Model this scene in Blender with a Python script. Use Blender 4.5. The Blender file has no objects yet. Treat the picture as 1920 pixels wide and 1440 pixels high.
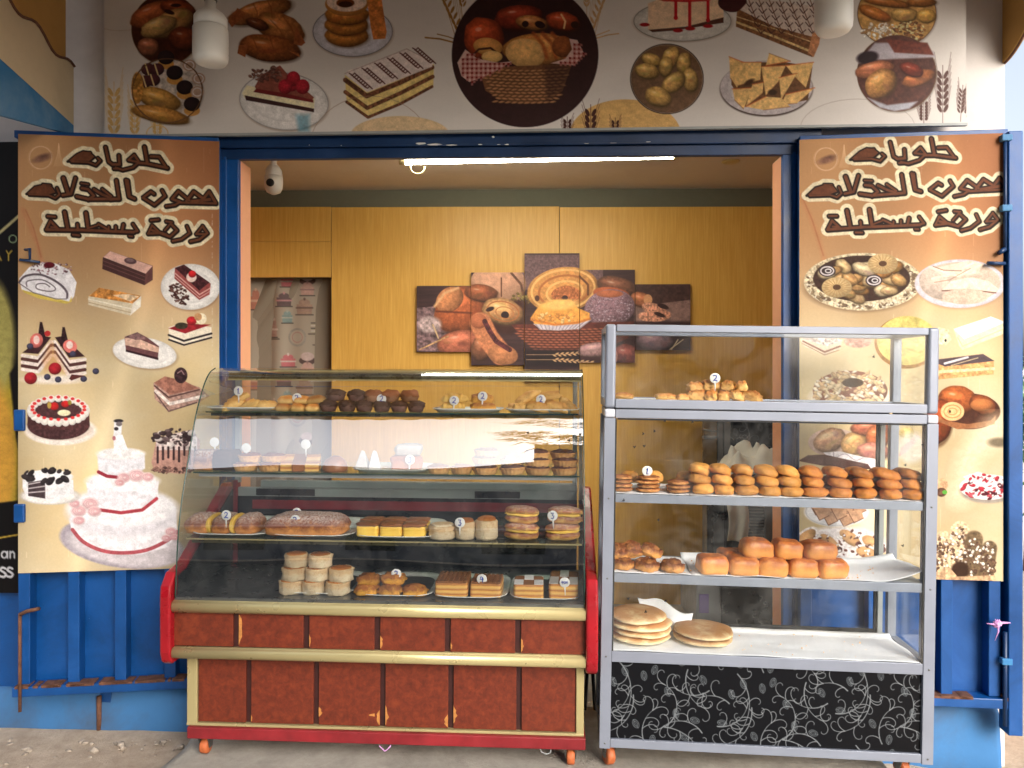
import bpy, bmesh, math, random
import numpy as np
from mathutils import Matrix, Vector, noise as mnoise
R = math.radians
PI = math.pi
scene = bpy.context.scene
COL = scene.collection

# ------------------------------------------------------------------ camera, world, sun, exposure
CAM = Vector((0.0, 0.0, 1.45)); FPX = 1400.0; HOR = 700.0
cam_data = bpy.data.cameras.new("camera"); cam = bpy.data.objects.new("camera", cam_data); COL.objects.link(cam)
cam.location = CAM; cam.rotation_euler = (R(90), 0, 0)
cam_data.sensor_fit = 'HORIZONTAL'; cam_data.sensor_width = 36.0; cam_data.lens = FPX / 1920 * 36.0
cam_data.shift_y = -(720 - HOR) / 1920; cam_data.clip_start = 0.05; cam_data.clip_end = 500
scene.camera = cam

SUN_EL, SUN_AZ = 27.0, 155.0
world = bpy.data.worlds.new("World"); scene.world = world; world.use_nodes = True
wn = world.node_tree; wn.nodes.clear()
sky = wn.nodes.new("ShaderNodeTexSky"); sky.sky_type = 'NISHITA'; sky.sun_disc = False
sky.sun_elevation = R(SUN_EL); sky.sun_rotation = R(SUN_AZ); sky.dust_density = 5.0; sky.air_density = 1.0; sky.ozone_density = 1.0
hs = wn.nodes.new("ShaderNodeHueSaturation"); hs.inputs['Saturation'].default_value = 0.5
bg = wn.nodes.new("ShaderNodeBackground"); bg.inputs[1].default_value = 0.15
wo = wn.nodes.new("ShaderNodeOutputWorld")
wn.links.new(sky.outputs[0], hs.inputs['Color']); wn.links.new(hs.outputs[0], bg.inputs[0]); wn.links.new(bg.outputs[0], wo.inputs[0])
sd = bpy.data.lights.new("sun", 'SUN'); sd.energy = 0.55; sd.angle = R(36); sd.color = (1.0, 0.985, 0.97)
sun = bpy.data.objects.new("sun", sd); COL.objects.link(sun)
_sv = Vector((math.sin(R(SUN_AZ)) * math.cos(R(SUN_EL)), math.cos(R(SUN_AZ)) * math.cos(R(SUN_EL)), math.sin(R(SUN_EL))))
sun.rotation_euler = _sv.to_track_quat('Z', 'Y').to_euler(); sun.location = (0, -3, 8)
vs = scene.view_settings
vs.view_transform = 'Standard'; vs.look = 'None'; vs.gamma = 1.0; vs.exposure = 1.22; vs.use_curve_mapping = False
scene.render.engine = 'CYCLES'
cy = scene.cycles
cy.max_bounces = 8; cy.transparent_max_bounces = 32; cy.diffuse_bounces = 4; cy.glossy_bounces = 4
cy.use_denoising = True; cy.caustics_reflective = False; cy.caustics_refractive = False; cy.sample_clamp_indirect = 6.0

# ------------------------------------------------------------------ frames
def frame(o, yaw_deg, roll_deg=0.0):
    """local x = right along the front, y = away from the street, z = up"""
    return Matrix.Translation(Vector(o)) @ Matrix.Rotation(R(-yaw_deg), 4, 'Z') @ Matrix.Rotation(R(roll_deg), 4, 'Y')
def hit(F, px, py, d=0.0):
    I = F.inverted(); c = I @ CAM
    q = (I.to_3x3() @ Vector(((px - 960) / FPX, 1.0, (HOR - py) / FPX)))
    t = (d - c.y) / q.y
    return c + q * t
def W(px, py, Y):
    return Vector(((px - 960) / FPX * Y, Y, 1.45 + (HOR - py) / FPX * Y))
WF = frame((0, 3.4, 0), 1.7)                 # the facade
ROOM = frame((0, 4.72, 0), 1.0)              # the room's back wall
CF = frame((-0.5, 2.80, 0), 2.9, 0.25)       # curved pastry case
BF = frame((0.93, 2.735, 0), 4.0, 0.9)       # aluminium cabinet

# ------------------------------------------------------------------ mesh builder
class MB:
    def __init__(s): s.v = []; s.f = []; s.sm = []
    def add(s, vs_, fs, smooth=False):
        b = len(s.v); s.v += [tuple(p) for p in vs_]
        for f in fs: s.f.append(tuple(b + i for i in f)); s.sm.append(smooth)
        return s
    def box(s, x0, x1, y0, y1, z0, z1, M=None):
        P = [Vector(p) for p in ((x0,y0,z0),(x1,y0,z0),(x1,y1,z0),(x0,y1,z0),(x0,y0,z1),(x1,y0,z1),(x1,y1,z1),(x0,y1,z1))]
        if M: P = [M @ p for p in P]
        return s.add(P, [(0,3,2,1),(4,5,6,7),(0,1,5,4),(1,2,6,5),(2,3,7,6),(3,0,4,7)])
    def prism(s, pts, axis, a0, a1, smooth=False):
        """extrude a 2-D outline along an axis; pts are the two other coordinates in order"""
        n = len(pts)
        def mk(p, a):
            return {'x': (a, p[0], p[1]), 'y': (p[0], a, p[1]), 'z': (p[0], p[1], a)}[axis]
        V = [mk(p, a0) for p in pts] + [mk(p, a1) for p in pts]
        F = [tuple(range(n))[::-1], tuple(range(n, 2 * n))]
        s.add(V, F)
        b = len(s.v) - 2 * n
        for i in range(n):
            j = (i + 1) % n; s.f.append((b + i, b + j, b + n + j, b + n + i)); s.sm.append(smooth)
        return s
    def tube(s, pts, r, seg=10, caps=True):
        pts = [Vector(p) for p in pts]; n = len(pts)
        rr = r if isinstance(r, (list, tuple)) else [r] * n
        V = []; prev = None
        for i, p in enumerate(pts):
            t = (pts[min(i + 1, n - 1)] - pts[max(i - 1, 0)])
            if t.length < 1e-9: t = Vector((0, 0, 1))
            t.normalize()
            if prev is None:
                a = Vector((0, 0, 1)) if abs(t.z) < 0.9 else Vector((1, 0, 0))
                u = t.cross(a).normalized()
            else:
                u = (prev - t * prev.dot(t)).normalized()
            prev = u; w = t.cross(u)
            for k in range(seg):
                an = 2 * PI * k / seg
                V.append(p + (u * math.cos(an) + w * math.sin(an)) * rr[i])
        F = []
        for i in range(n - 1):
            for k in range(seg):
                k2 = (k + 1) % seg
                F.append((i * seg + k, i * seg + k2, (i + 1) * seg + k2, (i + 1) * seg + k))
        s.add(V, F, True)
        if caps:
            b = len(s.v) - len(V)
            s.f.append(tuple(b + k for k in range(seg))[::-1]); s.sm.append(False)
            s.f.append(tuple(b + (n - 1) * seg + k for k in range(seg))); s.sm.append(False)
        return s
    def lathe(s, prof, seg=24, fn=None, M=None):
        """prof = [(r,z)...]; fn(angle,i) -> radius factor"""
        V = []
        for i, (r, z) in enumerate(prof):
            for k in range(seg):
                an = 2 * PI * k / seg; q = r * (fn(an, i) if fn else 1)
                V.append(Vector((q * math.cos(an), q * math.sin(an), z)))
        if M: V = [M @ p for p in V]
        F = []
        n = len(prof)
        for i in range(n - 1):
            for k in range(seg):
                k2 = (k + 1) % seg
                F.append((i * seg + k, i * seg + k2, (i + 1) * seg + k2, (i + 1) * seg + k))
        F.append(tuple(range(seg))[::-1]); F.append(tuple((n - 1) * seg + k for k in range(seg)))
        return s.add(V, F, True)
    def blob(s, rx, ry, rz, e=2.4, cut=0.45, nz=0.05, ns=2.0, seed=0, seg=20, rings=12, fn=None, M=None, ev=2.2):
        """rounded lump standing on z=0"""
        V = []; F = []
        off = Vector((seed * 3.71, seed * 1.37, seed * 7.9))
        def se(c, q): return math.copysign(abs(c) ** (2.0 / q), c)
        for i in range(rings + 1):
            ph = -PI / 2 + PI * i / rings
            for k in range(seg):
                th = 2 * PI * k / seg
                d = Vector((se(math.cos(ph), ev) * se(math.cos(th), e), se(math.cos(ph), ev) * se(math.sin(th), e), se(math.sin(ph), ev)))
                g = 1 + nz * (mnoise.noise(d * ns + off) * 2 + mnoise.noise(d * ns * 3.1 + off) * .9 + mnoise.noise(d * ns * 7 + off) * .45)
                p = Vector((d.x * rx * g, d.y * ry * g, d.z * rz * g))
                if p.z < -rz * cut: p.z = -rz * cut
                p.z += rz * cut
                if fn: p = fn(p, d)
                V.append(p)
        if M: V = [M @ p for p in V]
        for i in range(rings):
            for k in range(seg):
                k2 = (k + 1) % seg
                F.append((i * seg + k, i * seg + k2, (i + 1) * seg + k2, (i + 1) * seg + k))
        return s.add(V, F, True)
    def sheet(s, fn, nu, nv, thick=0.0):
        V = [fn(i / nu, j / nv) for j in range(nv + 1) for i in range(nu + 1)]
        F = [(j*(nu+1)+i, j*(nu+1)+i+1, (j+1)*(nu+1)+i+1, (j+1)*(nu+1)+i) for j in range(nv) for i in range(nu)]
        return s.add(V, F, True)
    def each(s, name, mat, parent=None, M=None, **kw):
        """one object per separate piece"""
        par = list(range(len(s.v)))
        def find(i):
            while par[i] != i: par[i] = par[par[i]]; i = par[i]
            return i
        for f in s.f:
            a = find(f[0])
            for i in f[1:]: par[find(i)] = a
        groups = {}
        for k, f in enumerate(s.f): groups.setdefault(find(f[0]), []).append(k)
        out = []
        for ks in groups.values():
            used = sorted({i for k in ks for i in s.f[k]}); mp = {v: n for n, v in enumerate(used)}
            q = MB(); q.v = [s.v[i] for i in used]; q.f = [tuple(mp[i] for i in s.f[k]) for k in ks]; q.sm = [s.sm[k] for k in ks]
            out.append(q.obj(name, mat, parent, M, **kw))
        return out
    def obj(s, name, mat, parent=None, M=None, bevel=0.0, seg=2, solid=0.0, sub=0):
        me = bpy.data.meshes.new(name); me.from_pydata(s.v, [], s.f)
        me.polygons.foreach_set('use_smooth', s.sm)
        me.materials.append(mat); me.update()
        o = bpy.data.objects.new(name, me); COL.objects.link(o)
        if parent: o.parent = parent
        if M is not None: o.matrix_world = M
        if solid:
            m = o.modifiers.new('thickness', 'SOLIDIFY'); m.thickness = solid; m.offset = 0
        if bevel:
            m = o.modifiers.new('bevel', 'BEVEL'); m.width = bevel; m.segments = seg; m.limit_method = 'ANGLE'; m.angle_limit = R(40)
        if sub:
            m = o.modifiers.new('smooth', 'SUBSURF'); m.levels = sub; m.render_levels = sub
        return o
def tag(o, label=None, cat=None, group=None, kind=None):
    if label: o['label'] = label
    if cat: o['category'] = cat
    if group: o['group'] = group
    if kind: o['kind'] = kind
    return o
def thing(name, M, label, cat, group=None):
    o = bpy.data.objects.new(name, None); COL.objects.link(o); o.empty_display_size = 0.05
    o.matrix_world = M
    return tag(o, label, cat, group)
def dup(o, M, label=None, group=None, cat=None):
    c = o.copy(); COL.objects.link(c); c.matrix_world = M
    for ch in o.children:
        d = ch.copy(); COL.objects.link(d); d.parent = c; d.matrix_parent_inverse = Matrix(); 
        for g in ch.children:
            h = g.copy(); COL.objects.link(h); h.parent = d
    if label: c['label'] = label
    if group: c['group'] = group
    if cat: c['category'] = cat
    return c

# ------------------------------------------------------------------ materials
def lin(c):
    return tuple(((x / 12.92) if x <= 0.04045 else ((x + 0.055) / 1.055) ** 2.4) for x in c)
def rgb(r, g, b): return lin((r / 255, g / 255, b / 255))
class NT:
    def __init__(s, name):
        s.m = bpy.data.materials.new(name); s.m.use_nodes = True; s.t = s.m.node_tree; s.t.nodes.clear()
        s.out = s.n("ShaderNodeOutputMaterial"); s.p = s.n("ShaderNodeBsdfPrincipled")
        s.l(s.p.outputs[0], s.out.inputs[0])
    def n(s, k, **kw):
        q = s.t.nodes.new(k)
        for a, b in kw.items(): setattr(q, a, b)
        return q
    def l(s, a, b): s.t.links.new(a, b)
    def coord(s, which='Object'):
        return s.n("ShaderNodeTexCoord").outputs[which]
    def noise(s, scale, detail=4, rough=0.55, co=None, dist=0.0):
        q = s.n("ShaderNodeTexNoise"); q.inputs['Scale'].default_value = scale; q.inputs['Detail'].default_value = detail
        q.inputs['Roughness'].default_value = rough; q.inputs['Distortion'].default_value = dist
        if co is not None: s.l(co, q.inputs['Vector'])
        return q.outputs['Fac']
    def ramp(s, fac, stops):
        q = s.n("ShaderNodeValToRGB"); e = q.color_ramp.elements
        while len(e) < len(stops): e.new(0.5)
        for i, (p, c) in enumerate(stops):
            e[i].position = p; e[i].color = (c if len(c) == 4 else (*c, 1)) if not isinstance(c, (int, float)) else (c, c, c, 1)
        s.l(fac, q.inputs[0]); return q.outputs[0]
    def mix(s, fac, a, b, mode='MIX'):
        q = s.n("ShaderNodeMix", data_type='RGBA', blend_type=mode)
        for sock, v in ((q.inputs['Factor'], fac), (q.inputs['A'], a), (q.inputs['B'], b)):
            if hasattr(v, 'is_linked') or hasattr(v, 'links'): s.l(v, sock)
            elif isinstance(v, (int, float)): sock.default_value = v
            else: sock.default_value = (*v, 1) if len(v) == 3 else v
        return q.outputs['Result']
    def math(s, op, a, b=0.0):
        q = s.n("ShaderNodeMath", operation=op)
        for i, v in enumerate((a, b)):
            if isinstance(v, (int, float)): q.inputs[i].default_value = v
            else: s.l(v, q.inputs[i])
        return q.outputs[0]
    def bump(s, h, strength=0.3, dist=0.002):
        q = s.n("ShaderNodeBump"); q.inputs['Strength'].default_value = strength; q.inputs['Distance'].default_value = dist
        s.l(h, q.inputs['Height']); s.l(q.outputs[0], s.p.inputs['Normal'])
    def map(s, co, scale):
        q = s.n("ShaderNodeMapping"); q.inputs['Scale'].default_value = scale; s.l(co, q.inputs[0]); return q.outputs[0]
    def sep(s, co):
        q = s.n("ShaderNodeSeparateXYZ"); s.l(co, q.inputs[0]); return q.outputs
    def set(s, color=None, rough=None, metal=None, spec=None):
        if color is not None:
            if isinstance(color, (tuple, list)): s.p.inputs['Base Color'].default_value = (*color, 1)
            else: s.l(color, s.p.inputs['Base Color'])
        if rough is not None:
            if isinstance(rough, (int, float)): s.p.inputs['Roughness'].default_value = rough
            else: s.l(rough, s.p.inputs['Roughness'])
        if metal is not None: s.p.inputs['Metallic'].default_value = metal
        if spec is not None: s.p.inputs['Specular IOR Level'].default_value = spec
        return s.m
def simple(name, c, rough=0.5, metal=0.0, var=0.12, scale=12.0, bump=0.0, spec=0.5, c2=None):
    """plain stuff with a little tone and gloss variation"""
    t = NT(name); co = t.coord()
    n = t.noise(scale, 5, 0.6, co)
    a = tuple(x * (1 - var) for x in c); b = c2 or tuple(min(1, x * (1 + var)) for x in c)
    t.set(t.ramp(n, [(0.3, a), (0.7, b)]), t.ramp(t.noise(scale * 2.3, 3, 0.5, co), [(0.3, max(0.02, rough - 0.08)), (0.7, min(1, rough + 0.1))]), metal, spec)
    if bump: t.bump(t.noise(scale * 6, 4, 0.6, co), bump, 0.003)
    return t.m
def emis(name, c, s):
    t = NT(name); e = t.n("ShaderNodeEmission"); e.inputs[0].default_value = (*c, 1); e.inputs[1].default_value = s
    t.l(e.outputs[0], t.out.inputs[0]); return t.m
def glass(name, tint=(0.97, 0.99, 0.98), ior=1.5, rough=0.0, dirt=0.04):
    """thin pane: clear with a Fresnel reflection and a trace of grime"""
    t = NT(name); t.t.nodes.remove(t.p)
    tr = t.n("ShaderNodeBsdfTransparent"); tr.inputs[0].default_value = (*tint, 1)
    gl = t.n("ShaderNodeBsdfGlossy"); gl.inputs['Roughness'].default_value = rough; gl.inputs[0].default_value = (1, 1, 1, 1)
    fr = t.n("ShaderNodeFresnel"); ge = t.n("ShaderNodeNewGeometry")   # same reflectance from both sides of the thin pane
    mr = t.n("ShaderNodeMapRange"); t.l(ge.outputs['Backfacing'], mr.inputs[0]); mr.inputs[3].default_value = ior; mr.inputs[4].default_value = 1.0 / ior
    t.l(mr.outputs[0], fr.inputs[0])
    mx = t.n("ShaderNodeMixShader"); t.l(fr.outputs[0], mx.inputs[0]); t.l(tr.outputs[0], mx.inputs[1]); t.l(gl.outputs[0], mx.inputs[2])
    df = t.n("ShaderNodeBsdfDiffuse"); df.inputs[0].default_value = (0.6, 0.6, 0.58, 1)
    co = t.coord(); dn = t.noise(6, 6, 0.7, co, 0.8)
    dm = t.ramp(dn, [(0.42, 0.0), (0.75, dirt)])
    m2 = t.n("ShaderNodeMixShader"); t.l(dm, m2.inputs[0]); t.l(mx.outputs[0], m2.inputs[1]); t.l(df.outputs[0], m2.inputs[2])
    t.l(m2.outputs[0], t.out.inputs[0]); return t.m
def attr_mat(name, rough=0.45, gain=1.0, bump=0.0, spec=0.4, wrinkle=True):
    t = NT(name); a = t.n("ShaderNodeAttribute"); a.attribute_name = 'print'
    g = t.mix(1.0, a.outputs['Color'], (gain, gain, gain), 'MULTIPLY')
    t.set(g, rough, 0, spec)
    if wrinkle: t.bump(t.noise(3.5, 4, 0.55, t.map(t.coord(), (1, 1, 0.45))), 0.35, 0.02)
    return t.m

# ------------------------------------------------------------------ 2-D painter for printed sheets (colours per vertex of a fine grid)
def _hash(ix, iy, seed):
    h = (ix.astype(np.int64) * 374761393 + iy.astype(np.int64) * 668265263 + seed * 974634777) & 0x7fffffff
    h = ((h ^ (h >> 13)) * 1274126177) & 0x7fffffff
    return ((h ^ (h >> 16)) & 0xffff) / 65535.0
def vnoise(x, y, seed=0):
    ix = np.floor(x); iy = np.floor(y); fx = x - ix; fy = y - iy
    fx = fx * fx * (3 - 2 * fx); fy = fy * fy * (3 - 2 * fy)
    a = _hash(ix, iy, seed); b = _hash(ix + 1, iy, seed); c = _hash(ix, iy + 1, seed); d = _hash(ix + 1, iy + 1, seed)
    return (a + (b - a) * fx) * (1 - fy) + (c + (d - c) * fx) * fy
def fbm(x, y, seed=0, o=4):
    s = 0; a = 0.5
    for k in range(o):
        s = s + a * vnoise(x, y, seed + k * 17); x = x * 2.03; y = y * 2.03; a *= 0.5
    return s / (1 - 0.5 ** o)
class Paint:
    """X,Y = picture-unit coordinates of every grid vertex"""
    def __init__(s, X, Y, base=(200, 190, 180)):
        s.X = X; s.Y = Y; s.C = np.empty(X.shape + (3,), np.float32); s.C[:] = np.array(base) / 255.0
        s.o = (0, 0); s.s = 1.0; s.A = None; s.k = 0; s.rnd = random.Random(5)
        s.step = max(abs(X[0, 1] - X[0, 0]), abs(Y[1, 0] - Y[0, 0]))
    def tf(s, ox, oy, sc, A=None): s.o = (ox, oy); s.s = sc; s.A = A
    def T(s, p):
        x, y = p
        if s.A: x, y = s.A(x, y)
        return (s.o[0] + x / s.s, s.o[1] + y / s.s)
    def sl(s, x0, y0, x1, y1):
        h, w = s.X.shape
        xr = s.X[h // 2]; yc0 = s.Y[:, 0]; yc1 = s.Y[:, -1]
        m = 6 * s.step
        xa = np.minimum(s.X[0], s.X[-1]); xb = np.maximum(s.X[0], s.X[-1])
        i = np.where((xb > x0 - m) & (xa < x1 + m))[0]
        j = np.where((np.maximum(yc0, yc1) > y0 - m) & (np.minimum(yc0, yc1) < y1 + m))[0]
        if len(i) == 0 or len(j) == 0: return None
        return (slice(j[0], j[-1] + 1), slice(i[0], i[-1] + 1))
    def put(s, q, m, col, tex, ts, x, y):
        s.k += 1
        c = np.array(col, np.float32) / 255.0
        if c.ndim == 1: c = np.broadcast_to(c, m.shape + (3,))
        if tex:
            n = fbm(x / ts, y / ts, s.k) - 0.5
            c = c * (1 + 2.2 * tex * n)[..., None]
        if m.size > 60: c = c * (1 + 0.20 * (fbm(x / 9.0, y / 7.0, s.k + 3, 3) - 0.5) + 0.12 * (vnoise(x / 1.5, y / 1.5, s.k) - 0.5))[..., None]
        m = np.clip(m, 0, 1)[..., None]
        s.C[q] = s.C[q] * (1 - m) + np.clip(c, 0, 1.2) * m
    def e(s, cx, cy, rx, ry, col, rot=0, soft=1.2, tex=0.0, ts=5, dome=0.0, edge=0.0, a=1.0, wob=0.0):
        cx, cy = s.T((cx, cy)); rx /= s.s; ry /= s.s
        r = max(rx, ry) * 1.25 + 3
        q = s.sl(cx - r, cy - r, cx + r, cy + r)
        if q is None: return
        x = s.X[q]; y = s.Y[q]; cr, sr = math.cos(R(rot)), math.sin(R(rot))
        u = (x - cx) * cr + (y - cy) * sr; v = -(x - cx) * sr + (y - cy) * cr
        d = np.sqrt((u / rx) ** 2 + (v / ry) ** 2)
        if wob: d = d + wob * (vnoise(x / (rx * .4 + .1), y / (ry * .4 + .1), s.k) - 0.5)
        m = np.clip((1 - d) * min(rx, ry) / soft + 0.5, 0, 1) * a
        c = np.broadcast_to(np.array(col, np.float32), m.shape + (3,))
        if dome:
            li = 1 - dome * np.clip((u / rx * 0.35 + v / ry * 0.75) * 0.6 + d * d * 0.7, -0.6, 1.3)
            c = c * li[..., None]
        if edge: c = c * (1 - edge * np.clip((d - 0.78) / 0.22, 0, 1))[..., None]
        s.put(q, m, c, tex, ts, x, y)
    def ring(s, cx, cy, rx, ry, w, col, a=1.0, rot=0, tex=0):
        n = 40; P = []
        for i in range(n + 1):
            t = 2 * PI * i / n; u, v = rx * math.cos(t), ry * math.sin(t)
            P.append((cx + u * math.cos(R(rot)) - v * math.sin(R(rot)), cy + u * math.sin(R(rot)) + v * math.cos(R(rot))))
        s.l(P, w, col, a=a, tex=tex)
    def _inside(s, P, x, y):
        d = np.full(x.shape, 1e9); ins = np.zeros(x.shape, bool); n = len(P)
        for i in range(n):
            x0, y0 = P[i]; x1, y1 = P[(i + 1) % n]
            ex, ey = x1 - x0, y1 - y0; L = ex * ex + ey * ey + 1e-9
            t = np.clip(((x - x0) * ex + (y - y0) * ey) / L, 0, 1)
            d = np.minimum(d, (x - x0 - t * ex) ** 2 + (y - y0 - t * ey) ** 2)
            if y0 != y1:
                ins ^= ((y0 > y) != (y1 > y)) & (x < (x1 - x0) * (y - y0) / (y1 - y0) + x0)
        d = np.sqrt(d); return np.where(ins, -d, d)
    def p(s, pts, col, soft=1.2, tex=0.0, ts=5, a=1.0, grad=None, wob=0.0):
        P = [s.T(p) for p in pts]
        xs = [p[0] for p in P]; ys = [p[1] for p in P]
        q = s.sl(min(xs), min(ys), max(xs), max(ys))
        if q is None: return
        x = s.X[q]; y = s.Y[q]; d = s._inside(P, x, y)
        if wob: d = d + wob * (fbm(x / 3.0, y / 3.0, s.k) - 0.5)
        m = np.clip(0.5 - d / soft, 0, 1) * a
        c = np.broadcast_to(np.array(col, np.float32), m.shape + (3,))
        if grad is not None:
            t = np.clip((y - min(ys)) / (max(ys) - min(ys)), 0, 1)[..., None]; c = c * (1 - t) + np.array(grad, np.float32) * t
        s.put(q, m, c, tex, ts, x, y)
    def l(s, pts, w, col, soft=1.2, a=1.0, tex=0, taper=None):
        P = [s.T(p) for p in pts]; w = w / s.s / 2
        if 5 <= len(P) < 30:
            Q = []
            for i in range(len(P) - 1):
                a_, b_, c_, d_ = P[max(i - 1, 0)], P[i], P[i + 1], P[min(i + 2, len(P) - 1)]
                for k in range(4):
                    t_ = k / 4; Q.append(tuple(.5 * (2*b_[j] + (c_[j]-a_[j])*t_ + (2*a_[j]-5*b_[j]+4*c_[j]-d_[j])*t_*t_ + (-a_[j]+3*b_[j]-3*c_[j]+d_[j])*t_**3) for j in (0, 1)))
            P = Q + [P[-1]]
        xs = [p[0] for p in P]; ys = [p[1] for p in P]
        q = s.sl(min(xs) - w, min(ys) - w, max(xs) + w, max(ys) + w)
        if q is None: return
        x = s.X[q]; y = s.Y[q]; m = np.zeros(x.shape); n = len(P) - 1
        for i in range(n):
            x0, y0 = P[i]; x1, y1 = P[i + 1]; ex, ey = x1 - x0, y1 - y0; L = ex * ex + ey * ey + 1e-9
            t = np.clip(((x - x0) * ex + (y - y0) * ey) / L, 0, 1)
            d = np.sqrt((x - x0 - t * ex) ** 2 + (y - y0 - t * ey) ** 2)
            ww = w if taper is None else w * (1 - (1 - taper) * (i + t) / n)
            m = np.maximum(m, np.clip((ww - d) / soft + 0.5, 0, 1))
        s.put(q, m * a, col, tex, 4, x, y)
    def specks(s, cx, cy, rx, ry, n, r0, r1, cols, seed=1, a=1.0, asp=0.6, dome=0.3, rot=0, rim=None):
        g = random.Random(seed)
        for _ in range(n):
            t = g.random() * 2 * PI; q = math.sqrt(g.random()) if rim is None else g.uniform(rim, 1)
            u, v = q * rx * math.cos(t), q * ry * math.sin(t)
            x = cx + u * math.cos(R(rot)) - v * math.sin(R(rot)); y = cy + u * math.sin(R(rot)) + v * math.cos(R(rot))
            r = g.uniform(r0, r1); s.e(x, y, r, r * asp * g.uniform(.7, 1.3), g.choice(cols), rot=g.uniform(-60, 60), dome=dome, a=a)
    def sdf(s, strokes, polys, q, x, y):
        d = np.full(x.shape, 1e9)
        for pts, w in strokes:
            P = [s.T(p) for p in pts]; w = w * .84 / s.s / 2
            for i in range(len(P) - 1):
                x0, y0 = P[i]; x1, y1 = P[i + 1]; ex, ey = x1 - x0, y1 - y0; L = ex * ex + ey * ey + 1e-9
                t = np.clip(((x - x0) * ex + (y - y0) * ey) / L, 0, 1)
                d = np.minimum(d, np.sqrt((x - x0 - t * ex) ** 2 + (y - y0 - t * ey) ** 2) - w)
        for pts in polys: d = np.minimum(d, s._inside([s.T(p) for p in pts], x, y))
        return d
    def letters(s, strokes, polys):
        pts = [s.T(p) for st in strokes for p in st[0]] + [s.T(p) for po in polys for p in po]
        xs = [p[0] for p in pts]; ys = [p[1] for p in pts]
        q = s.sl(min(xs) - 16, min(ys) - 16, max(xs) + 16, max(ys) + 16)
        if q is None: return
        x = s.X[q]; y = s.Y[q]; d = s.sdf(strokes, polys, q, x, y)
        ds = s.sdf(strokes, polys, q, x - 0.7, y - 1.1)
        for dd, off, col in ((d, 8.8, (228, 214, 180)), (np.minimum(d, ds), 1.6, (32, 19, 15)), (d, -1.1, (104, 60, 38))):
            m = np.clip((off - dd) / 1.4 + 0.5, 0, 1); s.put(q, m, col, 0.10, 5, x, y)
def painted(name, F, u0, u1, v0, v1, d, step, paint, mat, parent=None, thick=0.003, edge=(60, 50, 45), depth=None, base=(200, 190, 180), M=None):
    """a flat (or, with depth(u,v), rippled) printed sheet: fine grid in front, closed sides and back"""
    nu = max(2, int(round((u1 - u0) / step))); nv = max(2, int(round((v1 - v0) / step)))
    u = np.linspace(u0, u1, nu + 1); v = np.linspace(v1, v0, nv + 1)
    U, V = np.meshgrid(u, v); D = np.full(U.shape, d) if depth is None else d + depth(U, V)
    L = np.stack([U, D, V], -1).reshape(-1, 3)
    m = np.array(F); Wd = L @ m[:3, :3].T + m[:3, 3]
    z = Wd[:, 1]; X = (960 + FPX * Wd[:, 0] / z).reshape(U.shape); Y = (HOR - FPX * (Wd[:, 2] - 1.45) / z).reshape(U.shape)
    P = Paint(X, Y, base); paint(P)
    C = np.clip(P.C, 0, 1).reshape(-1, 3); C = np.where(C <= 0.04045, C / 12.92, ((C + 0.055) / 1.055) ** 2.4)
    idx = np.arange((nu + 1) * (nv + 1)).reshape(nv + 1, nu + 1)
    quads = np.stack([idx[:-1, :-1], idx[1:, :-1], idx[1:, 1:], idx[:-1, 1:]], -1).reshape(-1, 4)
    n0 = len(L)
    # rim strip + back face
    per = np.concatenate([idx[0, :-1], idx[:-1, -1], idx[-1, :0:-1], idx[:0:-1, 0]])
    Lf = L[per]; Lb = Lf.copy(); Lb[:, 1] += thick
    k = len(per); f0 = n0 + np.arange(k); b0 = n0 + k + np.arange(k)
    side = np.stack([f0, np.roll(f0, -1), np.roll(b0, -1), b0], -1)
    allv = np.concatenate([L, Lf, Lb]); e = np.array(lin(tuple(x / 255 for x in edge)))
    cols = np.concatenate([C, np.tile(e, (2 * k, 1))])
    me = bpy.data.meshes.new(name)
    me.vertices.add(len(allv)); me.vertices.foreach_set('co', allv.astype(np.float32).ravel())
    loops = np.concatenate([quads.ravel(), side.ravel(), b0])
    starts = np.concatenate([np.arange(len(quads) + len(side)) * 4, [(len(quads) + len(side)) * 4]])
    tot = np.concatenate([np.full(len(quads) + len(side), 4), [k]])
    me.loops.add(len(loops)); me.loops.foreach_set('vertex_index', loops.astype(np.int32))
    me.polygons.add(len(starts)); me.polygons.foreach_set('loop_start', starts.astype(np.int32)); me.polygons.foreach_set('loop_total', tot.astype(np.int32))
    me.update(calc_edges=True)
    sm = np.zeros(len(starts), bool); sm[:len(quads)] = depth is not None; me.polygons.foreach_set('use_smooth', sm)
    ca = me.color_attributes.new('print', 'FLOAT_COLOR', 'POINT')
    ca.data.foreach_set('color', np.concatenate([cols, np.ones((len(cols), 1))], 1).astype(np.float32).ravel())
    me.materials.append(mat); me.validate()
    o = bpy.data.objects.new(name, me); COL.objects.link(o)
    if parent: o.parent = parent
    else: o.matrix_world = F
    return o
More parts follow.
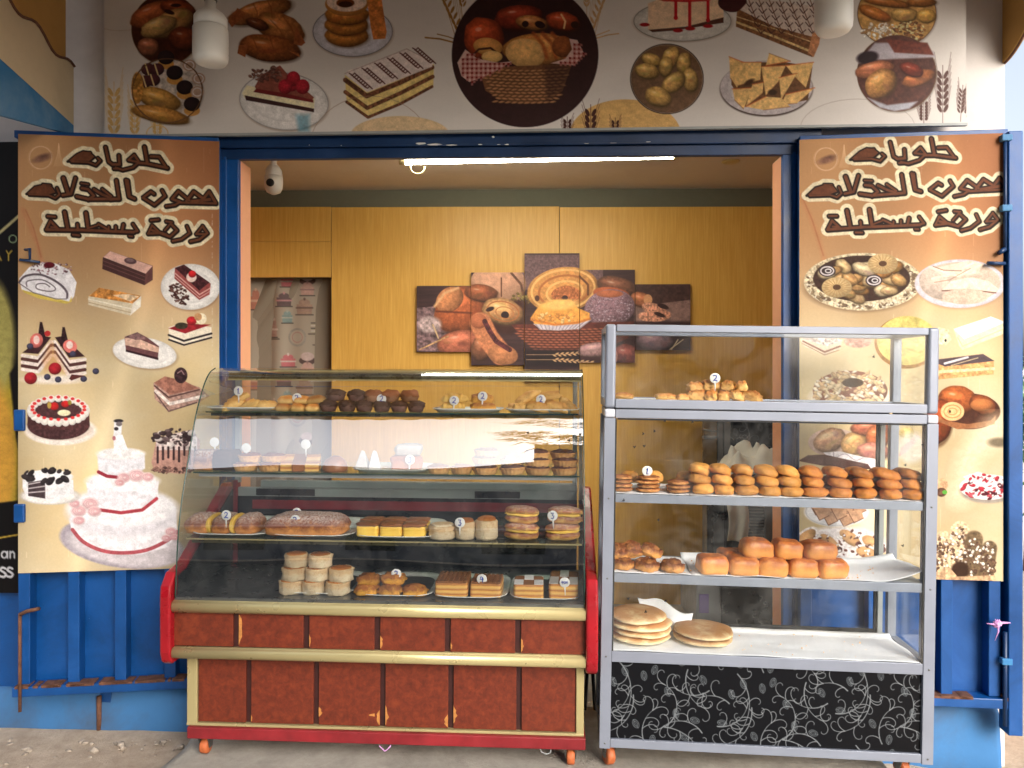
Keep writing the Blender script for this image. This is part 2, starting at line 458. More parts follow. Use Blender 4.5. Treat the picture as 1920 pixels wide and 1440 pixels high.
# ------------------------------------------------------------------ the prints
def arabic(P, ox, oy, A=None):
    P.tf(ox, oy, 4.174, A)
    w = 34
    P.letters([  # first line
        ([(1310,312),(1150,278),(1080,272)], 34), ([(1180,222),(1245,225),(1300,308)], 32), ([(1130,148),(1152,270)], 38),
        ([(1085,262),(1050,210),(1005,250),(1085,268),(1040,308),(960,328),(905,310)], 30), ([(930,215),(935,285),(880,285),(850,262),(825,150)], 34),
        ([(890,318),(925,320)], 26), ([(765,235),(785,255),(750,290),(690,268),(560,262)], 28), ([(640,195),(705,195)], 26)],
        [[(525,262),(600,200),(650,178),(705,188),(745,225),(700,262)]])
    P.letters([  # second line, right word
        ([(1690,590),(1400,582),(1370,602),(1300,612)], 30), ([(1688,586),(1636,498),(1575,575)], 36), ([(1600,560),(1515,498),(1460,570)], 36),
        ([(1480,565),(1395,495),(1345,555),(1410,578)], 34), ([(1640,560),(1500,575)], 40),
        ([(1268,488),(1292,532),(1208,602),(1118,545),(1180,498),(1205,515)], 32)], [])
    P.letters([  # second line, left word
        ([(985,408),(1008,535),(1052,553)], 36), ([(1000,410),(1015,530)], 30), ([(910,410),(932,555),(690,556),(600,535)], 36), ([(930,558),(860,562)], 26),
        ([(800,478),(870,535)], 30), ([(735,480),(800,520),(860,545)], 34), ([(640,470),(690,480),(735,530),(690,560)], 34), ([(635,432),(690,440)], 24),
        ([(495,392),(535,515)], 42), ([(590,390),(555,515),(490,525)], 34), ([(445,470),(465,520),(432,548),(380,525),(230,518)], 28), ([(335,442),(395,448)], 22)],
        [[(203,516),(270,455),(345,438),(405,455),(440,505),(380,525)]])
    P.letters([  # third line, right word
        ([(1585,768),(1622,822),(1560,872),(1490,888)], 32), ([(1585,768),(1535,830),(1600,830)], 28), ([(1462,768),(1485,822),(1420,870),(1352,884)], 30),
        ([(1335,748),(1385,800),(1330,850),(1250,822),(1160,826)], 32), ([(1335,748),(1290,800)], 26), ([(1160,826),(1190,762),(1245,815)], 30),
        ([(1180,722),(1240,716)], 30), ([(1300,730),(1345,738)], 28), ([(1190,800),(1300,835)], 34)], [])
    P.letters([  # third line, left word
        ([(362,795),(640,798),(1045,815)], 36), ([(1040,752),(1075,805),(1030,815)], 32), ([(965,755),(955,805)], 34), ([(905,770),(905,805)], 30), ([(850,772),(850,805)], 28),
        ([(672,665),(690,790)], 40), ([(770,752),(845,795)], 30), ([(690,785),(765,760)], 26), ([(505,658),(530,790)], 40), ([(605,752),(610,800)], 32),
        ([(570,835),(618,840)], 30), ([(1010,845),(1035,848)], 26), ([(362,795),(395,728),(455,792)], 34), ([(372,690),(430,694)], 30), ([(400,775),(440,780)], 30)], [])

def rightmap(x, y):
    return (1.057 * (x - 525) + 555, y + 28 - (x - 525) * 0.083)

def banner_ground(P, x0, x1):
    X = (P.X - x0) / (x1 - x0); Y = (P.Y - 250) / 830.0
    a = np.array((168, 108, 70.)); b = np.array((206, 156, 108.)); c = np.array((224, 196, 144.)); d = np.array((230, 215, 182.))
    t = np.clip(Y * 1.25, 0, 1)
    top = a + (b - a) * np.clip(1.15 - X * 1.15 + Y * 1.1, 0, 1)[..., None]
    low = c + (d - c) * (fbm(P.X / 110, P.Y / 70, 3))[..., None]
    s = np.clip((Y - 0.2) / 0.33, 0, 1); s = (s * s * (3 - 2 * s))[..., None]
    C = top * (1 - s) + low * s
    wv = np.sin(X * 7 + np.sin(Y * 6) * 1.2 + 1.0) * 0.5 + 0.5
    C = C * (0.82 + 0.20 * wv)[..., None]; C = C * (1.04 - 0.20 * np.abs(X - 0.5) ** 1.5 * 2.0)[..., None] ** 1.0
    fold = np.exp(-((X - 0.52 - 0.22 * np.sin(Y * 3.2 + 1.4)) / 0.05) ** 2); C = C * (1 + 0.10 * fold)[..., None]
    sc_ = (vnoise(P.X / 1.6, P.Y / 40, 77) > .93) & (vnoise(P.X / 30, P.Y / 30, 12) > .6); C = C + sc_[..., None] * 14
    C = C * (0.98 + 0.05 * fbm(P.X / 2.2, P.Y / 2.2, 8))[..., None]
    P.C[:] = C / 255.0

def emblem(P):
    P.ring(*P.em, 11 * 4.174 * 1.9, 11 * 4.174 * 1.9, 6, (240, 205, 170), a=.7)
    x, y = P.em
    P.ring(x, y, 98, 92, 4, (236, 190, 150), a=.5)
    P.e(x + 6, y + 8, 70, 24, (120, 84, 74), rot=-14, soft=5, tex=.25, a=.75)
    P.e(x + 26, y - 16, 44, 14, (110, 76, 66), rot=-14, soft=5, tex=.25, a=.7)
    for k in range(-4, 5):
        P.l([(x + 140 + k * 9, y + 66), (x + 142 + k * 3, y - 20 - 30 * (1 - abs(k) / 5)), (x + 142, y - 110)], 3, (245, 205, 160), a=.45)

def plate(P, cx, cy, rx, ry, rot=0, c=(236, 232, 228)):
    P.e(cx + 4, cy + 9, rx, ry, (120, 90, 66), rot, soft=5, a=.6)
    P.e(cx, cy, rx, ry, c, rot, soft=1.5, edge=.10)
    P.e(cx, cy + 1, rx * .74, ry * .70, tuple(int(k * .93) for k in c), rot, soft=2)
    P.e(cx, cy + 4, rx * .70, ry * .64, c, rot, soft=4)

def left_banner(P):
    banner_ground(P, 32, 412)
    P.tf(0, 240, 4.174)
    P.l([(180, 640), (230, 760), (290, 900), (330, 1060)], 26, (190, 120, 84), soft=8, a=.55)
    P.l([(200, 640), (262, 780), (322, 1010)], 6, (160, 92, 66), soft=3, a=.7)
    P.em = (318, 232); emblem(P)
    arabic(P, 0, 240)
    for k in range(26):
        y = 610 + k * 52 + P.rnd.uniform(-20, 20); P.l([(1662, y), (1660, y + P.rnd.uniform(6, 30))], 4, (235, 226, 215), a=.5)
    # --- pastries (picture of them), drawn on the sheet
    P.tf(0, 460, 4.174)
    P.p([(150,260),(230,170),(330,135),(430,140),(540,190),(600,290),(580,400),(540,445),(400,430),(170,350)], (238,234,238), tex=.05)
    P.p([(170,345),(200,355),(540,440),(560,400),(560,440),(520,458),(300,415),(190,370)], (214,190,90))
    P.l([(150,290),(200,240),(320,230),(450,290),(520,360),(525,410)], 17, (96,84,92), tex=.2)
    P.l([(210,320),(215,280),(330,270),(420,320),(430,350),(380,360),(290,340),(290,305),(350,300),(390,325)], 9, (110,100,106))
    P.l([(155,300),(260,370),(440,420),(520,420)], 8, (120,110,116))
    P.specks(400, 180, 170, 50, 60, 4, 11, [(110,70,80),(170,120,130),(200,180,190)], 3)
    P.e(385, 155, 44, 24, (92, 22, 34), tex=.3)
    # chocolate bar cake
    P.p([(805,95),(860,45),(1195,160),(1195,270),(1130,312),(800,185)], (74,46,46))
    P.p([(808,92),(862,45),(1195,162),(1140,222)], (214,170,156), tex=.05)
    P.p([(1140,222),(1195,162),(1195,270),(1130,312)], (104,66,64), tex=.1)
    P.l([(806,120),(1138,248)], 5, (112,76,70)); P.l([(804,150),(1134,276)], 5, (112,76,70))
    P.e(1020,122,48,24,(88,62,66), rot=8, edge=.3); P.e(1018,116,30,14,(122,96,98), rot=8)
    # custard slice
    P.p([(692,400),(775,330),(1105,395),(1100,480),(1018,550),(690,465)], (214,200,172))
    P.p([(695,398),(775,330),(1105,395),(1040,455)], (196,132,66), tex=.45, ts=6)
    P.p([(880,390),(1000,380),(1090,400),(1020,440)], (226,196,160), tex=.3)
    P.l([(694,420),(1030,498)], 10, (240,232,214)); P.l([(694,446),(1026,528)], 6, (170,150,120)); P.p([(1040,455),(1105,395),(1100,480),(1018,550)], (238,230,216))
    P.ring(900,398,205,62,2,(160,140,120), a=.3)
    # plate with a slice, top right
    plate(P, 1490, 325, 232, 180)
    P.p([(1368,180),(1440,152),(1650,300),(1640,385),(1560,428),(1365,260)], (150,74,72), tex=.15)
    P.p([(1368,176),(1440,150),(1640,290),(1560,355)], (70,34,38), tex=.5, ts=3)
    P.l([(1366,215),(1562,385),(1645,335)], 9, (222,170,160)); P.l([(1366,240),(1562,410),(1642,360)], 5, (226,180,170))
    P.e(1498,250,40,38,(240,214,204)); P.e(1505,225,30,28,(214,40,44), dome=.3)
    P.specks(1400,380,60,95,90,5,15,[(88,50,44),(70,38,36),(120,80,70)],5, rot=-35)
    # layered triangle, berries
    P.p([(1320,640),(1400,615),(1655,640),(1655,725),(1440,788),(1325,740)], (238,226,206))
    P.p([(1320,650),(1420,612),(1652,620),(1450,690)], (150,36,44), tex=.2)
    P.l([(1320,702),(1440,748),(1655,690)], 16, (46,38,40), tex=.2); P.l([(1322,738),(1440,780),(1655,722)], 14, (46,38,40), tex=.2)
    P.e(1420,630,50,26,(60,52,40), tex=.4); P.e(1500,590,40,34,(196,40,48), dome=.3, tex=.2); P.e(1575,575,42,44,(240,226,196)); P.e(1550,560,30,30,(200,150,104))
    # plate with a mousse slice
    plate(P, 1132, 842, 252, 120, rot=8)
    P.p([(975,720),(1075,680),(1150,720),(1245,790),(1235,895),(985,825)], (108,70,72), tex=.15)
    P.p([(978,725),(1060,720),(1245,800),(1240,840),(980,780)], (216,178,158), tex=.2)
    P.p([(975,715),(1075,680),(1160,735),(1060,740)], (122,92,92), tex=.4); P.p([(985,815),(1240,880),(1238,898),(985,832)], (52,28,34))
    # two-pointed layer cake with strawberries
    P.e(430,1050,230,34,(238,226,214), soft=6)
    for q, sx in (((175,840,400,720,300,985), 1), ((665,870,430,720,540,1040), -1)):
        xa, ya, xb, yb, xc, yc = q
        P.p([(xa,ya),(xb-sx*60,yb-10),(xb,yb),(xc,ya+10+0*sx)], (62,36,40), tex=.2)
        for k in range(5):
            o = k * 27
            c = ((238,224,216),(86,52,50))[k % 2]
            P.l([(xa,ya+22+o),(xc+sx*0,ya+42+o),(xb-sx*(-2),yb+34+o*1.0)], 26, c, tex=.12)
    P.p([(400,740),(440,830),(520,1000),(420,960),(350,990),(330,900)], (214,150,92), a=.5, soft=8)
    for x, y in ((318,650),(495,690)): P.p([(x-25,y+100),(x-6,y-50),(x+12,y-50),(x+45,y+90)], (50,30,34), tex=.5, ts=3)
    P.e(285,745,50,58,(228,120,112), rot=20, dome=.2, tex=.1); P.e(285,740,24,34,(246,214,206)); P.e(548,790,56,50,(232,128,118), rot=30); P.e(545,780,26,30,(248,222,214)); P.e(372,690,24,22,(190,50,50))
    for x, y, r in ((240,1040,50),(430,965,50)): P.e(x,y,r,r*.95,(176,38,48), dome=.4, tex=.15)
    for x, y in ((370,1030),(455,1050),(655,1045),(750,985),(235,790),(570,850)): P.e(x,y,26,24,(74,72,96), dome=.4)
    P.p([(560,1010),(665,1020),(560,1058),(540,1045)], (88,44,40))
    # brownie block with a shell
    P.p([(1200,1080),(1300,1030),(1560,1110),(1640,1180),(1560,1230),(1320,1300),(1210,1200)], (170,136,124), tex=.35)
    P.p([(1205,1075),(1290,1025),(1440,1060),(1560,1120),(1330,1170)], (160,108,92), tex=.25)
    P.l([(1210,1100),(1320,1190),(1560,1130)], 11, (84,56,54)); P.l([(1210,1150),(1320,1300),(1540,1230)], 10, (96,72,70), tex=.4); P.l([(1220,1140),(1330,1240),(1600,1180)], 26, (226,212,204), tex=.2)
    P.e(1415,1018,52,62,(58,38,42), tex=.5, ts=4); P.l([(1390,1000),(1420,980),(1440,1010)], 8, (150,120,120))
    # cherry cake
    P.tf(0, 720, 3.789)
    P.e(430,330,255,105,(240,230,220), soft=3); P.e(430,322,228,80,(222,204,190), soft=3)
    P.e(415,290,222,106,(76,48,50), tex=.35, ts=4); P.p([(195,190),(635,190),(637,300),(610,330),(220,320),(196,290)], (84,52,52), tex=.35)
    P.e(415,190,222,100,(238,228,218)); P.e(415,182,166,66,(82,52,54), tex=.25)
    for k in range(24):
        t = 2 * PI * k / 24; x, y = 415 + 196 * math.cos(t), 184 + 88 * math.sin(t)
        P.e(x, y + 6, 27, 26, (243,236,228), dome=.12)
    for k in range(22):
        t = 2 * PI * (k + .5) / 22; P.e(415 + 186 * math.cos(t), 172 + 80 * math.sin(t), 14, 11, (220,60,60))
    P.e(385,158,32,28,(206,44,44), dome=.3); P.e(465,142,30,24,(206,44,44), dome=.3); P.e(455,205,46,22,(244,236,196)); P.e(350,150,14,24,(190,160,80)); P.e(495,132,14,18,(150,130,60))
    # three-tier wedding cake
    P.e(860,1130,440,175,(170,160,170), rot=8, soft=3, tex=.1); P.e(900,1150,420,140,(214,206,210), rot=8, soft=6)
    P.p([(490,960),(560,860),(1160,790),(1250,880),(1262,1060),(1190,1160),(1000,1210),(760,1200),(600,1120),(510,1040)], (242,238,242), tex=.03, soft=3)
    P.e(870,905,392,175,(226,222,228), soft=10); P.e(870,880,385,130,(247,244,247), soft=6)
    P.l([(515,1035),(590,1120),(720,1182),(870,1200),(1040,1180),(1190,1110),(1258,1050)], 26, (178,84,92), tex=.15)
    P.p([(612,700),(1128,690),(1118,820),(1050,880),(860,905),(700,880),(625,800)], (238,234,240), tex=.04, soft=2.5); P.e(870,690,258,70,(246,243,246), soft=4)
    P.l([(715,895),(860,915),(1010,895),(1112,815)], 24, (170,60,70), tex=.15)
    P.p([(690,500),(1028,490),(1030,600),(960,650),(860,665),(740,650),(700,620)], (232,230,236), tex=.05, soft=2.5); P.e(858,495,168,42,(243,240,240), soft=3)
    P.l([(700,625),(760,655),(830,662)], 24, (150,46,60))
    for x, y, r in ((970,650,60),(880,665,48),(1050,660,44),(640,850,60),(560,900,56),(670,905,50),(560,970,44),(850,700,36),(1215,1050,44),(1180,1095,34),(1240,1090,30),(530,850,40)):
        P.e(x, y, r, r * .75, (236,206,206), dome=.12, soft=3, a=.9)
        for q in range(3): P.ring(x + 3 * q, y, r * (.75 - .22 * q), r * (.5 - .14 * q), 6, (206,140,146), a=.6)
    P.p([(805,360),(870,360),(910,470),(810,470)], (245,242,246)); P.p([(812,262),(868,262),(862,360),(806,370)], (238,236,240)); P.e(842,262,34,13,(48,42,46)); P.e(826,318,16,13,(52,46,50)); P.e(810,385,12,16,(176,110,120)); P.e(846,284,22,16,(120,110,112))
    # black and white cut cake
    P.e(355,795,212,62,(246,240,236), soft=3, edge=.2); P.p([(160,680),(520,680),(525,780),(430,820),(320,820),(190,800),(160,740)], (240,238,240)); P.e(340,660,180,50,(246,244,246))
    P.p([(200,700),(320,680),(322,815),(200,795)], (70,56,60), tex=.2)
    for k in range(3): P.l([(205,712+k*30),(318,690+k*36)], 9, (190,180,182))
    P.specks(340,650,180,44,26,18,36,[(58,50,52),(44,38,42)],9, rim=.75)
    # drip cake by the case
    P.p([(1075,560),(1110,400),(1200,360),(1360,330),(1420,400),(1420,600),(1290,640),(1100,620)], (190,146,132), tex=.15)
    P.p([(1110,400),(1200,360),(1340,330),(1400,380),(1400,470),(1110,470)], (226,208,204), tex=.3)
    P.specks(1240,380,150,60,60,10,30,[(74,56,58),(110,90,92),(226,214,210),(60,44,48)],11)
    for x in range(1120,1400,38): P.l([(x,450),(x,500+P.rnd.uniform(0,70))], 16, (60,40,44))
    P.specks(1220,610,160,22,60,6,15,[(90,64,62),(150,110,100)],12)

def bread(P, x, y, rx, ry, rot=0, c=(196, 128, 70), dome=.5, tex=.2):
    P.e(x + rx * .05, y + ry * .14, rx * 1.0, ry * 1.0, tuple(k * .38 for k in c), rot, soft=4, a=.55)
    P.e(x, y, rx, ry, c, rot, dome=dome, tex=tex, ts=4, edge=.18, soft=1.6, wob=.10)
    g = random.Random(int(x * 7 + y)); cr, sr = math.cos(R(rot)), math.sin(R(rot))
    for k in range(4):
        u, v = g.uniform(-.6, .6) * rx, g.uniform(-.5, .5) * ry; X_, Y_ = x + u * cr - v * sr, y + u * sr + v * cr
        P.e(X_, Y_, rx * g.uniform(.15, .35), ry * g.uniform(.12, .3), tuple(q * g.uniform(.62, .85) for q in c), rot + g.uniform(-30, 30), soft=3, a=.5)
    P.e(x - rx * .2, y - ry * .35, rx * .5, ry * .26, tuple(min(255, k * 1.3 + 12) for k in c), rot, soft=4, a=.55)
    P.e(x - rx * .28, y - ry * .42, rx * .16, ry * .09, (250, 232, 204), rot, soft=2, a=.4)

def right_banner(P):
    banner_ground(P, 1500, 1882)
    P.tf(1460, 230, 4.174)
    P.l([(160, 560), (240, 720), (310, 900), (365, 1100)], 30, (188, 124, 84), soft=9, a=.5)
    P.l([(175, 560), (262, 760), (350, 1040)], 6, (150, 86, 60), soft=3, a=.6)
    P.em = (370, 285); emblem(P)
    arabic(P, 1460, 230, rightmap)
    P.tf(1460, 460, 4.174)
    # dish of cookies
    P.e(650,320,460,205,(120,96,72), soft=6, a=.6); P.e(660,285,462,225,(206,190,158), tex=.35, ts=3)
    P.specks(660,290,440,205,200,8,20,[(150,128,100),(232,220,196),(120,98,78)],21, rim=.86)
    P.e(650,260,380,180,(62,42,34), tex=.2)
    g = random.Random(4)
    for k in range(34):
        t = g.random() * 6.28; q = math.sqrt(g.random()) * .86
        bread(P, 650 + 360*q*math.cos(t), 262 + 165*q*math.sin(t), g.uniform(60,100), g.uniform(34,50), g.uniform(-20,40), g.choice([(206,172,124),(196,150,96),(180,126,70),(214,188,148)]))
    for x, y in ((815,145),(455,330)):
        P.e(x,y,118,80,(206,176,126), tex=.1, dome=.25)
        for k in range(20):
            t = 2*PI*k/20; P.l([(x+40*math.cos(t),y+26*math.sin(t)),(x+108*math.cos(t),y+72*math.sin(t))], 5, (160,122,78), a=.8)
        P.e(x,y-2,32,22,(90,62,42))
    for x, y in ((380,200),(745,275)):
        P.e(x,y,66,46,(58,46,46)); P.ring(x,y,50,32,10,(216,206,206)); P.ring(x+8,y,22,14,8,(226,220,220)); 
    # folded pastry sheets on a plate
    P.e(1420,310,355,190,(150,120,90), soft=6, a=.5); P.e(1420,300,355,190,(222,214,222), edge=.12); P.e(1420,292,318,162,(206,184,166), tex=.06)
    P.e(1240,300,150,110,(216,196,180), rot=30, tex=.08, dome=.2); P.p([(1200,180),(1500,120),(1600,150),(1560,220),(1300,250)], (226,206,186), tex=.05)
    for a_, b_, c_ in (((1180,170),(1400,240),(1600,150)),((1200,260),(1330,230),(1520,140))): P.l([a_,b_,c_], 16, (238,220,200)); 
    P.l([(1210,165),(1290,195),(1430,200)], 7, (150,116,96)); P.l([(1220,290),(1340,270),(1500,180)], 8, (160,126,106), a=.7)
    P.p([(1280,350),(1350,280),(1500,250),(1640,280),(1720,340),(1690,370),(1500,345)], (232,216,196), tex=.06)
    P.l([(1280,356),(1480,346),(1700,372)], 10, (120,84,74)); P.e(1460,400,180,62,(206,184,164), tex=.1)
    # round pie behind the case frame, white block, layered bar
    P.e(1000,760,250,205,(150,104,50), tex=.2); P.e(1005,745,236,192,(206,190,112), tex=.18, ts=8)
    P.p([(1250,640),(1330,660),(1350,740),(1310,780),(1240,770)], (232,216,176), tex=.25); P.e(1306,745,10,12,(60,60,60))
    P.p([(1370,655),(1660,560),(1775,600),(1765,690),(1440,818),(1415,790)], (232,220,182)); P.p([(1370,655),(1660,558),(1775,602),(1452,735)], (238,232,234)); P.l([(1400,720),(1440,790),(1770,650)], 8, (214,196,150))
    P.p([(1180,900),(1600,850),(1685,905),(1682,1010),(1250,1050),(1160,960)], (214,160,104), tex=.3, ts=4); P.p([(1180,900),(1600,850),(1690,905),(1300,948)], (84,70,74)); P.l([(1300,925),(1480,875)], 16, (216,210,212)); P.l([(1350,940),(1560,880)], 5, (220,196,150)); P.l([(1250,990),(1680,965)], 22, (238,206,158), tex=.2)
    # torn layered squares left, slice and ring cake
    P.p([(165,735),(300,700),(500,740),(480,810),(365,865),(200,790)], (226,206,182)); P.l([(190,750),(360,835),(480,790)], 14, (130,84,66)); P.l([(180,765),(360,858),(470,820)], 6, (150,110,84)); P.p([(180,730),(300,690),(500,740),(380,790)], (214,196,190), tex=.5, ts=4)
    P.e(620,750,110,52,(196,146,130), tex=.3)
    P.e(560,1190,320,120,(236,224,208), soft=5); P.e(560,1140,292,158,(150,102,84), tex=.12, dome=.25)
    P.specks(560,1130,282,150,230,16,34,[(234,212,176),(226,196,150),(214,180,140),(244,232,212)],31, asp=.45)
    P.e(580,1075,84,36,(66,46,30), tex=.2)
    # basket with roll, right edge
    P.tf(1460, 460, 4.174)
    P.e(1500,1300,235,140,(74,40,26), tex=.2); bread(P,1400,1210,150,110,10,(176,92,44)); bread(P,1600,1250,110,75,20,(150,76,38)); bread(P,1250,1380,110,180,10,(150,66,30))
    P.e(1360,1300,92,74,(232,186,130), tex=.08); P.ring(1360,1300,66,50,7,(196,120,70)); P.ring(1360,1300,36,26,6,(196,120,70)); P.e(1340,1300,9,12,(60,40,30))
    P.p([(1230,1320),(1300,1370),(1480,1400),(1660,1370),(1700,1330),(1690,1400),(1560,1430),(1400,1440),(1250,1380)], (150,96,60), tex=.15)
    P.e(1590,1250,90,50,(190,116,64), dome=.4)
    # lower part
    P.tf(1460, 760, 4.174)
    P.l([(1700,150),(1500,400),(1420,700)], 190, (240,226,196), soft=30, a=.5)
    P.e(1720,290,80,36,(96,84,66), soft=6, a=.8)
    P.e(1640,670,220,96,(150,140,130), soft=4); P.e(1640,640,225,98,(238,232,230), tex=.08); P.specks(1640,650,200,80,80,10,28,[(178,46,60),(196,80,90),(246,242,240),(90,30,40)],41, asp=.5)
    P.p([(1440,560),(1560,520),(1700,560),(1760,600),(1600,640)], (236,226,226), tex=.2); P.specks(1600,570,120,36,40,8,20,[(178,46,60),(240,236,236)],42)
    P.e(1275,620,50,50,(214,170,130), tex=.3); P.e(1275,680,40,36,(88,60,46), tex=.4); P.e(1300,680,20,16,(90,160,60))
    # croissants basket behind glass
    P.e(430,290,200,110,(226,196,180), tex=.15, dome=.2); bread(P,400,270,130,90,-20,(226,176,140)); bread(P,590,295,105,90,-30,(228,176,116)); bread(P,720,180,160,60,0,(190,110,80)); bread(P,770,250,90,100,0,(190,104,60)); bread(P,740,360,130,70,5,(206,130,110))
    P.p([(350,370),(480,360),(640,400),(830,430),(830,500),(600,480),(420,430)], (232,226,230), tex=.15); P.l([(430,370),(440,410),(520,380),(600,430),(660,410)], 8, (170,160,170))
    P.p([(150,435),(230,390),(360,385),(700,460),(725,500),(560,500),(330,470)], (78,44,40), tex=.1)
    P.e(1000,215,60,44,(226,196,120), tex=.2, dome=.2); P.p([(940,400),(960,330),(1080,230),(1110,250),(1000,370)], (206,140,130), tex=.15)
    P.e(1040,330,110,120,(232,232,236), a=.6, soft=10)
    # plate of triangles
    P.e(450,830,250,120,(238,236,240), soft=3); P.ring(450,830,238,112,7,(190,190,196))
    for x, y in ((300,800),(400,790),(520,800),(620,800),(400,880),(520,890),(330,840),(470,840),(600,860)):
        P.p([(x-60,y-30),(x+50,y-45),(x+64,y+24),(x-10,y+60)], (196,150,116), tex=.15); P.l([(x-60,y-30),(x-10,y+60),(x+64,y+24)], 6, (110,70,50))
    # filled rolls with cream
    P.e(480,1080,360,130,(238,230,232), soft=8, tex=.1)
    for x, y, r in ((210,1040,-40),(400,1080,42),(560,1040,36),(740,1080,30),(700,1160,20)):
        P.e(x,y,120,62,(236,226,224), r, tex=.2); P.e(x,y,98,46,(214,164,112), r, dome=.3, tex=.08); P.e(x+70,y+50,30,26,(96,56,50), tex=.5)
    P.specks(500,1090,330,110,90,7,17,[(130,80,70),(246,240,240),(110,70,60)],51)
    # sugared logs
    for x0, y0, x1, y1, w in ((1290,1050,1260,1300,130),(1420,980,1400,1230,150),(1530,1050,1500,1320,140),(1650,1120,1620,1340,120)):
        P.l([(x0,y0),(x1,y1)], w, (214,186,150) if x0 < 1450 else (110,90,66), tex=.35, soft=3)
        P.specks((x0+x1)/2,(y0+y1)/2,w*.5,150,90,6,15,[(240,232,220),(120,90,70),(90,66,52)],x0, asp=.8)
    P.e(1420,1290,70,70,(56,36,24), soft=5); P.p([(1240,1290),(1330,1260),(1400,1340),(1690,1330),(1700,1370),(1240,1370)], (196,160,124), tex=.4)

def wheat(P, x, y, h, w, col, lean=0, n=6, a=1.0):
    for k in range(n):
        t = k / n; yy = y - h * (0.1 + 0.75 * t); xx = x + lean * t
        for sg in (-1, 1):
            P.e(xx + sg * w * .42, yy, w * .24, h / n * .50, col, rot=sg * 26, a=a, soft=.9)
            P.l([(xx + sg * w * .7, yy - h / n * .4), (xx + sg * w * 1.1 + lean * .3, yy - h * .42)], 3.2, col, a=a * .8)
    P.l([(x, y + h * .25), (x + lean, y - h * .9)], 4.5, col, a=a)

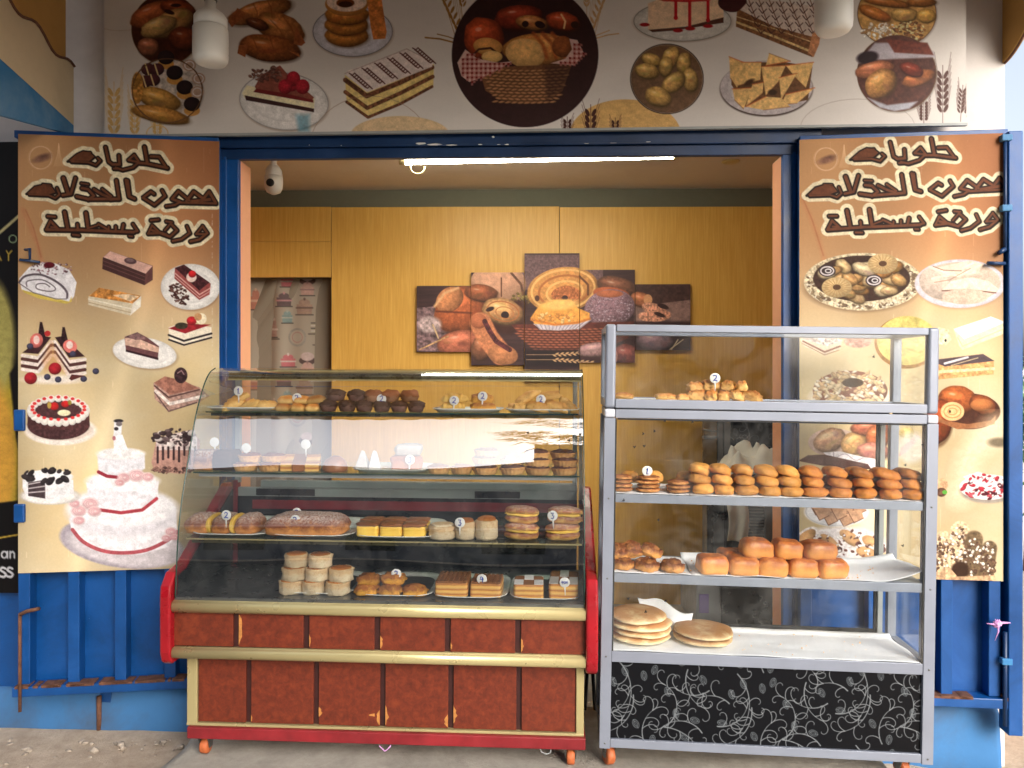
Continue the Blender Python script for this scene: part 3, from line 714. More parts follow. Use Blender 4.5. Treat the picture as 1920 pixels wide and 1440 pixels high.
def fascia_sign(P):
    n = fbm(P.X / 160, P.Y / 60, 2)[..., None]
    P.C[:] = (np.array((214, 208, 203.)) * (0.95 + 0.1 * n)) / 255
    P.C[:] *= (0.985 + 0.03 * fbm(P.X / 2.0, P.Y / 2.0, 5))[..., None]
    P.tf(0, 0, 4)
    P.ring(900,-100,420,330,4,(170,150,130), a=.7); 
    for x, h, w in ((855,440,62),(1010,330,48),(1180,220,50)): wheat(P, x, 1010, h, w, (206,168,108), n=6)
    P.ring(1180,1000,80,60,7,(210,172,110))
    def disc(cx, cy, rx, ry, base):
        P.e(cx+6, cy+10, rx*1.02, ry*1.02, (120,110,100), soft=4, a=.6); P.e(cx, cy, rx+6, ry+6, (96,66,44)); P.e(cx, cy, rx, ry, base, tex=.25, ts=6)
    disc(1245,220,254,262,(66,30,20))
    for q in ((1150,110,180,90,-20,(176,96,58)),(1330,60,130,60,10,(150,70,40)),(1290,170,170,90,-25,(206,150,90)),(1380,290,120,90,10,(120,56,34)),(1110,350,80,70,0,(180,110,80)),(1190,200,140,70,-20,(214,168,106))): bread(P,*q[:5],c=q[5])
    P.e(1320,40,40,14,(50,24,18)); P.e(1270,90,40,16,(50,24,18),20)
    disc(1255,680,262,240,(198,186,176))
    for q in ((1190,740,170,78,18,(206,150,76)),(1200,860,220,60,12,(196,136,66)),): bread(P,*q[:5],c=q[5])
    for x, y in ((1245,430),(1310,545),(1385,655),(1440,780)): P.e(x,y+50,60,40,(206,150,80)); P.e(x,y,62,54,(44,30,34),dome=.4)
    for x, y in ((1110,520),(1090,610),(1180,520),(1150,600)): P.e(x,y,52,46,(84,44,50),dome=.4); P.l([(x-20,y-40),(x+5,y+40)],11,(222,196,140))
    for x, y in ((1420,490),(1490,590),(1480,690)): P.e(x,y,50,44,(190,160,140)); P.ring(x,y,34,30,8,(232,226,226))
    P.e(1030,660,46,120,(176,124,60),tex=.5); P.ring(1255,680,262,240,8,(100,70,50))
    # croissants
    P.tf(400, 0, 4)
    for q in ((350,90,250,80,-16,(188,118,66)),(500,210,190,110,22,(190,118,64)),(420,360,235,100,8,(164,92,48)),(330,180,90,40,20,(110,60,36))): 
        bread(P,*q[:5],c=q[5], tex=.25)
    for q in ((200,120,230,160),(300,30,330,150),(400,-10,440,130),(430,150,540,300),(520,120,620,290),(300,290,330,440),(420,270,450,450),(520,330,540,440)):
        P.l([(q[0],q[1]),((q[0]+q[2])/2+14,(q[1]+q[3])/2),(q[2],q[3])], 8, (120,64,34), a=.6, soft=2)
    for q in ([(110,160),(180,60),(250,100),(140,205)],[(180,400),(190,340),(260,330),(240,430)],[(650,430),(560,380),(640,400)],[(690,320),(620,200),(600,330),(660,345)]): P.p(q,(150,84,48),tex=.2)
    # donuts on a plate
    plate(P, 1045, 235, 300, 190, c=(206,204,214)); P.ring(1045,235,298,188,6,(110,106,112))
    for y in (270,190,110): bread(P,1000,y,165,80,0,(224,144,66)); P.e(1000,y-40,130,26,(236,206,190),tex=.3,a=.7)
    P.e(1000,30,162,90,(226,150,76),dome=.3); P.e(1000,15,150,72,(236,214,200),tex=.2,a=.9); P.e(990,22,68,34,(120,60,26)); P.e(990,32,52,22,(60,28,14))
    P.p([(1150,-20),(1260,-20),(1300,240),(1290,290),(1200,296),(1180,200)],(206,124,62),tex=.25)
    # millefeuille, large
    P.p([(985,560),(1150,690),(1165,890),(1000,770)],(226,200,130),tex=.1); P.p([(1150,690),(1655,480),(1650,650),(1165,892)],(226,200,128),tex=.12)
    P.l([(990,600),(1150,720),(1400,620),(1640,505)],36,(110,70,50),tex=.5); P.l([(990,690),(1155,810),(1400,700),(1645,575)],30,(110,70,50),tex=.5); P.l([(1000,765),(1160,880),(1400,780),(1640,650)],22,(100,62,44),tex=.5)
    P.p([(985,550),(1010,530),(1450,365),(1650,465),(1640,500),(1160,690)],(226,212,208))
    for i in range(6):
        for j in range(9):
            x = 1030+i*95+j*16; y = 560-i*34+j*14-i*4
            if j < 8: P.l([(x-10,y-10),(x+14,y+4),(x+30,y-12),(x+50,y+8)],9,(96,58,54))
    P.l([(985,552),(1450,366),(1655,470)],5,(120,90,80),a=.5)
    # cheesecake on a plate
    plate(P, 530, 760, 335, 215, rot=6, c=(226,222,220)); P.ring(530,760,333,213,7,(150,146,146), rot=6)
    P.p([(215,700),(250,640),(760,740),(755,820),(235,735)],(232,222,186)); P.p([(235,715),(755,815),(755,842),(245,752)],(62,38,38))
    P.p([(310,650),(360,560),(500,490),(560,560),(755,730),(740,755),(540,705),(330,680)],(134,74,62),tex=.15); P.p([(320,665),(540,700),(750,750),(750,770),(300,690)],(112,36,36))
    P.specks(400,560,130,60,50,8,22,[(134,96,84),(96,62,56)],61); 
    for x, y in ((590,630),(600,590),(670,650),(540,650)): P.e(x,y,52,56,(176,40,54),dome=.4,tex=.25,ts=2)
    P.p([(620,860),(720,860),(720,990),(640,990)],(60,130,160),a=.55,soft=9,tex=.3)
    P.ring(1180,1150,470,430,4,(150,120,100),a=.8)
    P.e(1400,1010,370,140,(214,186,146))
    # centre disc with a basket
    P.tf(760, 0, 4)
    for x, y, h, w, le in ((400,250,420,44,-150),(430,60,300,34,-50)): wheat(P, x, y, h, w, (150,108,56), lean=le, n=7)
    for x, y, h, w, le in ((1400,240,430,40,120),(1360,60,300,30,0)): wheat(P, x, y, h, w, (190,152,110), lean=le, n=7)
    P.l([(150,282),(260,292),(390,325)],12,(150,108,56)); P.l([(240,256),(320,275),(390,300)],8,(150,108,56)); P.l([(1600,252),(1520,262),(1420,290)],9,(196,156,110)); P.l([(1530,228),(1420,270)],7,(196,156,110))
    P.e(1650,1020,420,275,(206,166,104))
    for x, h, w in ((1390,250,60),(1215,150,44),(1575,140,40)): wheat(P, x, 1010, h, w, (66,34,30), n=4)
    P.e(898,410,550,545,(50,28,28), soft=1.5, tex=.03)
    bread(P,850,130,180,95,-5,(150,56,36)); bread(P,1180,160,130,70,8,(176,72,42)); bread(P,950,170,120,56,8,(206,134,76)); P.e(900,180,26,24,(40,20,20)); P.e(1010,185,40,26,(40,20,20),20)
    bread(P,590,290,150,165,-10,(186,76,42)); P.e(620,350,110,66,(222,156,86),dome=.3,rot=8); P.l([(510,410),(550,370),(640,360),(730,430)],16,(60,34,26)); P.e(650,425,78,44,(230,186,116),dome=.2)
    bread(P,1010,370,275,125,0,(226,150,80)); P.e(900,400,150,110,(238,186,116),10,dome=.3,tex=.1); 
    for x in (1010,1080,1150): P.l([(x-50,250),(x+20,330),(x+50,430)],28,(160,80,42),soft=4,a=.8,tex=.3)
    P.e(1180,350,80,80,(150,84,44),dome=.4,tex=.2); P.e(1270,185,30,26,(50,26,20)); P.l([(1170,110),(1200,160),(1190,210)],14,(232,186,130)); 
    P.p([(560,540),(700,500),(1000,490),(1250,480),(1180,680),(1100,750),(900,780),(720,750),(600,680)],(110,72,48),tex=.2)
    for r in range(11):
        y = 520+r*24
        for k in range(14):
            x = 580+k*48+(r%2)*24
            if 565+r*10 < x < 1235-r*8: P.e(x,y+12*math.sin((x-900)/200.*1.2+1.5),28,9,(176,124,84),rot=8 if r%2 else -8,dome=.6)
    P.p([(1040,500),(1250,470),(1180,680),(1060,760)],(40,22,20),a=.5,soft=10)
    def gingham(pts, rot):
        P.p(pts,(206,170,160)); q=P.k
        xs=[p[0] for p in pts]; ys=[p[1] for p in pts]
        for x in range(int(min(xs)),int(max(xs)),34):
            for y in range(int(min(ys)),int(max(ys)),34):
                if P._in((x,y),pts): P.p([(x,y),(x+17,y+rot),(x+17,y+17+rot),(x,y+17)],(120,40,40)); P.p([(x+17,y+rot),(x+34,y+rot*2),(x+34,y+17+rot*2),(x+17,y+17+rot)],(176,110,104),a=.8); P.p([(x,y+17),(x+17,y+17+rot),(x+17,y+34+rot),(x,y+34)],(176,110,104),a=.8)
    P._in = lambda p,poly: sum(((poly[i][1]>p[1])!=(poly[(i+1)%len(poly)][1]>p[1])) and (p[0]<(poly[(i+1)%len(poly)][0]-poly[i][0])*(p[1]-poly[i][1])/((poly[(i+1)%len(poly)][1]-poly[i][1]) or 1)+poly[i][0]) for i in range(len(poly)))%2==1
    gingham([(390,470),(450,370),(540,440),(700,470),(800,460),(700,520),(580,580),(480,615),(420,570)],-2)
    gingham([(1230,290),(1290,300),(1340,400),(1270,490),(1090,475),(1200,440),(1250,370)],3)
    # right group
    P.tf(1140, 0, 4.8)
    plate(P, 670, 190, 440, 180, c=(206,202,196)); P.ring(670,190,438,180,7,(120,116,112))
    P.p([(360,30),(440,0),(1040,-20),(1040,180),(600,250),(360,270)],(228,196,164)); P.p([(365,268),(700,240),(1040,155),(1040,205),(600,275),(400,290)],(80,48,38),tex=.2)
    P.p([(430,-10),(950,-10),(900,10),(700,20),(500,12)],(186,36,44)); 
    for x, y in ((610,160),(735,250),(900,180)): P.l([(x,0),(x,y)],28,(186,30,38)); P.e(x,y,19,20,(186,30,38))
    for x, y in ((630,275),(740,258),(900,235),(330,222)): P.e(x,y,44,17,(150,24,30))
    P.e(1120,20,130,90,(64,28,30))
    P.p([(1160,110),(1280,0),(1900,60),(1920,300),(1840,515),(1150,240)],(120,80,52),tex=.4,ts=4); P.l([(1160,200),(1500,330),(1840,470)],20,(206,176,120),tex=.3); P.l([(1160,150),(1500,260),(1840,380)],8,(200,170,120),tex=.4)
    P.p([(1190,90),(1290,-20),(1900,60),(1900,210),(1840,330),(1500,240)],(206,190,180))
    for k in range(8):
        x=1260+k*92; P.l([(x,-20),(x+60,140),(x+140,330)],9,(110,72,56),a=.9)
        for j in range(5): P.l([(x-20+j*26,20+j*60),(x+12+j*26,60+j*60),(x+48+j*26,20+j*62)],9,(66,40,38),a=.9)
    P.p([(1840,300),(1920,270),(1900,400),(1850,515),(1800,470)],(190,130,90),tex=.25)
    P.e(530,710,332,318,(50,36,30)); P.e(533,708,318,304,(110,82,60),tex=.12); P.ring(530,710,322,308,7,(140,120,100))
    for q in ((390,540,90,60,20),(560,520,70,110,25),(680,570,62,100,10),(350,640,110,70,10),(740,720,70,110,-10),(590,740,120,80,-35),(450,870,120,90,20),(520,600,60,90,10)): bread(P,q[0],q[1],q[2],q[3],q[4],(206,162,92),tex=.22)
    P.e(1425,800,418,250,(70,56,50),soft=3); P.e(1425,790,414,244,(186,176,178),tex=.1); P.e(1420,780,340,200,(206,198,198),tex=.1); P.p([(1110,560),(1300,560),(1600,560),(1840,600),(1800,900),(1500,960),(1230,960),(1110,760)],(104,70,44),tex=.2)
    for q in ([(1090,510),(1270,580),(1160,790),(1100,700)],[(1200,560),(1380,560),(1370,720),(1170,770)],[(1420,590),(1640,550),(1450,480)],[(1380,600),(1600,590),(1530,740),(1420,860)],[(1600,590),(1850,560),(1780,790),(1690,700)],[(1540,700),(1700,660),(1600,830),(1560,900)],[(1600,850),(1860,790),(1700,930),(1560,940)],[(1120,800),(1300,790),(1220,980),(1140,900)],[(1300,760),(1400,740),(1390,840),(1240,960)],[(1240,960),(1420,870),(1560,880),(1640,960),(1400,990)]):
        P.p(q,(226,184,118),tex=.16,ts=5); cx=sum(a for a,b in q)/len(q); cy_=sum(b for a,b in q)/len(q); P.l([q[0],q[1]],8,(200,96,50),a=.8,soft=2); P.l([q[-1],q[-2]],7,(130,72,40),a=.6,soft=2)
    P.e(1480,830,40,26,(60,40,26),soft=3); P.e(1270,740,50,22,(70,44,28),-30,soft=3)
    P.tf(1480, 0, 4.3636)
    P.ring(560,1050,470,240,4,(150,134,126),a=.7)
    disc(880,110,318,270,(196,150,86))
    for q in ((700,110,140,50,22,(200,120,56)),(940,120,110,60,0,(206,160,90)),(1120,130,80,60,0,(226,170,84)),(800,20,200,36,8,(180,110,54)),(1080,20,120,36,0,(170,106,50))): bread(P,*q[:5],c=q[5])
    P.specks(750,260,160,70,110,8,20,[(226,214,196),(170,130,90),(240,236,226)],71); P.specks(980,260,140,80,110,8,20,[(150,100,60),(210,196,140),(110,70,40)],72)
    for x, h, w in ((1255,440,62),(1100,200,52),(1400,260,36),(1450,110,26)): wheat(P, x, 930 if x!=1100 else 990, h, w, (82,52,46), n=6, lean=20 if x>1300 else 0)
    disc(878,600,320,308,(84,50,42))
    P.p([(560,520),(700,350),(900,350),(1180,420),(1190,470),(700,490)],(176,168,176),soft=4); P.p([(790,320),(1130,350),(1180,450),(860,430)],(110,54,42),tex=.2,soft=3); P.e(640,470,90,50,(40,24,30),-10,soft=4)
    for q in ((700,570,160,70,-10,(196,120,84)),(750,680,140,110,-35,(206,146,86)),(1060,640,140,60,-18,(190,116,70)),(1000,570,100,56,20,(130,52,36))): bread(P,*q[:5],c=q[5])
    P.p([(640,800),(800,860),(1050,830),(980,890),(860,910),(740,880)],(176,176,186),soft=4)

def wall_art(P):
    P.C[:] = np.array((58, 38, 40)) / 255.0 * (0.8 + 0.5 * fbm(P.X / 40, P.Y / 3.0, 2))[..., None]
    P.tf(740, 440, 3.2)
    P.p([(130,440),(240,430),(460,600),(460,700),(130,700)],(120,96,100),tex=.6,ts=5); P.p([(700,120),(1250,120),(1250,330),(700,330)],(110,84,88),tex=.3,ts=3)
    for k in range(24): P.l([(780,120+k*9),(1110,122+k*9)],2,(74,54,58),a=.6)
    P.p([(1440,420),(1780,370),(1780,520),(1440,520)],(136,108,102),tex=.2,soft=6); P.p([(1440,300),(1780,300),(1780,390),(1440,430)],(70,46,44),tex=.3)
    P.e(620,300,170,130,(206,156,128),dome=.3,tex=.08); P.l([(640,260),(640,370)],8,(90,50,36)); P.l([(700,230),(760,300),(770,360)],14,(96,60,44),tex=.4); P.specks(760,390,60,40,60,5,12,[(150,130,70),(110,90,50)],3)
    P.p([(800,400),(460,380),(460,560),(700,600),(780,540)],(60,30,26),soft=6)
    bread(P,400,450,165,140,-20,(186,100,60)); P.e(330,390,90,70,(206,136,90),-40,dome=.4,tex=.2); bread(P,520,350,100,52,6,(150,84,54)); P.l([(250,460),(460,470)],10,(96,46,30),soft=3)
    P.l([(240,430),(300,350),(380,320)],14,(222,178,130),soft=4)
    bread(P,400,650,150,80,-8,(190,110,84)); bread(P,520,680,60,80,20,(150,96,70)); P.e(210,540,70,50,(176,156,156),tex=.4,soft=6)
    P.l([(150,690),(320,610)],9,(196,156,110),tex=.4); P.l([(230,540),(262,620)],9,(206,176,136))
    bread(P,650,460,125,78,12,(214,160,106)); P.ring(650,460,96,58,7,(170,104,60),rot=12); P.e(572,447,26,13,(50,28,30),-20); P.e(662,482,24,22,(44,24,28)); P.ring(660,468,54,34,6,(180,116,70),rot=12)
    P.l([(515,530),(560,620),(640,720)],130,(196,126,88),tex=.2,soft=3); P.e(505,520,50,44,(190,112,78),dome=.3); P.e(650,720,90,60,(196,130,88),10,dome=.3,tex=.2); P.l([(540,520),(570,580),(610,640),(690,690)],30,(84,40,44),tex=.6)
    P.e(1010,330,215,135,(214,150,84),-8,dome=.3,tex=.15)
    for i, (rx, ry) in enumerate(((190,118),(150,92),(108,66),(64,42))): P.ring(1010+i*5,330+i*8,rx,ry,13,((236,190,120),(160,92,50))[i%2],rot=-8,a=.8)
    P.e(1030,360,90,50,(176,104,62),tex=.4,ts=3); P.e(1022,378,18,14,(50,26,26)); P.e(855,382,14,18,(70,36,24)); P.l([(1110,250),(1160,300),(1160,360)],12,(96,56,34))
    bread(P,1330,310,120,60,12,(126,80,60)); P.e(1300,355,110,40,(190,100,64),6,dome=.3); bread(P,1480,390,66,46,20,(180,110,74)); P.e(1520,390,26,32,(206,150,106))
    P.e(1290,440,152,112,(150,116,128),-8,dome=.35,tex=.25,ts=2); P.specks(1290,440,140,100,260,3,7,[(206,186,200),(110,80,96),(190,166,184)],8,a=.7); P.e(1290,355,80,22,(190,110,76),dome=.2)
    P.p([(700,540),(1440,520),(1400,620),(1250,690),(900,690),(780,640)],(96,46,38),tex=.2)
    for r in range(9):
        for k in range(19): 
            x=740+k*36+(r%2)*18; P.e(x,566+r*15+(x-1000)**2/-9000.+6,21,6,(166,96,72),rot=4,dome=.6,a=.9 if 700+r*16<x<1400-r*14 else 0)
    P.p([(830,535),(1180,510),(1110,565),(980,575),(880,570)],(206,196,206))
    for k in range(13): P.l([(840+k*28,530-k*1.5),(872+k*19,570)],5,(150,140,156)); 
    P.p([(815,500),(870,420),(960,390),(1060,390),(1100,440),(1170,470),(1170,510),(1090,535),(960,545),(840,535)],(236,164,78),tex=.14,soft=2); P.e(990,420,110,30,(246,206,126),-4,soft=6,a=.8); P.l([(820,510),(960,540),(1100,528),(1170,505)],12,(206,120,50),soft=3); P.specks(960,500,130,30,60,4,12,[(246,206,140),(214,140,70)],5)
    for q in ((1560,450,80,36,20),(1590,490,70,30,-10),(1520,490,60,30,0)): P.e(q[0],q[1],q[2],q[3],(206,146,120),q[4],tex=.5,ts=3)
    P.e(1610,430,36,14,(50,26,26),20); P.e(1590,480,36,12,(50,26,26),20)
    bread(P,1560,640,110,60,5,(140,110,120)); P.l([(1660,690),(1700,630)],6,(206,186,156)); P.l([(1650,690),(1730,630)],6,(206,186,156))
    P.p([(780,690),(1110,690),(1110,795),(780,795)],(34,22,26),soft=8)
    for y0, y1 in ((720,705),(750,770)):
        P.l([(790,y0),(1000,y0),(1210,y1)],3,(206,170,130))
        for k in range(16): P.e(960+k*15,y0+(y1-y0)*(k/16)**1.2+(-6 if k%2 else 6),12,4.5,(206,166,120),rot=-20 if k%2 else 25)
    bread(P,1210,690,110,46,-4,(186,146,146)); bread(P,1390,720,80,64,10,(140,76,70)); P.e(1310,740,28,50,(196,140,130),10,dome=.2)

def curtain_print(P):
    n = fbm(P.X / 30, P.Y / 200, 1)[..., None]
    P.C[:] = np.array((176, 166, 150.)) / 255 * (0.94 + .1 * n)
    P.tf(420, 270, 3.2)
    def cakelet(x, y, w, h, c1, c2):
        P.e(x, y - h * .55, w * .36, h * .3, c1); P.p([(x-w*.5,y-h*.4),(x+w*.5,y-h*.4),(x+w*.46,y+h*.5),(x-w*.46,y+h*.5)], c1)
        P.l([(x-w*.5,y-h*.1),(x+w*.5,y-h*.1)], h*.16, c2); P.l([(x-w*.55,y+h*.5),(x+w*.55,y+h*.5)], 7, (60,54,54)); P.e(x, y-h*.85, 7, 9, c2)
    for y0 in range(0, 1200, 480):
        cakelet(385,830-480+y0,88,56,(206,96,110),(226,210,206)); cakelet(360,945-480+y0,90,60,(90,70,80),(206,140,150)); cakelet(483,990-480+y0,95,70,(170,136,120),(96,72,66))
        cakelet(380,1048-480+y0,62,54,(120,156,160),(180,190,180)); cakelet(190,950-480+y0,60,90,(190,110,90),(226,180,150)); cakelet(500,880-480+y0,80,60,(206,160,150),(150,110,110))
        x, y = 558, 1100-480+y0
        for k in range(4): P.l([(x-34,y-26+k*16),(x+34,y-26+k*16)],7,((50,46,50),(220,214,206))[k%2])
        P.l([(x-50,y+40),(x+30,y+40)],7,(60,50,50)); P.l([(x,y+40),(x,y+100)],7,(60,50,50)); P.l([(x-24,y+106),(x+24,y+106)],6,(60,50,50))
        P.ring(440,1160-480+y0,48,50,12,(150,146,140)); P.ring(440,1160-480+y0,30,30,4,(176,110,110)); P.e(500,1300-480+y0,50,26,(60,40,44)); P.e(500,1275-480+y0,40,26,(206,180,180)); P.l([(285,1170-480+y0),(330,1170-480+y0)],8,(60,50,50)); cakelet(300,1120-480+y0,36,80,(180,140,130),(226,206,190))
    _mute(P)

def _mute(P):
    m = P.C.mean(axis=(0, 1)); P.C[:] = P.C * .7 + m * .3
def curl(P, x, y, ang, size, turn, w=2.0, col=(176, 180, 184), n=13, a=.95):
    pts = []; h = ang; r = size
    for k in range(n):
        pts.append((x, y)); st = size * 0.20 * (1 - k / n * 0.6)
        x += math.cos(h) * st; y += math.sin(h) * st; h += turn * (0.12 + 0.5 * (k / n) ** 1.3)
    P.l(pts, w, col, soft=.9, a=a, taper=.7)
def bud(P, x, y, r, rot, col=(120, 126, 130)):
    for s_, w_ in ((1.0, .62), (.62, .34)): P.ring(x, y, r * s_, r * w_, 1.5, col, rot=rot, a=.7)
    c, s = math.cos(R(rot)), math.sin(R(rot)); P.l([(x - c * r, y - s * r), (x + c * r * 1.1, y + s * r * 1.1)], 1.3, col, a=.6)
def floral_at(x0, y0, x1, y1, sc=1.0, seed=3):
    def f(P):
        P.C[:] = np.array((17, 18, 22)) / 255.0; P.tf(0, 0, 1.0)
        W_, H_ = 222.0 * sc, 158.0 * sc; j = 0; g = random.Random(seed)
        motif = []
        # stems in one tile, in tile fractions: start, heading, length, bend
        for (fx, fy, hd, ln, bd) in ((.60,.78,-.55,95,-.022),(.60,.78,.12,70,.012),(.22,.0,.85,110,.012),(.34,.40,1.5,92,.016),(.05,.62,.1,70,-.02),(.80,.1,1.9,80,-.018),(.44,.98,-2.0,74,.02),(.92,.85,-2.2,80,-.02),(.98,.35,2.6,60,.02),(.15,.35,-2.4,50,-.02)):
            x, y, h = fx * W_, fy * H_, hd; pts = [(x, y)]; n = int(ln / 5)
            for k in range(n):
                x += math.cos(h) * 5 * sc; y += math.sin(h) * 5 * sc; h += bd * 5; pts.append((x, y))
                if k % 4 == 1: motif.append(('c', x, y, h + (1 if (k // 3) % 2 else -1) * .75, g.uniform(17, 26) * sc, (1 if (k // 3) % 2 else -1) * 1.25))
            motif.append(('s', pts, 0, 0, 0, 0)); motif.append(('c', x, y, h, 26 * sc, 1.3)); motif.append(('c', x, y, h, 20 * sc, -1.4))
        for (fx, fy, r) in ((.27,.12,70),(.17,.24,70),(.43,.17,80),(.52,.10,110),(.09,.58,10),(.63,.36,70),(.70,.62,80),(.36,.74,60),(.86,.70,20),(.5,.93,100),(.93,.22,60),(.77,.9,30)): motif.append(('b', fx * W_, fy * H_, 8.5 * sc, r, 0))
        nx = int((x1 - x0) / W_) + 2; ny = int((y1 - y0) / H_) + 2
        for a in range(-1, nx):
            for b in range(-1, ny):
                ox, oy = x0 + a * W_ - 20, y0 + b * H_ + (a % 2) * 24
                for m in motif:
                    if m[0] == 's': P.l([(px + ox, py + oy) for px, py in m[1]], 2.4 * sc, (118, 122, 126), soft=.9, taper=.4)
                    elif m[0] == 'c': curl(P, m[1] + ox, m[2] + oy, m[3], m[4], m[5], 1.5 * sc, (128, 132, 136))
                    else: bud(P, m[1] + ox, m[2] + oy, m[3], m[4])
    return f

def dark_sign(P):
    P.C[:] = np.array((20, 17, 18)) / 255.0
    P.tf(0, 0, 1)
    P.e(-30, 870, 66, 260, (170, 150, 50), soft=14, rot=0, tex=.1); P.e(-24, 640, 52, 120, (170, 160, 90), soft=12); P.e(-20, 860, 50, 150, (200, 150, 60), soft=14)
    P.p([(18,700),(60,640),(60,960),(30,820)],(22,18,18),soft=5); P.p([(-20,945),(60,935),(60,1130),(-20,1130)],(16,14,15),soft=3)
    P.l([(-10,1010),(60,998)],3,(180,150,60)); P.l([(-5,440),(35,405)],5,(190,180,130)); P.ring(24,448,7,7,2,(150,170,130))
    P.l([(12,470),(16,477),(22,470)],2,(200,170,70)); P.l([(16,477),(16,488)],2.4,(200,170,70)); P.l([(-6,470),(2,488)],2.4,(200,170,70))
    g = (196, 196, 200)   # the ends of two words: an, ss
    P.ring(8,1040,5,6,3,g); P.l([(14,1034),(14,1046)],3,g); P.l([(19,1046),(19,1034)],3,g); P.l([(19,1037),(24,1034),(27,1038),(27,1046)],3,g); P.l([(-6,1034),(-2,1046)],3,g)
    for x in (4, 17): P.l([(x+6,1066),(x,1064),(x-3,1069),(x+3,1073),(x+7,1077),(x+3,1082),(x-4,1080)],4,g)
# ------------------------------------------------------------------ materials in use
M = {}
def _wood():
    t = NT('yellow_wood_panel'); co = t.coord()
    g = t.noise(14, 5, 0.6, t.map(co, (6, 6, 0.25)), 0.3); g2 = t.noise(60, 3, 0.6, t.map(co, (6, 6, 0.12)))
    c = t.mix(t.ramp(g2, [(0.35, 0.0), (0.7, 1.0)]), t.ramp(g, [(0.25, rgb(194, 148, 66)), (0.55, rgb(212, 166, 82)), (0.8, rgb(224, 182, 100))]), rgb(184, 138, 60))
    c = t.mix(0.45, t.ramp(g, [(0.25, rgb(200, 153, 68)), (0.8, rgb(220, 177, 92))]), c)
    t.set(c, 0.42, 0, 0.4); t.bump(g2, 0.08, 0.001); return t.m
M['wood'] = _wood()
def _plaster(name, c, dirt=(120, 112, 104), amt=0.35, scale=1.6, rough=0.85):
    t = NT(name); co = t.coord(); n = t.noise(scale, 7, 0.65, co, 0.4); n2 = t.noise(28, 5, 0.6, co)
    m = t.ramp(n, [(0.45, 0.0), (0.78, amt)])
    c2 = t.mix(m, t.mix(t.ramp(n2, [(0.3, 0.0), (0.8, 0.25)]), c, tuple(x * .8 for x in c)), rgb(*dirt))
    t.set(c2, rough, 0, 0.3); t.bump(n2, 0.25, 0.004); return t.m
M['plaster'] = _plaster('white_plaster', rgb(214, 208, 204))
M['ochre'] = _plaster('ochre_paint', rgb(196, 150, 84), (120, 80, 40), 0.3)
M['cream'] = _plaster('cream_fascia', rgb(214, 196, 164), (140, 120, 96), 0.35)
M['fasciablue'] = _plaster('faded_blue_fascia', rgb(60, 120, 170), (160, 180, 190), 0.4, 3)
M['peach'] = _plaster('peach_paint', rgb(236, 176, 138), (200, 140, 104), 0.3, 2)
M['ceiling'] = _plaster('ceiling_paint', rgb(208, 200, 184), (150, 130, 104), 0.25, 1.2)
M['roomgrey'] = _plaster('dull_green_wall', rgb(104, 104, 88), (70, 66, 56), 0.3)
M['bluepaint'] = _plaster('light_blue_plinth_paint', rgb(64, 116, 168), (76, 80, 84), 1.0, 2.0)
def _steel_blue(name, c, rust=0.5):
    t = NT(name); co = t.coord(); n = t.noise(3.0, 6, 0.7, co, 0.5); n2 = t.noise(22, 6, 0.75, co)
    base = t.ramp(n, [(0.3, tuple(x * .62 for x in c)), (0.55, c), (0.75, tuple(x * 1.3 + .01 for x in c))])
    r = t.ramp(n2, [(0.69, 0.0), (0.76, rust)]); c2 = t.mix(r, base, rgb(96, 62, 44))
    wn_ = t.ramp(t.noise(38, 5, 0.75, co), [(0.70, 0.0), (0.76, 0.7)]); c3 = t.mix(wn_, c2, rgb(150, 176, 206))
    t.set(c3, t.ramp(n, [(0.3, 0.32), (0.8, 0.6)]), 0, 0.5); t.bump(n2, 0.2, 0.002); return t.m
M['blue'] = _steel_blue('blue_painted_steel', rgb(3, 72, 138))
M['blue_dark'] = _steel_blue('dark_blue_painted_steel', rgb(8, 48, 92), 0.25)
M['rust'] = simple('rusty_iron', rgb(110, 74, 56), 0.8, 0.2, 0.4, 30, 0.4)
def _leather():
    t = NT('red_brown_leatherette'); co = t.coord(); n = t.noise(34, 7, 0.72, co, 0.3); n2 = t.noise(140, 4, 0.6, co)
    c = t.ramp(n, [(0.25, rgb(72, 29, 18)), (0.5, rgb(104, 42, 25)), (0.75, rgb(128, 56, 31))])
    sp = t.ramp(t.noise(34, 5, 0.75, co), [(0.28, 0.6), (0.34, 0.0)]); c = t.mix(sp, c, rgb(66, 26, 20))
    t.set(c, t.ramp(n2, [(0.3, 0.35), (0.7, 0.5)]), 0, 0.45); t.bump(n2, 0.15, 0.001); return t.m
M['leather'] = _leather()
M['groove'] = simple('dark_brown_groove_strip', rgb(58, 28, 26), 0.4, 0, 0.25, 30, 0.1)
M['torn'] = simple('bare_fibreboard_under_tear', rgb(176, 116, 58), 0.8, 0, 0.25, 60, 0.3)
M['gold'] = simple('champagne_gold_trim', rgb(190, 176, 128), 0.33, 0.45, 0.03, 5)
M['red'] = simple('red_gloss_plastic', rgb(146, 16, 28), 0.3, 0, 0.18, 7, 0.02)
M['redworn'] = simple('worn_red_plastic', rgb(128, 30, 36), 0.45, 0, 0.28, 9, 0.08)
M['alu'] = simple('aluminium_profile', rgb(136, 142, 156), 0.42, 0.3, 0.06, 5)
M['alucap'] = simple('white_plastic_corner', rgb(190, 193, 203), 0.35, 0, 0.04, 8)
M['seal'] = simple('black_rubber_seal', rgb(22, 22, 24), 0.6, 0, 0.2, 20)
M['steel'] = simple('worn_stainless_steel', rgb(120, 122, 120), 0.32, 0.8, 0.2, 10)
M['darksteel'] = simple('dark_case_lining', rgb(34, 38, 38), 0.22, 0.2, 0.3, 4)
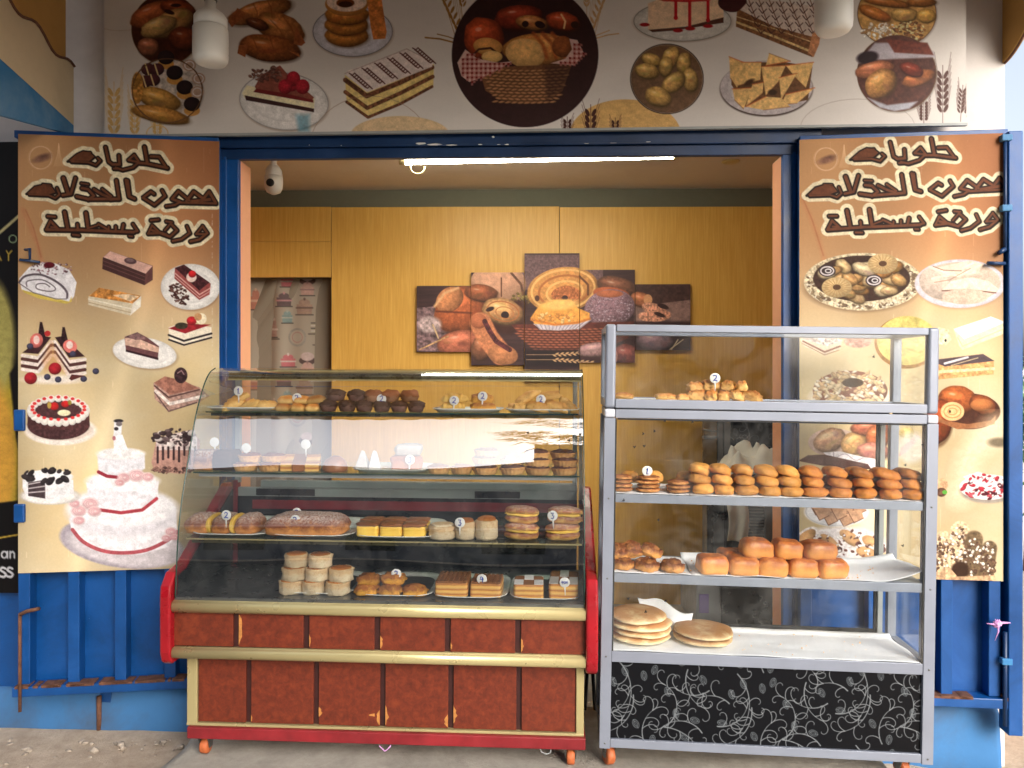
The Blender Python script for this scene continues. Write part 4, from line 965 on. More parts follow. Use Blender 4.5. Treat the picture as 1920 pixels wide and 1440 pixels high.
M['lamp_house'] = simple('tarnished_lamp_housing', rgb(96, 92, 66), 0.3, 0.7, 0.3, 12)
M['greyframe'] = simple('grey_plastic_frame', rgb(150, 154, 154), 0.5, 0, 0.1, 6)
M['orange'] = simple('orange_castor_rubber', rgb(176, 92, 48), 0.6, 0, 0.3, 40, 0.2)
M['white'] = simple('white_plastic', rgb(226, 226, 222), 0.35, 0, 0.04, 9)
M['dish'] = simple('white_glazed_dish', rgb(228, 230, 224), 0.2, 0, 0.04, 9)
M['paper'] = simple('white_baking_paper', rgb(226, 228, 234), 0.7, 0, 0.05, 7, 0.1)
M['cloth'] = simple('white_cloth', rgb(226, 224, 212), 0.85, 0, 0.06, 9, 0.1)
M['ink'] = simple('blue_pen_ink', rgb(40, 70, 170), 0.6, 0, 0.1)
M['flychitin'] = simple('black_fly_body', rgb(24, 22, 22), 0.4, 0, 0.2)
M['flywing'] = glass('fly_wing', (0.5, 0.5, 0.48), 1.2, 0.2, 0.4)
M['glass'] = glass('showcase_glass', (0.97, 0.99, 0.98), 1.4, 0.0, 0.05)
M['frontglass'] = glass('coated_curved_glass', (0.98, 0.995, 0.99), 3.5, 0.0, 0.04)
M['glass_c'] = glass('cabinet_glass', (0.98, 0.99, 0.985), 1.4, 0.0, 0.05)
M['shelfglass'] = glass('green_edged_shelf_glass', (0.80, 0.92, 0.87), 1.5, 0.0, 0.08)
M['edgeglass'] = simple('green_glass_edge', rgb(38, 66, 58), 0.15, 0, 0.2, 20)
M['led'] = emis('lit_led', (0.93, 0.98, 1.0), 7.0)
M['tube'] = emis('lit_fluorescent_tube', (1.0, 0.95, 0.80), 42.0)
M['black'] = simple('black_appliance', rgb(26, 26, 28), 0.3, 0, 0.2, 8)
M['greyapp'] = simple('grey_appliance', rgb(112, 114, 116), 0.45, 0.2, 0.08, 8)
M['purple'] = simple('purple_sticker', rgb(76, 50, 120), 0.5)
M['brownglass'] = simple('brown_tinted_drawer', rgb(110, 92, 66), 0.25, 0.0, 0.1, 6)
M['pink'] = simple('pink_string', rgb(206, 150, 206), 0.8, 0, 0.15, 60, 0.2)
def _ground(name, a, b, c, sc=1.0):
    t = NT(name); co = t.coord(); n = t.noise(1.6 * sc, 8, 0.68, co, 0.6); n2 = t.noise(18 * sc, 7, 0.7, co); n3 = t.noise(80, 4, 0.7, co)
    col = t.mix(t.ramp(n2, [(0.35, 0.0), (0.7, 1.0)]), t.ramp(n, [(0.3, a), (0.7, b)]), c)
    col = t.mix(0.5, t.ramp(n, [(0.3, a), (0.7, b)]), col)
    t.set(col, 0.9, 0, 0.25); t.bump(t.mix(0.5, n2, n3), 0.7, 0.012); return t.m
M['ground'] = _ground('sandy_ground', rgb(176, 158, 138), rgb(212, 194, 172), rgb(140, 118, 98))
M['slab'] = _ground('worn_concrete', rgb(142, 136, 126), rgb(186, 180, 168), rgb(116, 110, 102), 0.7)
M['awning'] = simple('corrugated_awning_sheet', rgb(150, 120, 80), 0.6, 0, 0.2, 3, 0.1)
M['print'] = attr_mat('printed_vinyl', 0.6, 0.86, spec=0.15)
M['print_top'] = attr_mat('printed_fascia_vinyl', 0.55, 0.98, spec=0.2)
M['canvas'] = attr_mat('printed_canvas', 0.6, 0.95, wrinkle=False)
M['fabric'] = attr_mat('printed_curtain_fabric', 0.9, 0.8, wrinkle=False)
M['floral'] = attr_mat('black_laminate_silver_scrolls', 0.35, 0.8, wrinkle=False, spec=0.15)
# baked goods: Generated z runs 0..1 from the base to the top of each piece
def food(name, side, top, dark=None, lo=0.45, hi=0.75, sc=14, rough=0.6, bump=0.5, sugar=0.0, spots=0.35, gloss_top=None):
    t = NT(name); g = t.coord('Generated'); co = t.coord('Object'); z = t.sep(g)[2]
    n = t.noise(sc * 2.5, 5, 0.65, co, 0.3); n2 = t.noise(sc * 9, 4, 0.7, co)
    zz = t.math('ADD', z, t.math('MULTIPLY', t.math('SUBTRACT', n, 0.5), 0.7))
    c = t.ramp(zz, [(lo, side), (hi, top)])
    d = dark or tuple(x * 0.45 for x in top)
    c = t.mix(t.ramp(n2, [(0.56, 0.0), (0.72, spots)]), c, d)
    c = t.mix(t.ramp(n, [(0.3, 0.35), (0.5, 0.0)]), c, tuple(min(1, x * 1.5) for x in side))
    if sugar:
        s = t.ramp(t.math('MULTIPLY', t.ramp(n2, [(0.38, 0.0), (0.6, 1.0)]), t.ramp(z, [(0.5, 0.0), (0.85, 1.0)])), [(0.0, 0.0), (1.0, sugar)])
        c = t.mix(s, c, rgb(232, 222, 216))
    oi = t.n("ShaderNodeObjectInfo"); rv = t.ramp(oi.outputs['Random'], [(0.0, (0.70, 0.66, 0.60)), (0.45, (0.98, 0.96, 0.93)), (1.0, (1.16, 1.16, 1.14))])
    c = t.mix(1.0, c, rv, 'MULTIPLY')   # every piece baked a little differently
    t.set(c, rough, 0, 0.35); t.bump(t.mix(0.5, n, n2), bump, 0.010)
    t.p.inputs['Subsurface Weight'].default_value = 0.0
    return t.m
def layered(name, cols, freq, top, sc=30):
    t = NT(name); g = t.coord('Generated'); co = t.coord('Object'); z = t.sep(g)[2]; n = t.noise(sc, 5, 0.7, co)
    zz = t.math('FRACT', t.math('MULTIPLY', t.math('ADD', z, t.math('MULTIPLY', n, 0.10)), freq))
    c = t.ramp(zz, cols); c = t.mix(t.ramp(z, [(0.93, 0.0), (0.96, 1.0)]), c, top); t.set(c, 0.65, 0, 0.35); t.bump(n, 0.6, 0.004); return t.m
F_ = {
 'butter': food('pale_butter_cookie', rgb(226, 186, 116), rgb(214, 158, 84), rgb(168, 104, 48), sc=10, spots=.3),
 'roll': food('small_filled_roll', rgb(224, 186, 116), rgb(196, 126, 56), rgb(140, 76, 34), .35, .7),
 'choc': food('dark_chocolate_crumb', rgb(58, 34, 26), rgb(64, 36, 26), rgb(30, 16, 12), bump=.9, spots=.5),
 'darkcup': food('brown_paper_cup', rgb(84, 58, 56), rgb(98, 70, 66), rgb(60, 40, 40), bump=.2, rough=.7, spots=.15),
 'brown': food('brown_cake_crumb', rgb(146, 88, 54), rgb(150, 84, 46), rgb(90, 46, 28), bump=.7, spots=.4),
 'browncup': food('tan_paper_cup', rgb(136, 96, 70), rgb(150, 106, 78), rgb(104, 70, 52), bump=.2, spots=.2),
 'piped': food('piped_cookie', rgb(232, 190, 104), rgb(222, 168, 76), rgb(180, 110, 44)),
 'flaky': food('flaky_pastry', rgb(226, 180, 108), rgb(206, 146, 74), rgb(140, 78, 36), .4, .8, sc=9, bump=.9, spots=.55),
 'flaky2': food('glazed_flaky_pastry', rgb(226, 178, 108), rgb(194, 120, 52), rgb(136, 68, 26), .35, .75, sc=11, rough=.45, bump=.9, spots=.5),
 'crust': food('tartlet_crust', rgb(216, 170, 108), rgb(200, 146, 86), rgb(160, 100, 54), bump=.5),
 'jam': food('brown_tart_filling', rgb(130, 70, 40), rgb(120, 60, 36), rgb(80, 40, 26), rough=.35, bump=.6),
 'choctop': food('chocolate_tart_filling', rgb(84, 46, 34), rgb(92, 52, 38), rgb(50, 26, 20), rough=.35, bump=.8),
 'loafy': food('sugared_cake', rgb(216, 150, 84), rgb(134, 74, 48), rgb(96, 50, 32), .22, .5, sugar=.75, spots=.2, bump=.3),
 'yellow': food('yellow_cream', rgb(244, 206, 96), rgb(240, 196, 84), rgb(220, 160, 60), rough=.45, bump=.1, spots=.1),
 'browntop': food('brown_glaze', rgb(150, 96, 58), rgb(140, 86, 54), rgb(110, 64, 40), rough=.3, bump=.1),
 'cream': food('coconut_cream_side', rgb(232, 214, 182), rgb(222, 190, 146), rgb(170, 112, 66), rough=.75, bump=1.0, spots=.55, sc=16),
 'caramel': food('caramel_top', rgb(196, 130, 60), rgb(176, 104, 46), rgb(120, 66, 30), rough=.25, bump=.4),
 'bun': food('sweet_bun', rgb(232, 184, 108), rgb(150, 80, 40), rgb(120, 60, 30), .25, .6, sugar=.5, rough=.45, bump=.25, spots=.15),
 'nutty': food('nut_crusted_cake', rgb(232, 170, 66), rgb(170, 104, 50), rgb(90, 50, 26), .3, .65, sc=20, bump=1.0, spots=.7),
 'cookie': food('round_golden_bread_bun', rgb(206, 146, 74), rgb(196, 138, 66), rgb(130, 74, 32), .2, .8, sc=8, bump=.5, spots=.45),
 'cookie2': food('round_amber_bread_bun', rgb(194, 126, 56), rgb(166, 98, 40), rgb(110, 58, 24), .2, .8, sc=8, bump=.5, spots=.45),
 'flatbis': food('flat_brown_biscuit', rgb(206, 146, 84), rgb(150, 88, 48), rgb(90, 50, 30), .2, .8, sc=12, bump=.8, spots=.6),
 'swirl': food('dark_swirl_roll', rgb(206, 146, 80), rgb(122, 66, 34), rgb(56, 30, 20), .3, .6, sc=12, rough=.4, bump=.9, spots=.6),
 'square': food('square_milk_bread', rgb(212, 146, 80), rgb(160, 84, 36), rgb(120, 62, 28), .4, .85, sc=9, rough=.4, bump=.25, spots=.15),
 'flat': food('round_flatbread', rgb(232, 212, 172), rgb(188, 138, 90), rgb(130, 80, 46), .45, .9, sc=4, bump=.3, spots=.35),
 'powder': food('powder_sugar', rgb(236, 232, 230), rgb(236, 234, 234), rgb(210, 200, 196), bump=.6, spots=.1),
 'pinkcake': food('orange_coconut_cake', rgb(214, 130, 74), rgb(186, 106, 70), rgb(220, 180, 150), bump=1., spots=.5),
 'crepe': food('wrapped_grey_cake', rgb(190, 186, 182), rgb(206, 204, 204), rgb(130, 120, 116), bump=.4),
}
F_['mille'] = layered('millefeuille', [(0.0, rgb(196, 140, 74)), (0.3, rgb(232, 190, 110)), (0.62, rgb(226, 170, 84)), (0.8, rgb(170, 100, 50)), (1.0, rgb(206, 150, 84))], 3, rgb(150, 96, 52))
F_['waffle'] = simple('waffle_brown_icing', rgb(140, 88, 46), 0.5, 0, .3, 60, .8)

# ------------------------------------------------------------------ ground and street
def gheight(x, y):
    n = mnoise.noise(Vector((x * 1.3, y * 1.3, 0))) * .03 + mnoise.noise(Vector((x * 6, y * 6, 3))) * .012
    s = max(0, min(1, (x - 0.6) / 1.4)); s = s * s * (3 - 2 * s)
    return -0.175 * (1 - s) - 0.29 * s + n * (1 if y > 0 else .4)
def axis(a, b, fine0, fine1, f, c):
    o = []; x = a
    while x < b:
        o.append(x); x += f if fine0 <= x < fine1 else c
    o.append(b); return o
gx = axis(-60, 60, -2.6, 3.4, .05, 3.0); gy = axis(-60, 60, 2.6, 4.2, .05, 3.0)
g = MB(); g.add([(x, y, gheight(x, y)) for y in gy for x in gx], [(j*len(gx)+i, j*len(gx)+i+1, (j+1)*len(gx)+i+1, (j+1)*len(gx)+i) for j in range(len(gy)-1) for i in range(len(gx)-1)], True)
tag(g.obj('ground', M['ground']), kind='structure')
def slab_edge(y): return -1.36 + .03 * math.sin(y * 9) - max(0, 2.75 - y) * .35
sx = 90; sy = 110
g = MB(); V = []
for j in range(sy + 1):
    y = -.25 + (3.56 + .25) * (j / sy) ** .7
    for i in range(sx + 1):
        u = i / sx; x = slab_edge(y) * (1 - u) + (1.42 + .03 * math.sin(y * 7) + max(0, 2.5 - y) * .3) * u
        z = -.034 + mnoise.noise(Vector((x * 5, y * 5, 1))) * .005
        if i in (0, sx): z = -.34
        V.append((x, y, z))
g.add(V, [(j*(sx+1)+i, j*(sx+1)+i+1, (j+1)*(sx+1)+i+1, (j+1)*(sx+1)+i) for j in range(sy) for i in range(sx)], True)
tag(g.obj('pavement_slab', M['slab']), kind='structure')

M['asphalt'] = _ground('dark_asphalt', rgb(52, 52, 54), rgb(70, 70, 72), rgb(40, 40, 42), 1.5)
tag(MB().box(-30, 30, -7.6, -.27, -.40, -.13).obj('road', M['asphalt']), kind='structure')
# ------------------------------------------------------------------ the shop building
H = lambda F, px, py, d=0.0: hit(F, px, py, d)
oL = H(WF, 445, 500).x; oR = H(WF, 1470, 500).x; oT = H(WF, 960, 293).z
wR = H(WF, 1884, 300).x
b = thing('shop_building', WF, 'white plastered bakery building whose wide opening is framed in blue steel', 'building')
m = MB().box(-3.4, oL, 0, .14, -.4, oT).box(oR, wR, 0, .14, -.4, oT).box(-3.4, wR, 0, .03, oT, 3.8)
m.obj('facade_wall', M['plaster'], b)
m = MB().box(oL, oL + .004, .002, .15, -.1, oT - .004).box(oR - .004, oR, .002, .15, -.1, oT - .004)
m.each('door_reveal', M['peach'], b)
pl = MB()
def plinth(x0, x1, z0, z1, d0, seedp):
    n = 40
    V = []
    for i in range(n + 1):
        x = x0 + (x1 - x0) * i / n
        for (dd, z) in ((0.0, z1), (-d0 * .7, z1 - .004), (-d0, z1 - .03), (-d0 - .01, (z0 + z1) / 2), (-d0 - .02, z0)):
            q = mnoise.noise(Vector((x * 5, z * 9, seedp))) * .012; V.append((x, dd + q - (.0 if dd else 0), z + (q * .6)))
    pl.add(V, [(i*5+k, i*5+k+1, (i+1)*5+k+1, (i+1)*5+k) for i in range(n) for k in range(4)], True)
pzL = H(WF, 250, 1292, -.05).z
plinth(-3.3, oL - .0, -.36, pzL, .05, 1); pzR = H(WF, 1800, 1325, -.05).z
plinth(oR + .05, H(WF, 1872, 1300, -.05).x, -.4, pzR, .05, 2)
pl.each('plinth', M['bluepaint'], b, solid=.01)
# the room behind the opening
RI = WF.inverted() @ ROOM
rl, rr = -1.9, 2.0
MB().box(rl, rr, .14, 1.55, 2.62, 2.68).obj('ceiling', M['ceiling'], b)
MB().box(rl - .08, rl, .14, 1.5, -.05, 2.62).box(rr, rr + .08, .14, 1.5, -.05, 2.62).each('side_wall', M['peach'], b)
MB().box(rl, rr, .142, 1.5, -.06, -.005).obj('floor', M['slab'], b)
dA = H(ROOM, 380, 520); dB = H(ROOM, 620, 520)
mm = MB().box(rl - .1, dA.x, .03, .1, -.06, 2.62, RI).box(dB.x, rr + .1, .03, .1, -.06, 2.62, RI).box(dA.x, dB.x, .03, .1, dA.z, 2.62, RI); mm.obj('back_wall', M['roomgrey'], b)
MB().box(dA.x - .02, dA.x, .1, .7, -.06, 2.3, RI).box(dB.x, dB.x + .02, .1, .7, -.06, 2.3, RI).box(dA.x - .02, dB.x + .02, .1, .7, 2.3, 2.32, RI).box(dA.x - .02, dB.x + .02, .7, .72, -.06, 2.32, RI).obj('passage', M['roomgrey'], b)
zt = H(ROOM, 960, 388).z
def wp(x0, x1, y0, y1):
    a = H(ROOM, x0, y0); c = H(ROOM, x1, y1); g_ = .002
    mb = MB().box(a.x + g_, c.x - g_, 0.0, .025, c.z + g_, a.z - g_, RI); mb.obj('wood_panel', M['wood'], b, bevel=.0015)
yy = lambda z: 0
wp(400, 621, 388, 453.5); wp(400, 621, 453.5, 520); wp(621, 1049, 388, 1250); wp(1049, 1640, 388, 1250)

# blue steel frame round the opening
fr = thing('door_frame', WF, 'dark blue steel frame with chipped paint around the shop opening', 'door frame')
a = H(WF, 412, 500, -.03); c = H(WF, 447, 500, -.03)
MB().box(a.x, c.x, -.03, -.001, -.1, oT + .01).box(a.x + .02, a.x + .034, -.036, -.029, 0, oT).obj('post', M['blue'], fr, bevel=.003)
a = H(WF, 1468, 500, -.03); c = H(WF, 1500, 500, -.03)
MB().box(a.x, c.x, -.03, -.001, -.1, oT + .01).box(c.x - .034, c.x - .02, -.036, -.029, 0, oT).obj('post', M['blue'], fr, bevel=.003)
zb = H(WF, 960, 294, -.035).z; zm = H(WF, 960, 272, -.05).z; ztop = H(WF, 960, 242, -.05).z
x0 = H(WF, 386, 260, -.05).x; x1 = H(WF, 1541, 250, -.05).x
MB().box(x0, x1, -.05, -.001, zm, ztop).box(x0 + .06, x1 - .06, -.035, -.002, zb, zm - .001).box(x0, x1, -.054, -.049, zm - .002, zm + .006).obj('lintel', M['blue_dark'], fr, bevel=.003)
chips = MB(); rg = random.Random(8)
def chip(px, py, w, h):
    p = H(WF, px, py, -.056); n = 9
    V = [(p.x + w * math.cos(2*PI*k/n) * rg.uniform(.6, 1.1), -.0562, p.z + h * math.sin(2*PI*k/n) * rg.uniform(.5, 1.1)) for k in range(n)]
    chips.add(V, [tuple(range(n))])
for px, py, w, h in ((790,269,.03,.007),(815,271,.045,.005),(845,272,.03,.003),(900,271,.014,.003),(950,271,.012,.004),(925,257,.008,.006),(935,271,.01,.002),(1150,268,.02,.001),(1100,269,.014,.0012),(1216,266,.012,.0014),(580,272,.003,.002),(640,273,.003,.002)): chip(px, py, w, h)
chips.obj('paint_chip', M['white'], fr)

# big printed sign above
SF = frame(WF @ Vector((0, -.09, 0)), 1.7, -.25)
u0 = H(SF, 196, 200).x; u1 = H(SF, 1812, 200).x; zb_ = H(SF, 900, 243).z
o = painted('fascia_banner', SF, u0, u1, zb_, zb_ + .92, 0, .0026, fascia_sign, M['print_top'], thick=.012)
tag(o, 'wide beige printed banner of pastries and wheat ears above the blue lintel', 'banner')
MB().box(u0 - .003, u1 + .003, -.004, .016, -.012, -.001).obj('bottom_rail', M['greyframe'], o).location = (0, 0, zb_)

# ------------------------------------------------------------------ doors folded back, each with its banner
def door(px_h, px_o, yaw, ytopL, ytopR, side, label):
    hinge = WF @ Vector((H(WF, px_h, 600, -.06).x, -.06, 0))
    D = frame(hinge, yaw)
    e = H(D, px_o, 600, 0).x; s = 1 if e > 0 else -1
    t = thing('steel_door', D, label, 'door')
    zt_ = H(D, px_o, ytopL).z; zb_ = H(D, px_o, 1300 if s < 0 else 1322).z
    X0, X1 = sorted((0, e))
    MB().box(X0, X1, .034, .040, zb_, zt_).obj('door_sheet', M['blue'], t)
    ribs = [px_o + s * -12, 137, 225, 318, 402] if s < 0 else [1512, 1640, 1776, 1866]
    for k, px in enumerate(ribs):
        u = H(D, px, 1180, -.03).x; w = .024
        MB().box(max(X0, u - w), min(X1, u + w), -.026, .0338, zb_ + .045, zt_ - .03).obj('rib', M['blue'], t, bevel=.003)
    MB().box(X0, X1, -.046, .0336, zb_, zb_ + .043).obj('bottom_rail', M['blue'], t, bevel=.004)
    r = MB(); rg2 = random.Random(px_h)
    for k in range(34):
        u = rg2.uniform(X0, X1); r.box(u, u + rg2.uniform(.01, .06), -.0475, .01, zb_ + .036, zb_ + .045 + rg2.uniform(0, .004))
    r.obj('rust_patch', M['rust'], t)
    MB().box(X0, X1, -.026, .0334, zt_ - .03, zt_ + .002).obj('top_rail', M['blue'], t, bevel=.003)
    ub = H(D, px_o + s * 4, 1200, -.05).x
    if s < 0:
        MB().tube([(ub + .02, -.05, H(D, 40, 1150, -.05).z), (ub + .02, -.05, zb_ - .06)], .007, 8).tube([(ub + .02, -.05, H(D, 40, 1152, -.05).z), (ub + .05, -.052, H(D, 40, 1146, -.05).z), (ub + .1, -.052, H(D, 40, 1142, -.05).z)], .008, 8).obj('drop_bolt', M['rust'], t)
        for py, pz in ((768, 808), (945, 980)):
            MB().box(ub - .01, ub + .035, -.045, -.0275, H(D, 40, pz, -.04).z, H(D, 40, py, -.04).z).obj('hinge_bracket', M['blue'], t, bevel=.006)
        MB().tube([(ub + .03, -.028, H(D, 50, 470).z), (ub + .06, -.05, H(D, 50, 470).z), (ub + .06, -.05, H(D, 50, 490).z), (ub + .02, -.05, H(D, 50, 490).z), (ub + .1, -.05, H(D, 50, 494).z)], .006, 8).obj('hook', M['blue_dark'], t)
    else:
        # folding outer stile with its own rod
        a_ = H(D, 1884, 700, -.02).x; b_ = H(D, 1911, 700, -.02).x
        MB().box(a_, b_, -.05, .03, H(D, 1895, 1376, -.03).z, H(D, 1895, 248, -.03).z).obj('edge_stile', M['blue'], t, bevel=.004)
        q = MB().tube([(a_ - .012, -.045, H(D, 1876, 262).z), (a_ - .012, -.045, H(D, 1876, 470).z)], .008, 8).tube([(a_ - .012, -.045, H(D, 1876, 1178).z), (a_ - .012, -.045, H(D, 1876, 1352).z)], .009, 8)
        q.tube([(a_ - .012, -.045, H(D, 1876, 470).z), (a_ - .04, -.05, H(D, 1876, 478).z)], .01, 8).tube([(a_ - .012, -.045, H(D, 1876, 497).z), (a_ - .085, -.05, H(D, 1876, 496).z)], .008, 8).obj('drop_bolt', M['blue_dark'], t)
        for py in (265, 395, 1232): MB().box(a_ - .03, a_ + .012, -.06, -.03, H(D, 1880, py + 6).z, H(D, 1880, py - 6).z).obj('bolt_bracket', M['fasciablue'], t, bevel=.004)
    return t, D
dl, DL = door(412, 32, -7.2, 248, 270, 'l', 'blue ribbed steel door folded back left of the pastry case under a cake banner')
dr, DR = door(1497, 1884, 6.2, 246, 262, 'r', 'blue ribbed steel door folded back right of the aluminium cabinet under a bread banner')
def banner(D, px0, px1, ytL, ybL, fn, label):
    a = H(D, px0, ytL, -.032); c = H(D, px1, ytL, -.032); zt_ = a.z; zb2 = H(D, px0, ybL, -.032).z
    o = painted('door_banner', D, min(a.x, c.x), max(a.x, c.x), zb2, zt_, -.032, .0022, fn, M['print'], thick=.003, edge=(200, 190, 176))
    return tag(o, label, 'banner')
banner(DL, 34, 411, 251, 1075, left_banner, 'tall beige banner with Arabic lettering above cakes, on the left door')
banner(DR, 1499, 1881, 262, 1079, right_banner, 'tall beige banner with Arabic lettering above breads, on the right door')

# neighbour's shutter and dark sign at the far left
NF = frame(WF @ Vector((0, -.035, 0)), 1.7)
t = thing('neighbour_shutter', NF, 'blue steel shutter of the next shop, low at the far left edge', 'shutter')
xa = -3.3; xb = H(NF, 213, 1300).x; zl = H(NF, 100, 1347).z
MB().box(xa, xb, .0, .01, zl, 1.35).obj('shutter_sheet', M['blue'], t)
MB().box(xa, xb + .001, -.02, -.0005, zl, zl + .05).box(xb - .05, xb, -.021, -.0005, zl + .051, 1.3).obj('shutter_frame', M['blue'], t, bevel=.003)
MB().tube([(H(NF, 193, 1300).x, -.03, H(NF, 193, 1300).z), (H(NF, 193, 1300).x, -.03, H(NF, 193, 1378).z)], .011, 8).obj('drop_bolt', M['rust'], t)
GF = frame(WF @ Vector((0, -.075, 0)), 1.7)
a = H(GF, -200, 268); c = H(GF, 45, 1112)
o = painted('neighbour_sign', GF, a.x, c.x, c.z, a.z, 0, .004, dark_sign, M['print'], thick=.02, edge=(20, 18, 18))
tag(o, 'black and gold poster with clipped words at the far left edge', 'sign')

# left and right side fascias with wavy edges, sloping awning sheet
def wavy(n, a, b, amp, per, y0, y1):
    return [(y0 + (y1 - y0) * i / n, a + (b - a) * i / n + amp * math.sin(2 * PI * (y0 + (y1 - y0) * i / n) / per + 1.2)) for i in range(n + 1)]
xs = -2.0
t = thing('side_fascia', Matrix.Identity(4), 'ochre and cream side fascia with a wavy edge and blue band, top left corner', 'fascia')
MB().box(xs - .05, xs - .02, 2.3, 3.38, 2.78, 3.8).obj('ochre_board', M['ochre'], t)
w1 = wavy(40, 3.10, 2.83, .022, .24, 2.3, 3.40)
lowE = lambda y: 2.36 + (y - 2.3) * .16
blueE = lambda y: 2.80 - (y - 2.3) * .20
P1 = [(y, z) for y, z in w1] + [(3.40, blueE(3.4)), (2.3, blueE(2.3))]
MB().prism([(p[0], p[1]) for p in P1], 'x', xs - .018, xs + .004).obj('cream_board', M['cream'], t)
MB().prism([(2.3, blueE(2.3) - .001), (3.4, blueE(3.4) - .001), (3.4, lowE(3.4)), (2.3, lowE(2.3))], 'x', xs - .018, xs + .004).obj('blue_band', M['fasciablue'], t)
MB().tube([(xs + .008, y, z) for y, z in w1], .006, 6).obj('edge_cord', M['rust'], t)
xr = 2.19
t = thing('side_fascia', Matrix.Identity(4), 'ochre side fascia with a wavy edge against the bright sky, top right corner', 'fascia')
w2 = wavy(40, 3.34, 2.83, .035, .5, 2.4, 3.40)
MB().prism([(y, z) for y, z in w2] + [(3.40, 3.8), (2.4, 3.8)], 'x', xr, xr + .02).obj('ochre_board', M['ochre'], t)
MB().tube([(xr + .01, y, z) for y, z in w2], .006, 6).obj('edge_cord', M['rust'], t)
t = thing('awning', Matrix.Identity(4), 'sloping corrugated awning over the shop front', 'awning')
def awf(u, v):
    x = -2.7 + 5.1 * u; y = 3.38 - 2.28 * v; return (x, y, 3.72 - .67 * v + .02 * math.sin(x * 2 * PI / .22))
MB().sheet(awf, 230, 3).obj('corrugated_sheet', M['awning'], t, solid=.004)
for y in (1.3, 2.4): MB().box(-2.7, 2.4, y, y + .05, 3.72 - .67 * (3.38 - y) / 2.28 - .09, 3.72 - .67 * (3.38 - y) / 2.28 - .035).obj('beam', M['blue'], t)
# paint-scraped pipe box in the upper left corner of the sign
# hanging bulbs
def bulb(px, ybot, w, Y, label):
    p = W(px, ybot, Y); r = w / 2 / FPX * Y
    t = thing('hanging_bulb', Matrix.Translation(p), label, 'light bulb', 'white bulbs hanging before the banner')
    MB().lathe([(r*.55, 0), (r*.84, .006), (r*.97, .02), (r, .04), (r, .155*r/.075), (r*.94, .162*r/.075)], 28).obj('diffuser', M['white'], t)
    MB().lathe([(r*.93, .163*r/.075), (r*.93, .205*r/.075), (r*.78, .222*r/.075), (r*.3, .25*r/.075), (r*.3, .28*r/.075)], 28).obj('base', M['white'], t)
    MB().lathe([(r*.36, .281*r/.075), (r*.36, .345*r/.075), (r*.1, .36*r/.075)], 16).obj('socket', M['greyapp'], t)
    MB().tube([(0, 0, .36*r/.075), (0, 0, 3.5 - p.z)], .004, 6).obj('cord', M['greyapp'], t)
bulb(395, 122, 64, 2.95, 'white unlit bulb hanging before the croissants of the banner, left one')
bulb(1563, 63, 68, 2.75, 'white unlit bulb cut by the top edge of the photo, right one')

# ------------------------------------------------------------------ inside the room
# tube light
a = W(760, 303, 3.62); c = W(1262, 292, 3.62)
t = thing('tube_light', Matrix.Translation(a), 'lit fluorescent tube hanging just below the lintel', 'lamp')
v = c - a
MB().tube([(0.0, 0, 0), tuple(v)], .0145, 14).obj('tube', M['tube'], t)
MB().tube([(-.03, 0, 0), (0, 0, 0)], .016, 12).tube([tuple(v), tuple(v * 1.02)], .016, 12).each('end_cap', M['gold'], t)
MB().tube([(.06 + .035*math.cos(x), -.0, -.03 + .03*math.sin(x)) for x in [2.6 + .3*k for k in range(14)]], .004, 6).obj('wire_loop', M['gold'], t)
a_ = MB().box(-.02, v.x + .02, .03, .05, .02, .05); a_.obj('holder', M['lamp_house'], t)
# camera
p = H(WF, 513, 305, .55); zc = 2.62
t = thing('security_camera', Matrix.Translation(WF @ Vector((p.x, .55, zc))), 'white bulb-shaped security camera under the shop ceiling', 'security camera')
k = .36 * .28
MB().lathe([(.052, -.001), (.052, -.008), (.02, -.022), (.016, -.05), (.028, -.065)][::-1], 24).obj('mount', M['white'], t)
MB().lathe([(.03, -.066), (.042, -.085), (.046, -.11), (.046, -.118)][::-1], 24).obj('neck', M['white'], t)
MB().lathe([(.047, -.1185), (.049, -.15), (.047, -.18), (.036, -.203), (.012, -.215)][::-1], 28).obj('head', M['white'], t)
MB().blob(.034, .03, .034, 2, 1, 0, M=Matrix.Translation((0, -.028, -.19))).obj('visor', M['white'], t)
l_ = MB().lathe([(.021, 0), (.021, .008), (.017, .012)], 20, M=Matrix.Translation((.0, -.052, -.165)) @ Matrix.Rotation(R(90), 4, 'X')); l_.obj('lens', M['black'], t)
p = H(WF, 1370, 306, .75)
t = thing('ceiling_spotlight', Matrix.Translation(WF @ Vector((p.x, .75, 2.62))), 'small round recessed ceiling light right of the tube', 'ceiling light')
MB().lathe([(.05, -.001), (.05, -.006), (.04, -.01), (.034, -.0105)][::-1], 24).obj('ring', M['gold'], t)
MB().lathe([(.033, -.002), (.03, -.008)][::-1], 20).obj('lens', M['greyapp'], t)
# curtain
a = H(ROOM, 468, 515, .13); c = H(ROOM, 623, 1230, .13)
def folds(U, V): return .016 * np.sin(U * 34 + np.sin(V * 2) * .4) * (0.6 + .4 * np.sin(U * 11)) + .008 * np.sin(U * 15 + 1)
o = painted('curtain', ROOM, a.x - .25, c.x, 0.35, a.z, .13, .004, curtain_print, M['fabric'], thick=.002, edge=(150, 140, 124), depth=folds)
tag(o, 'pale curtain printed with cakes hanging in the room doorway', 'curtain')
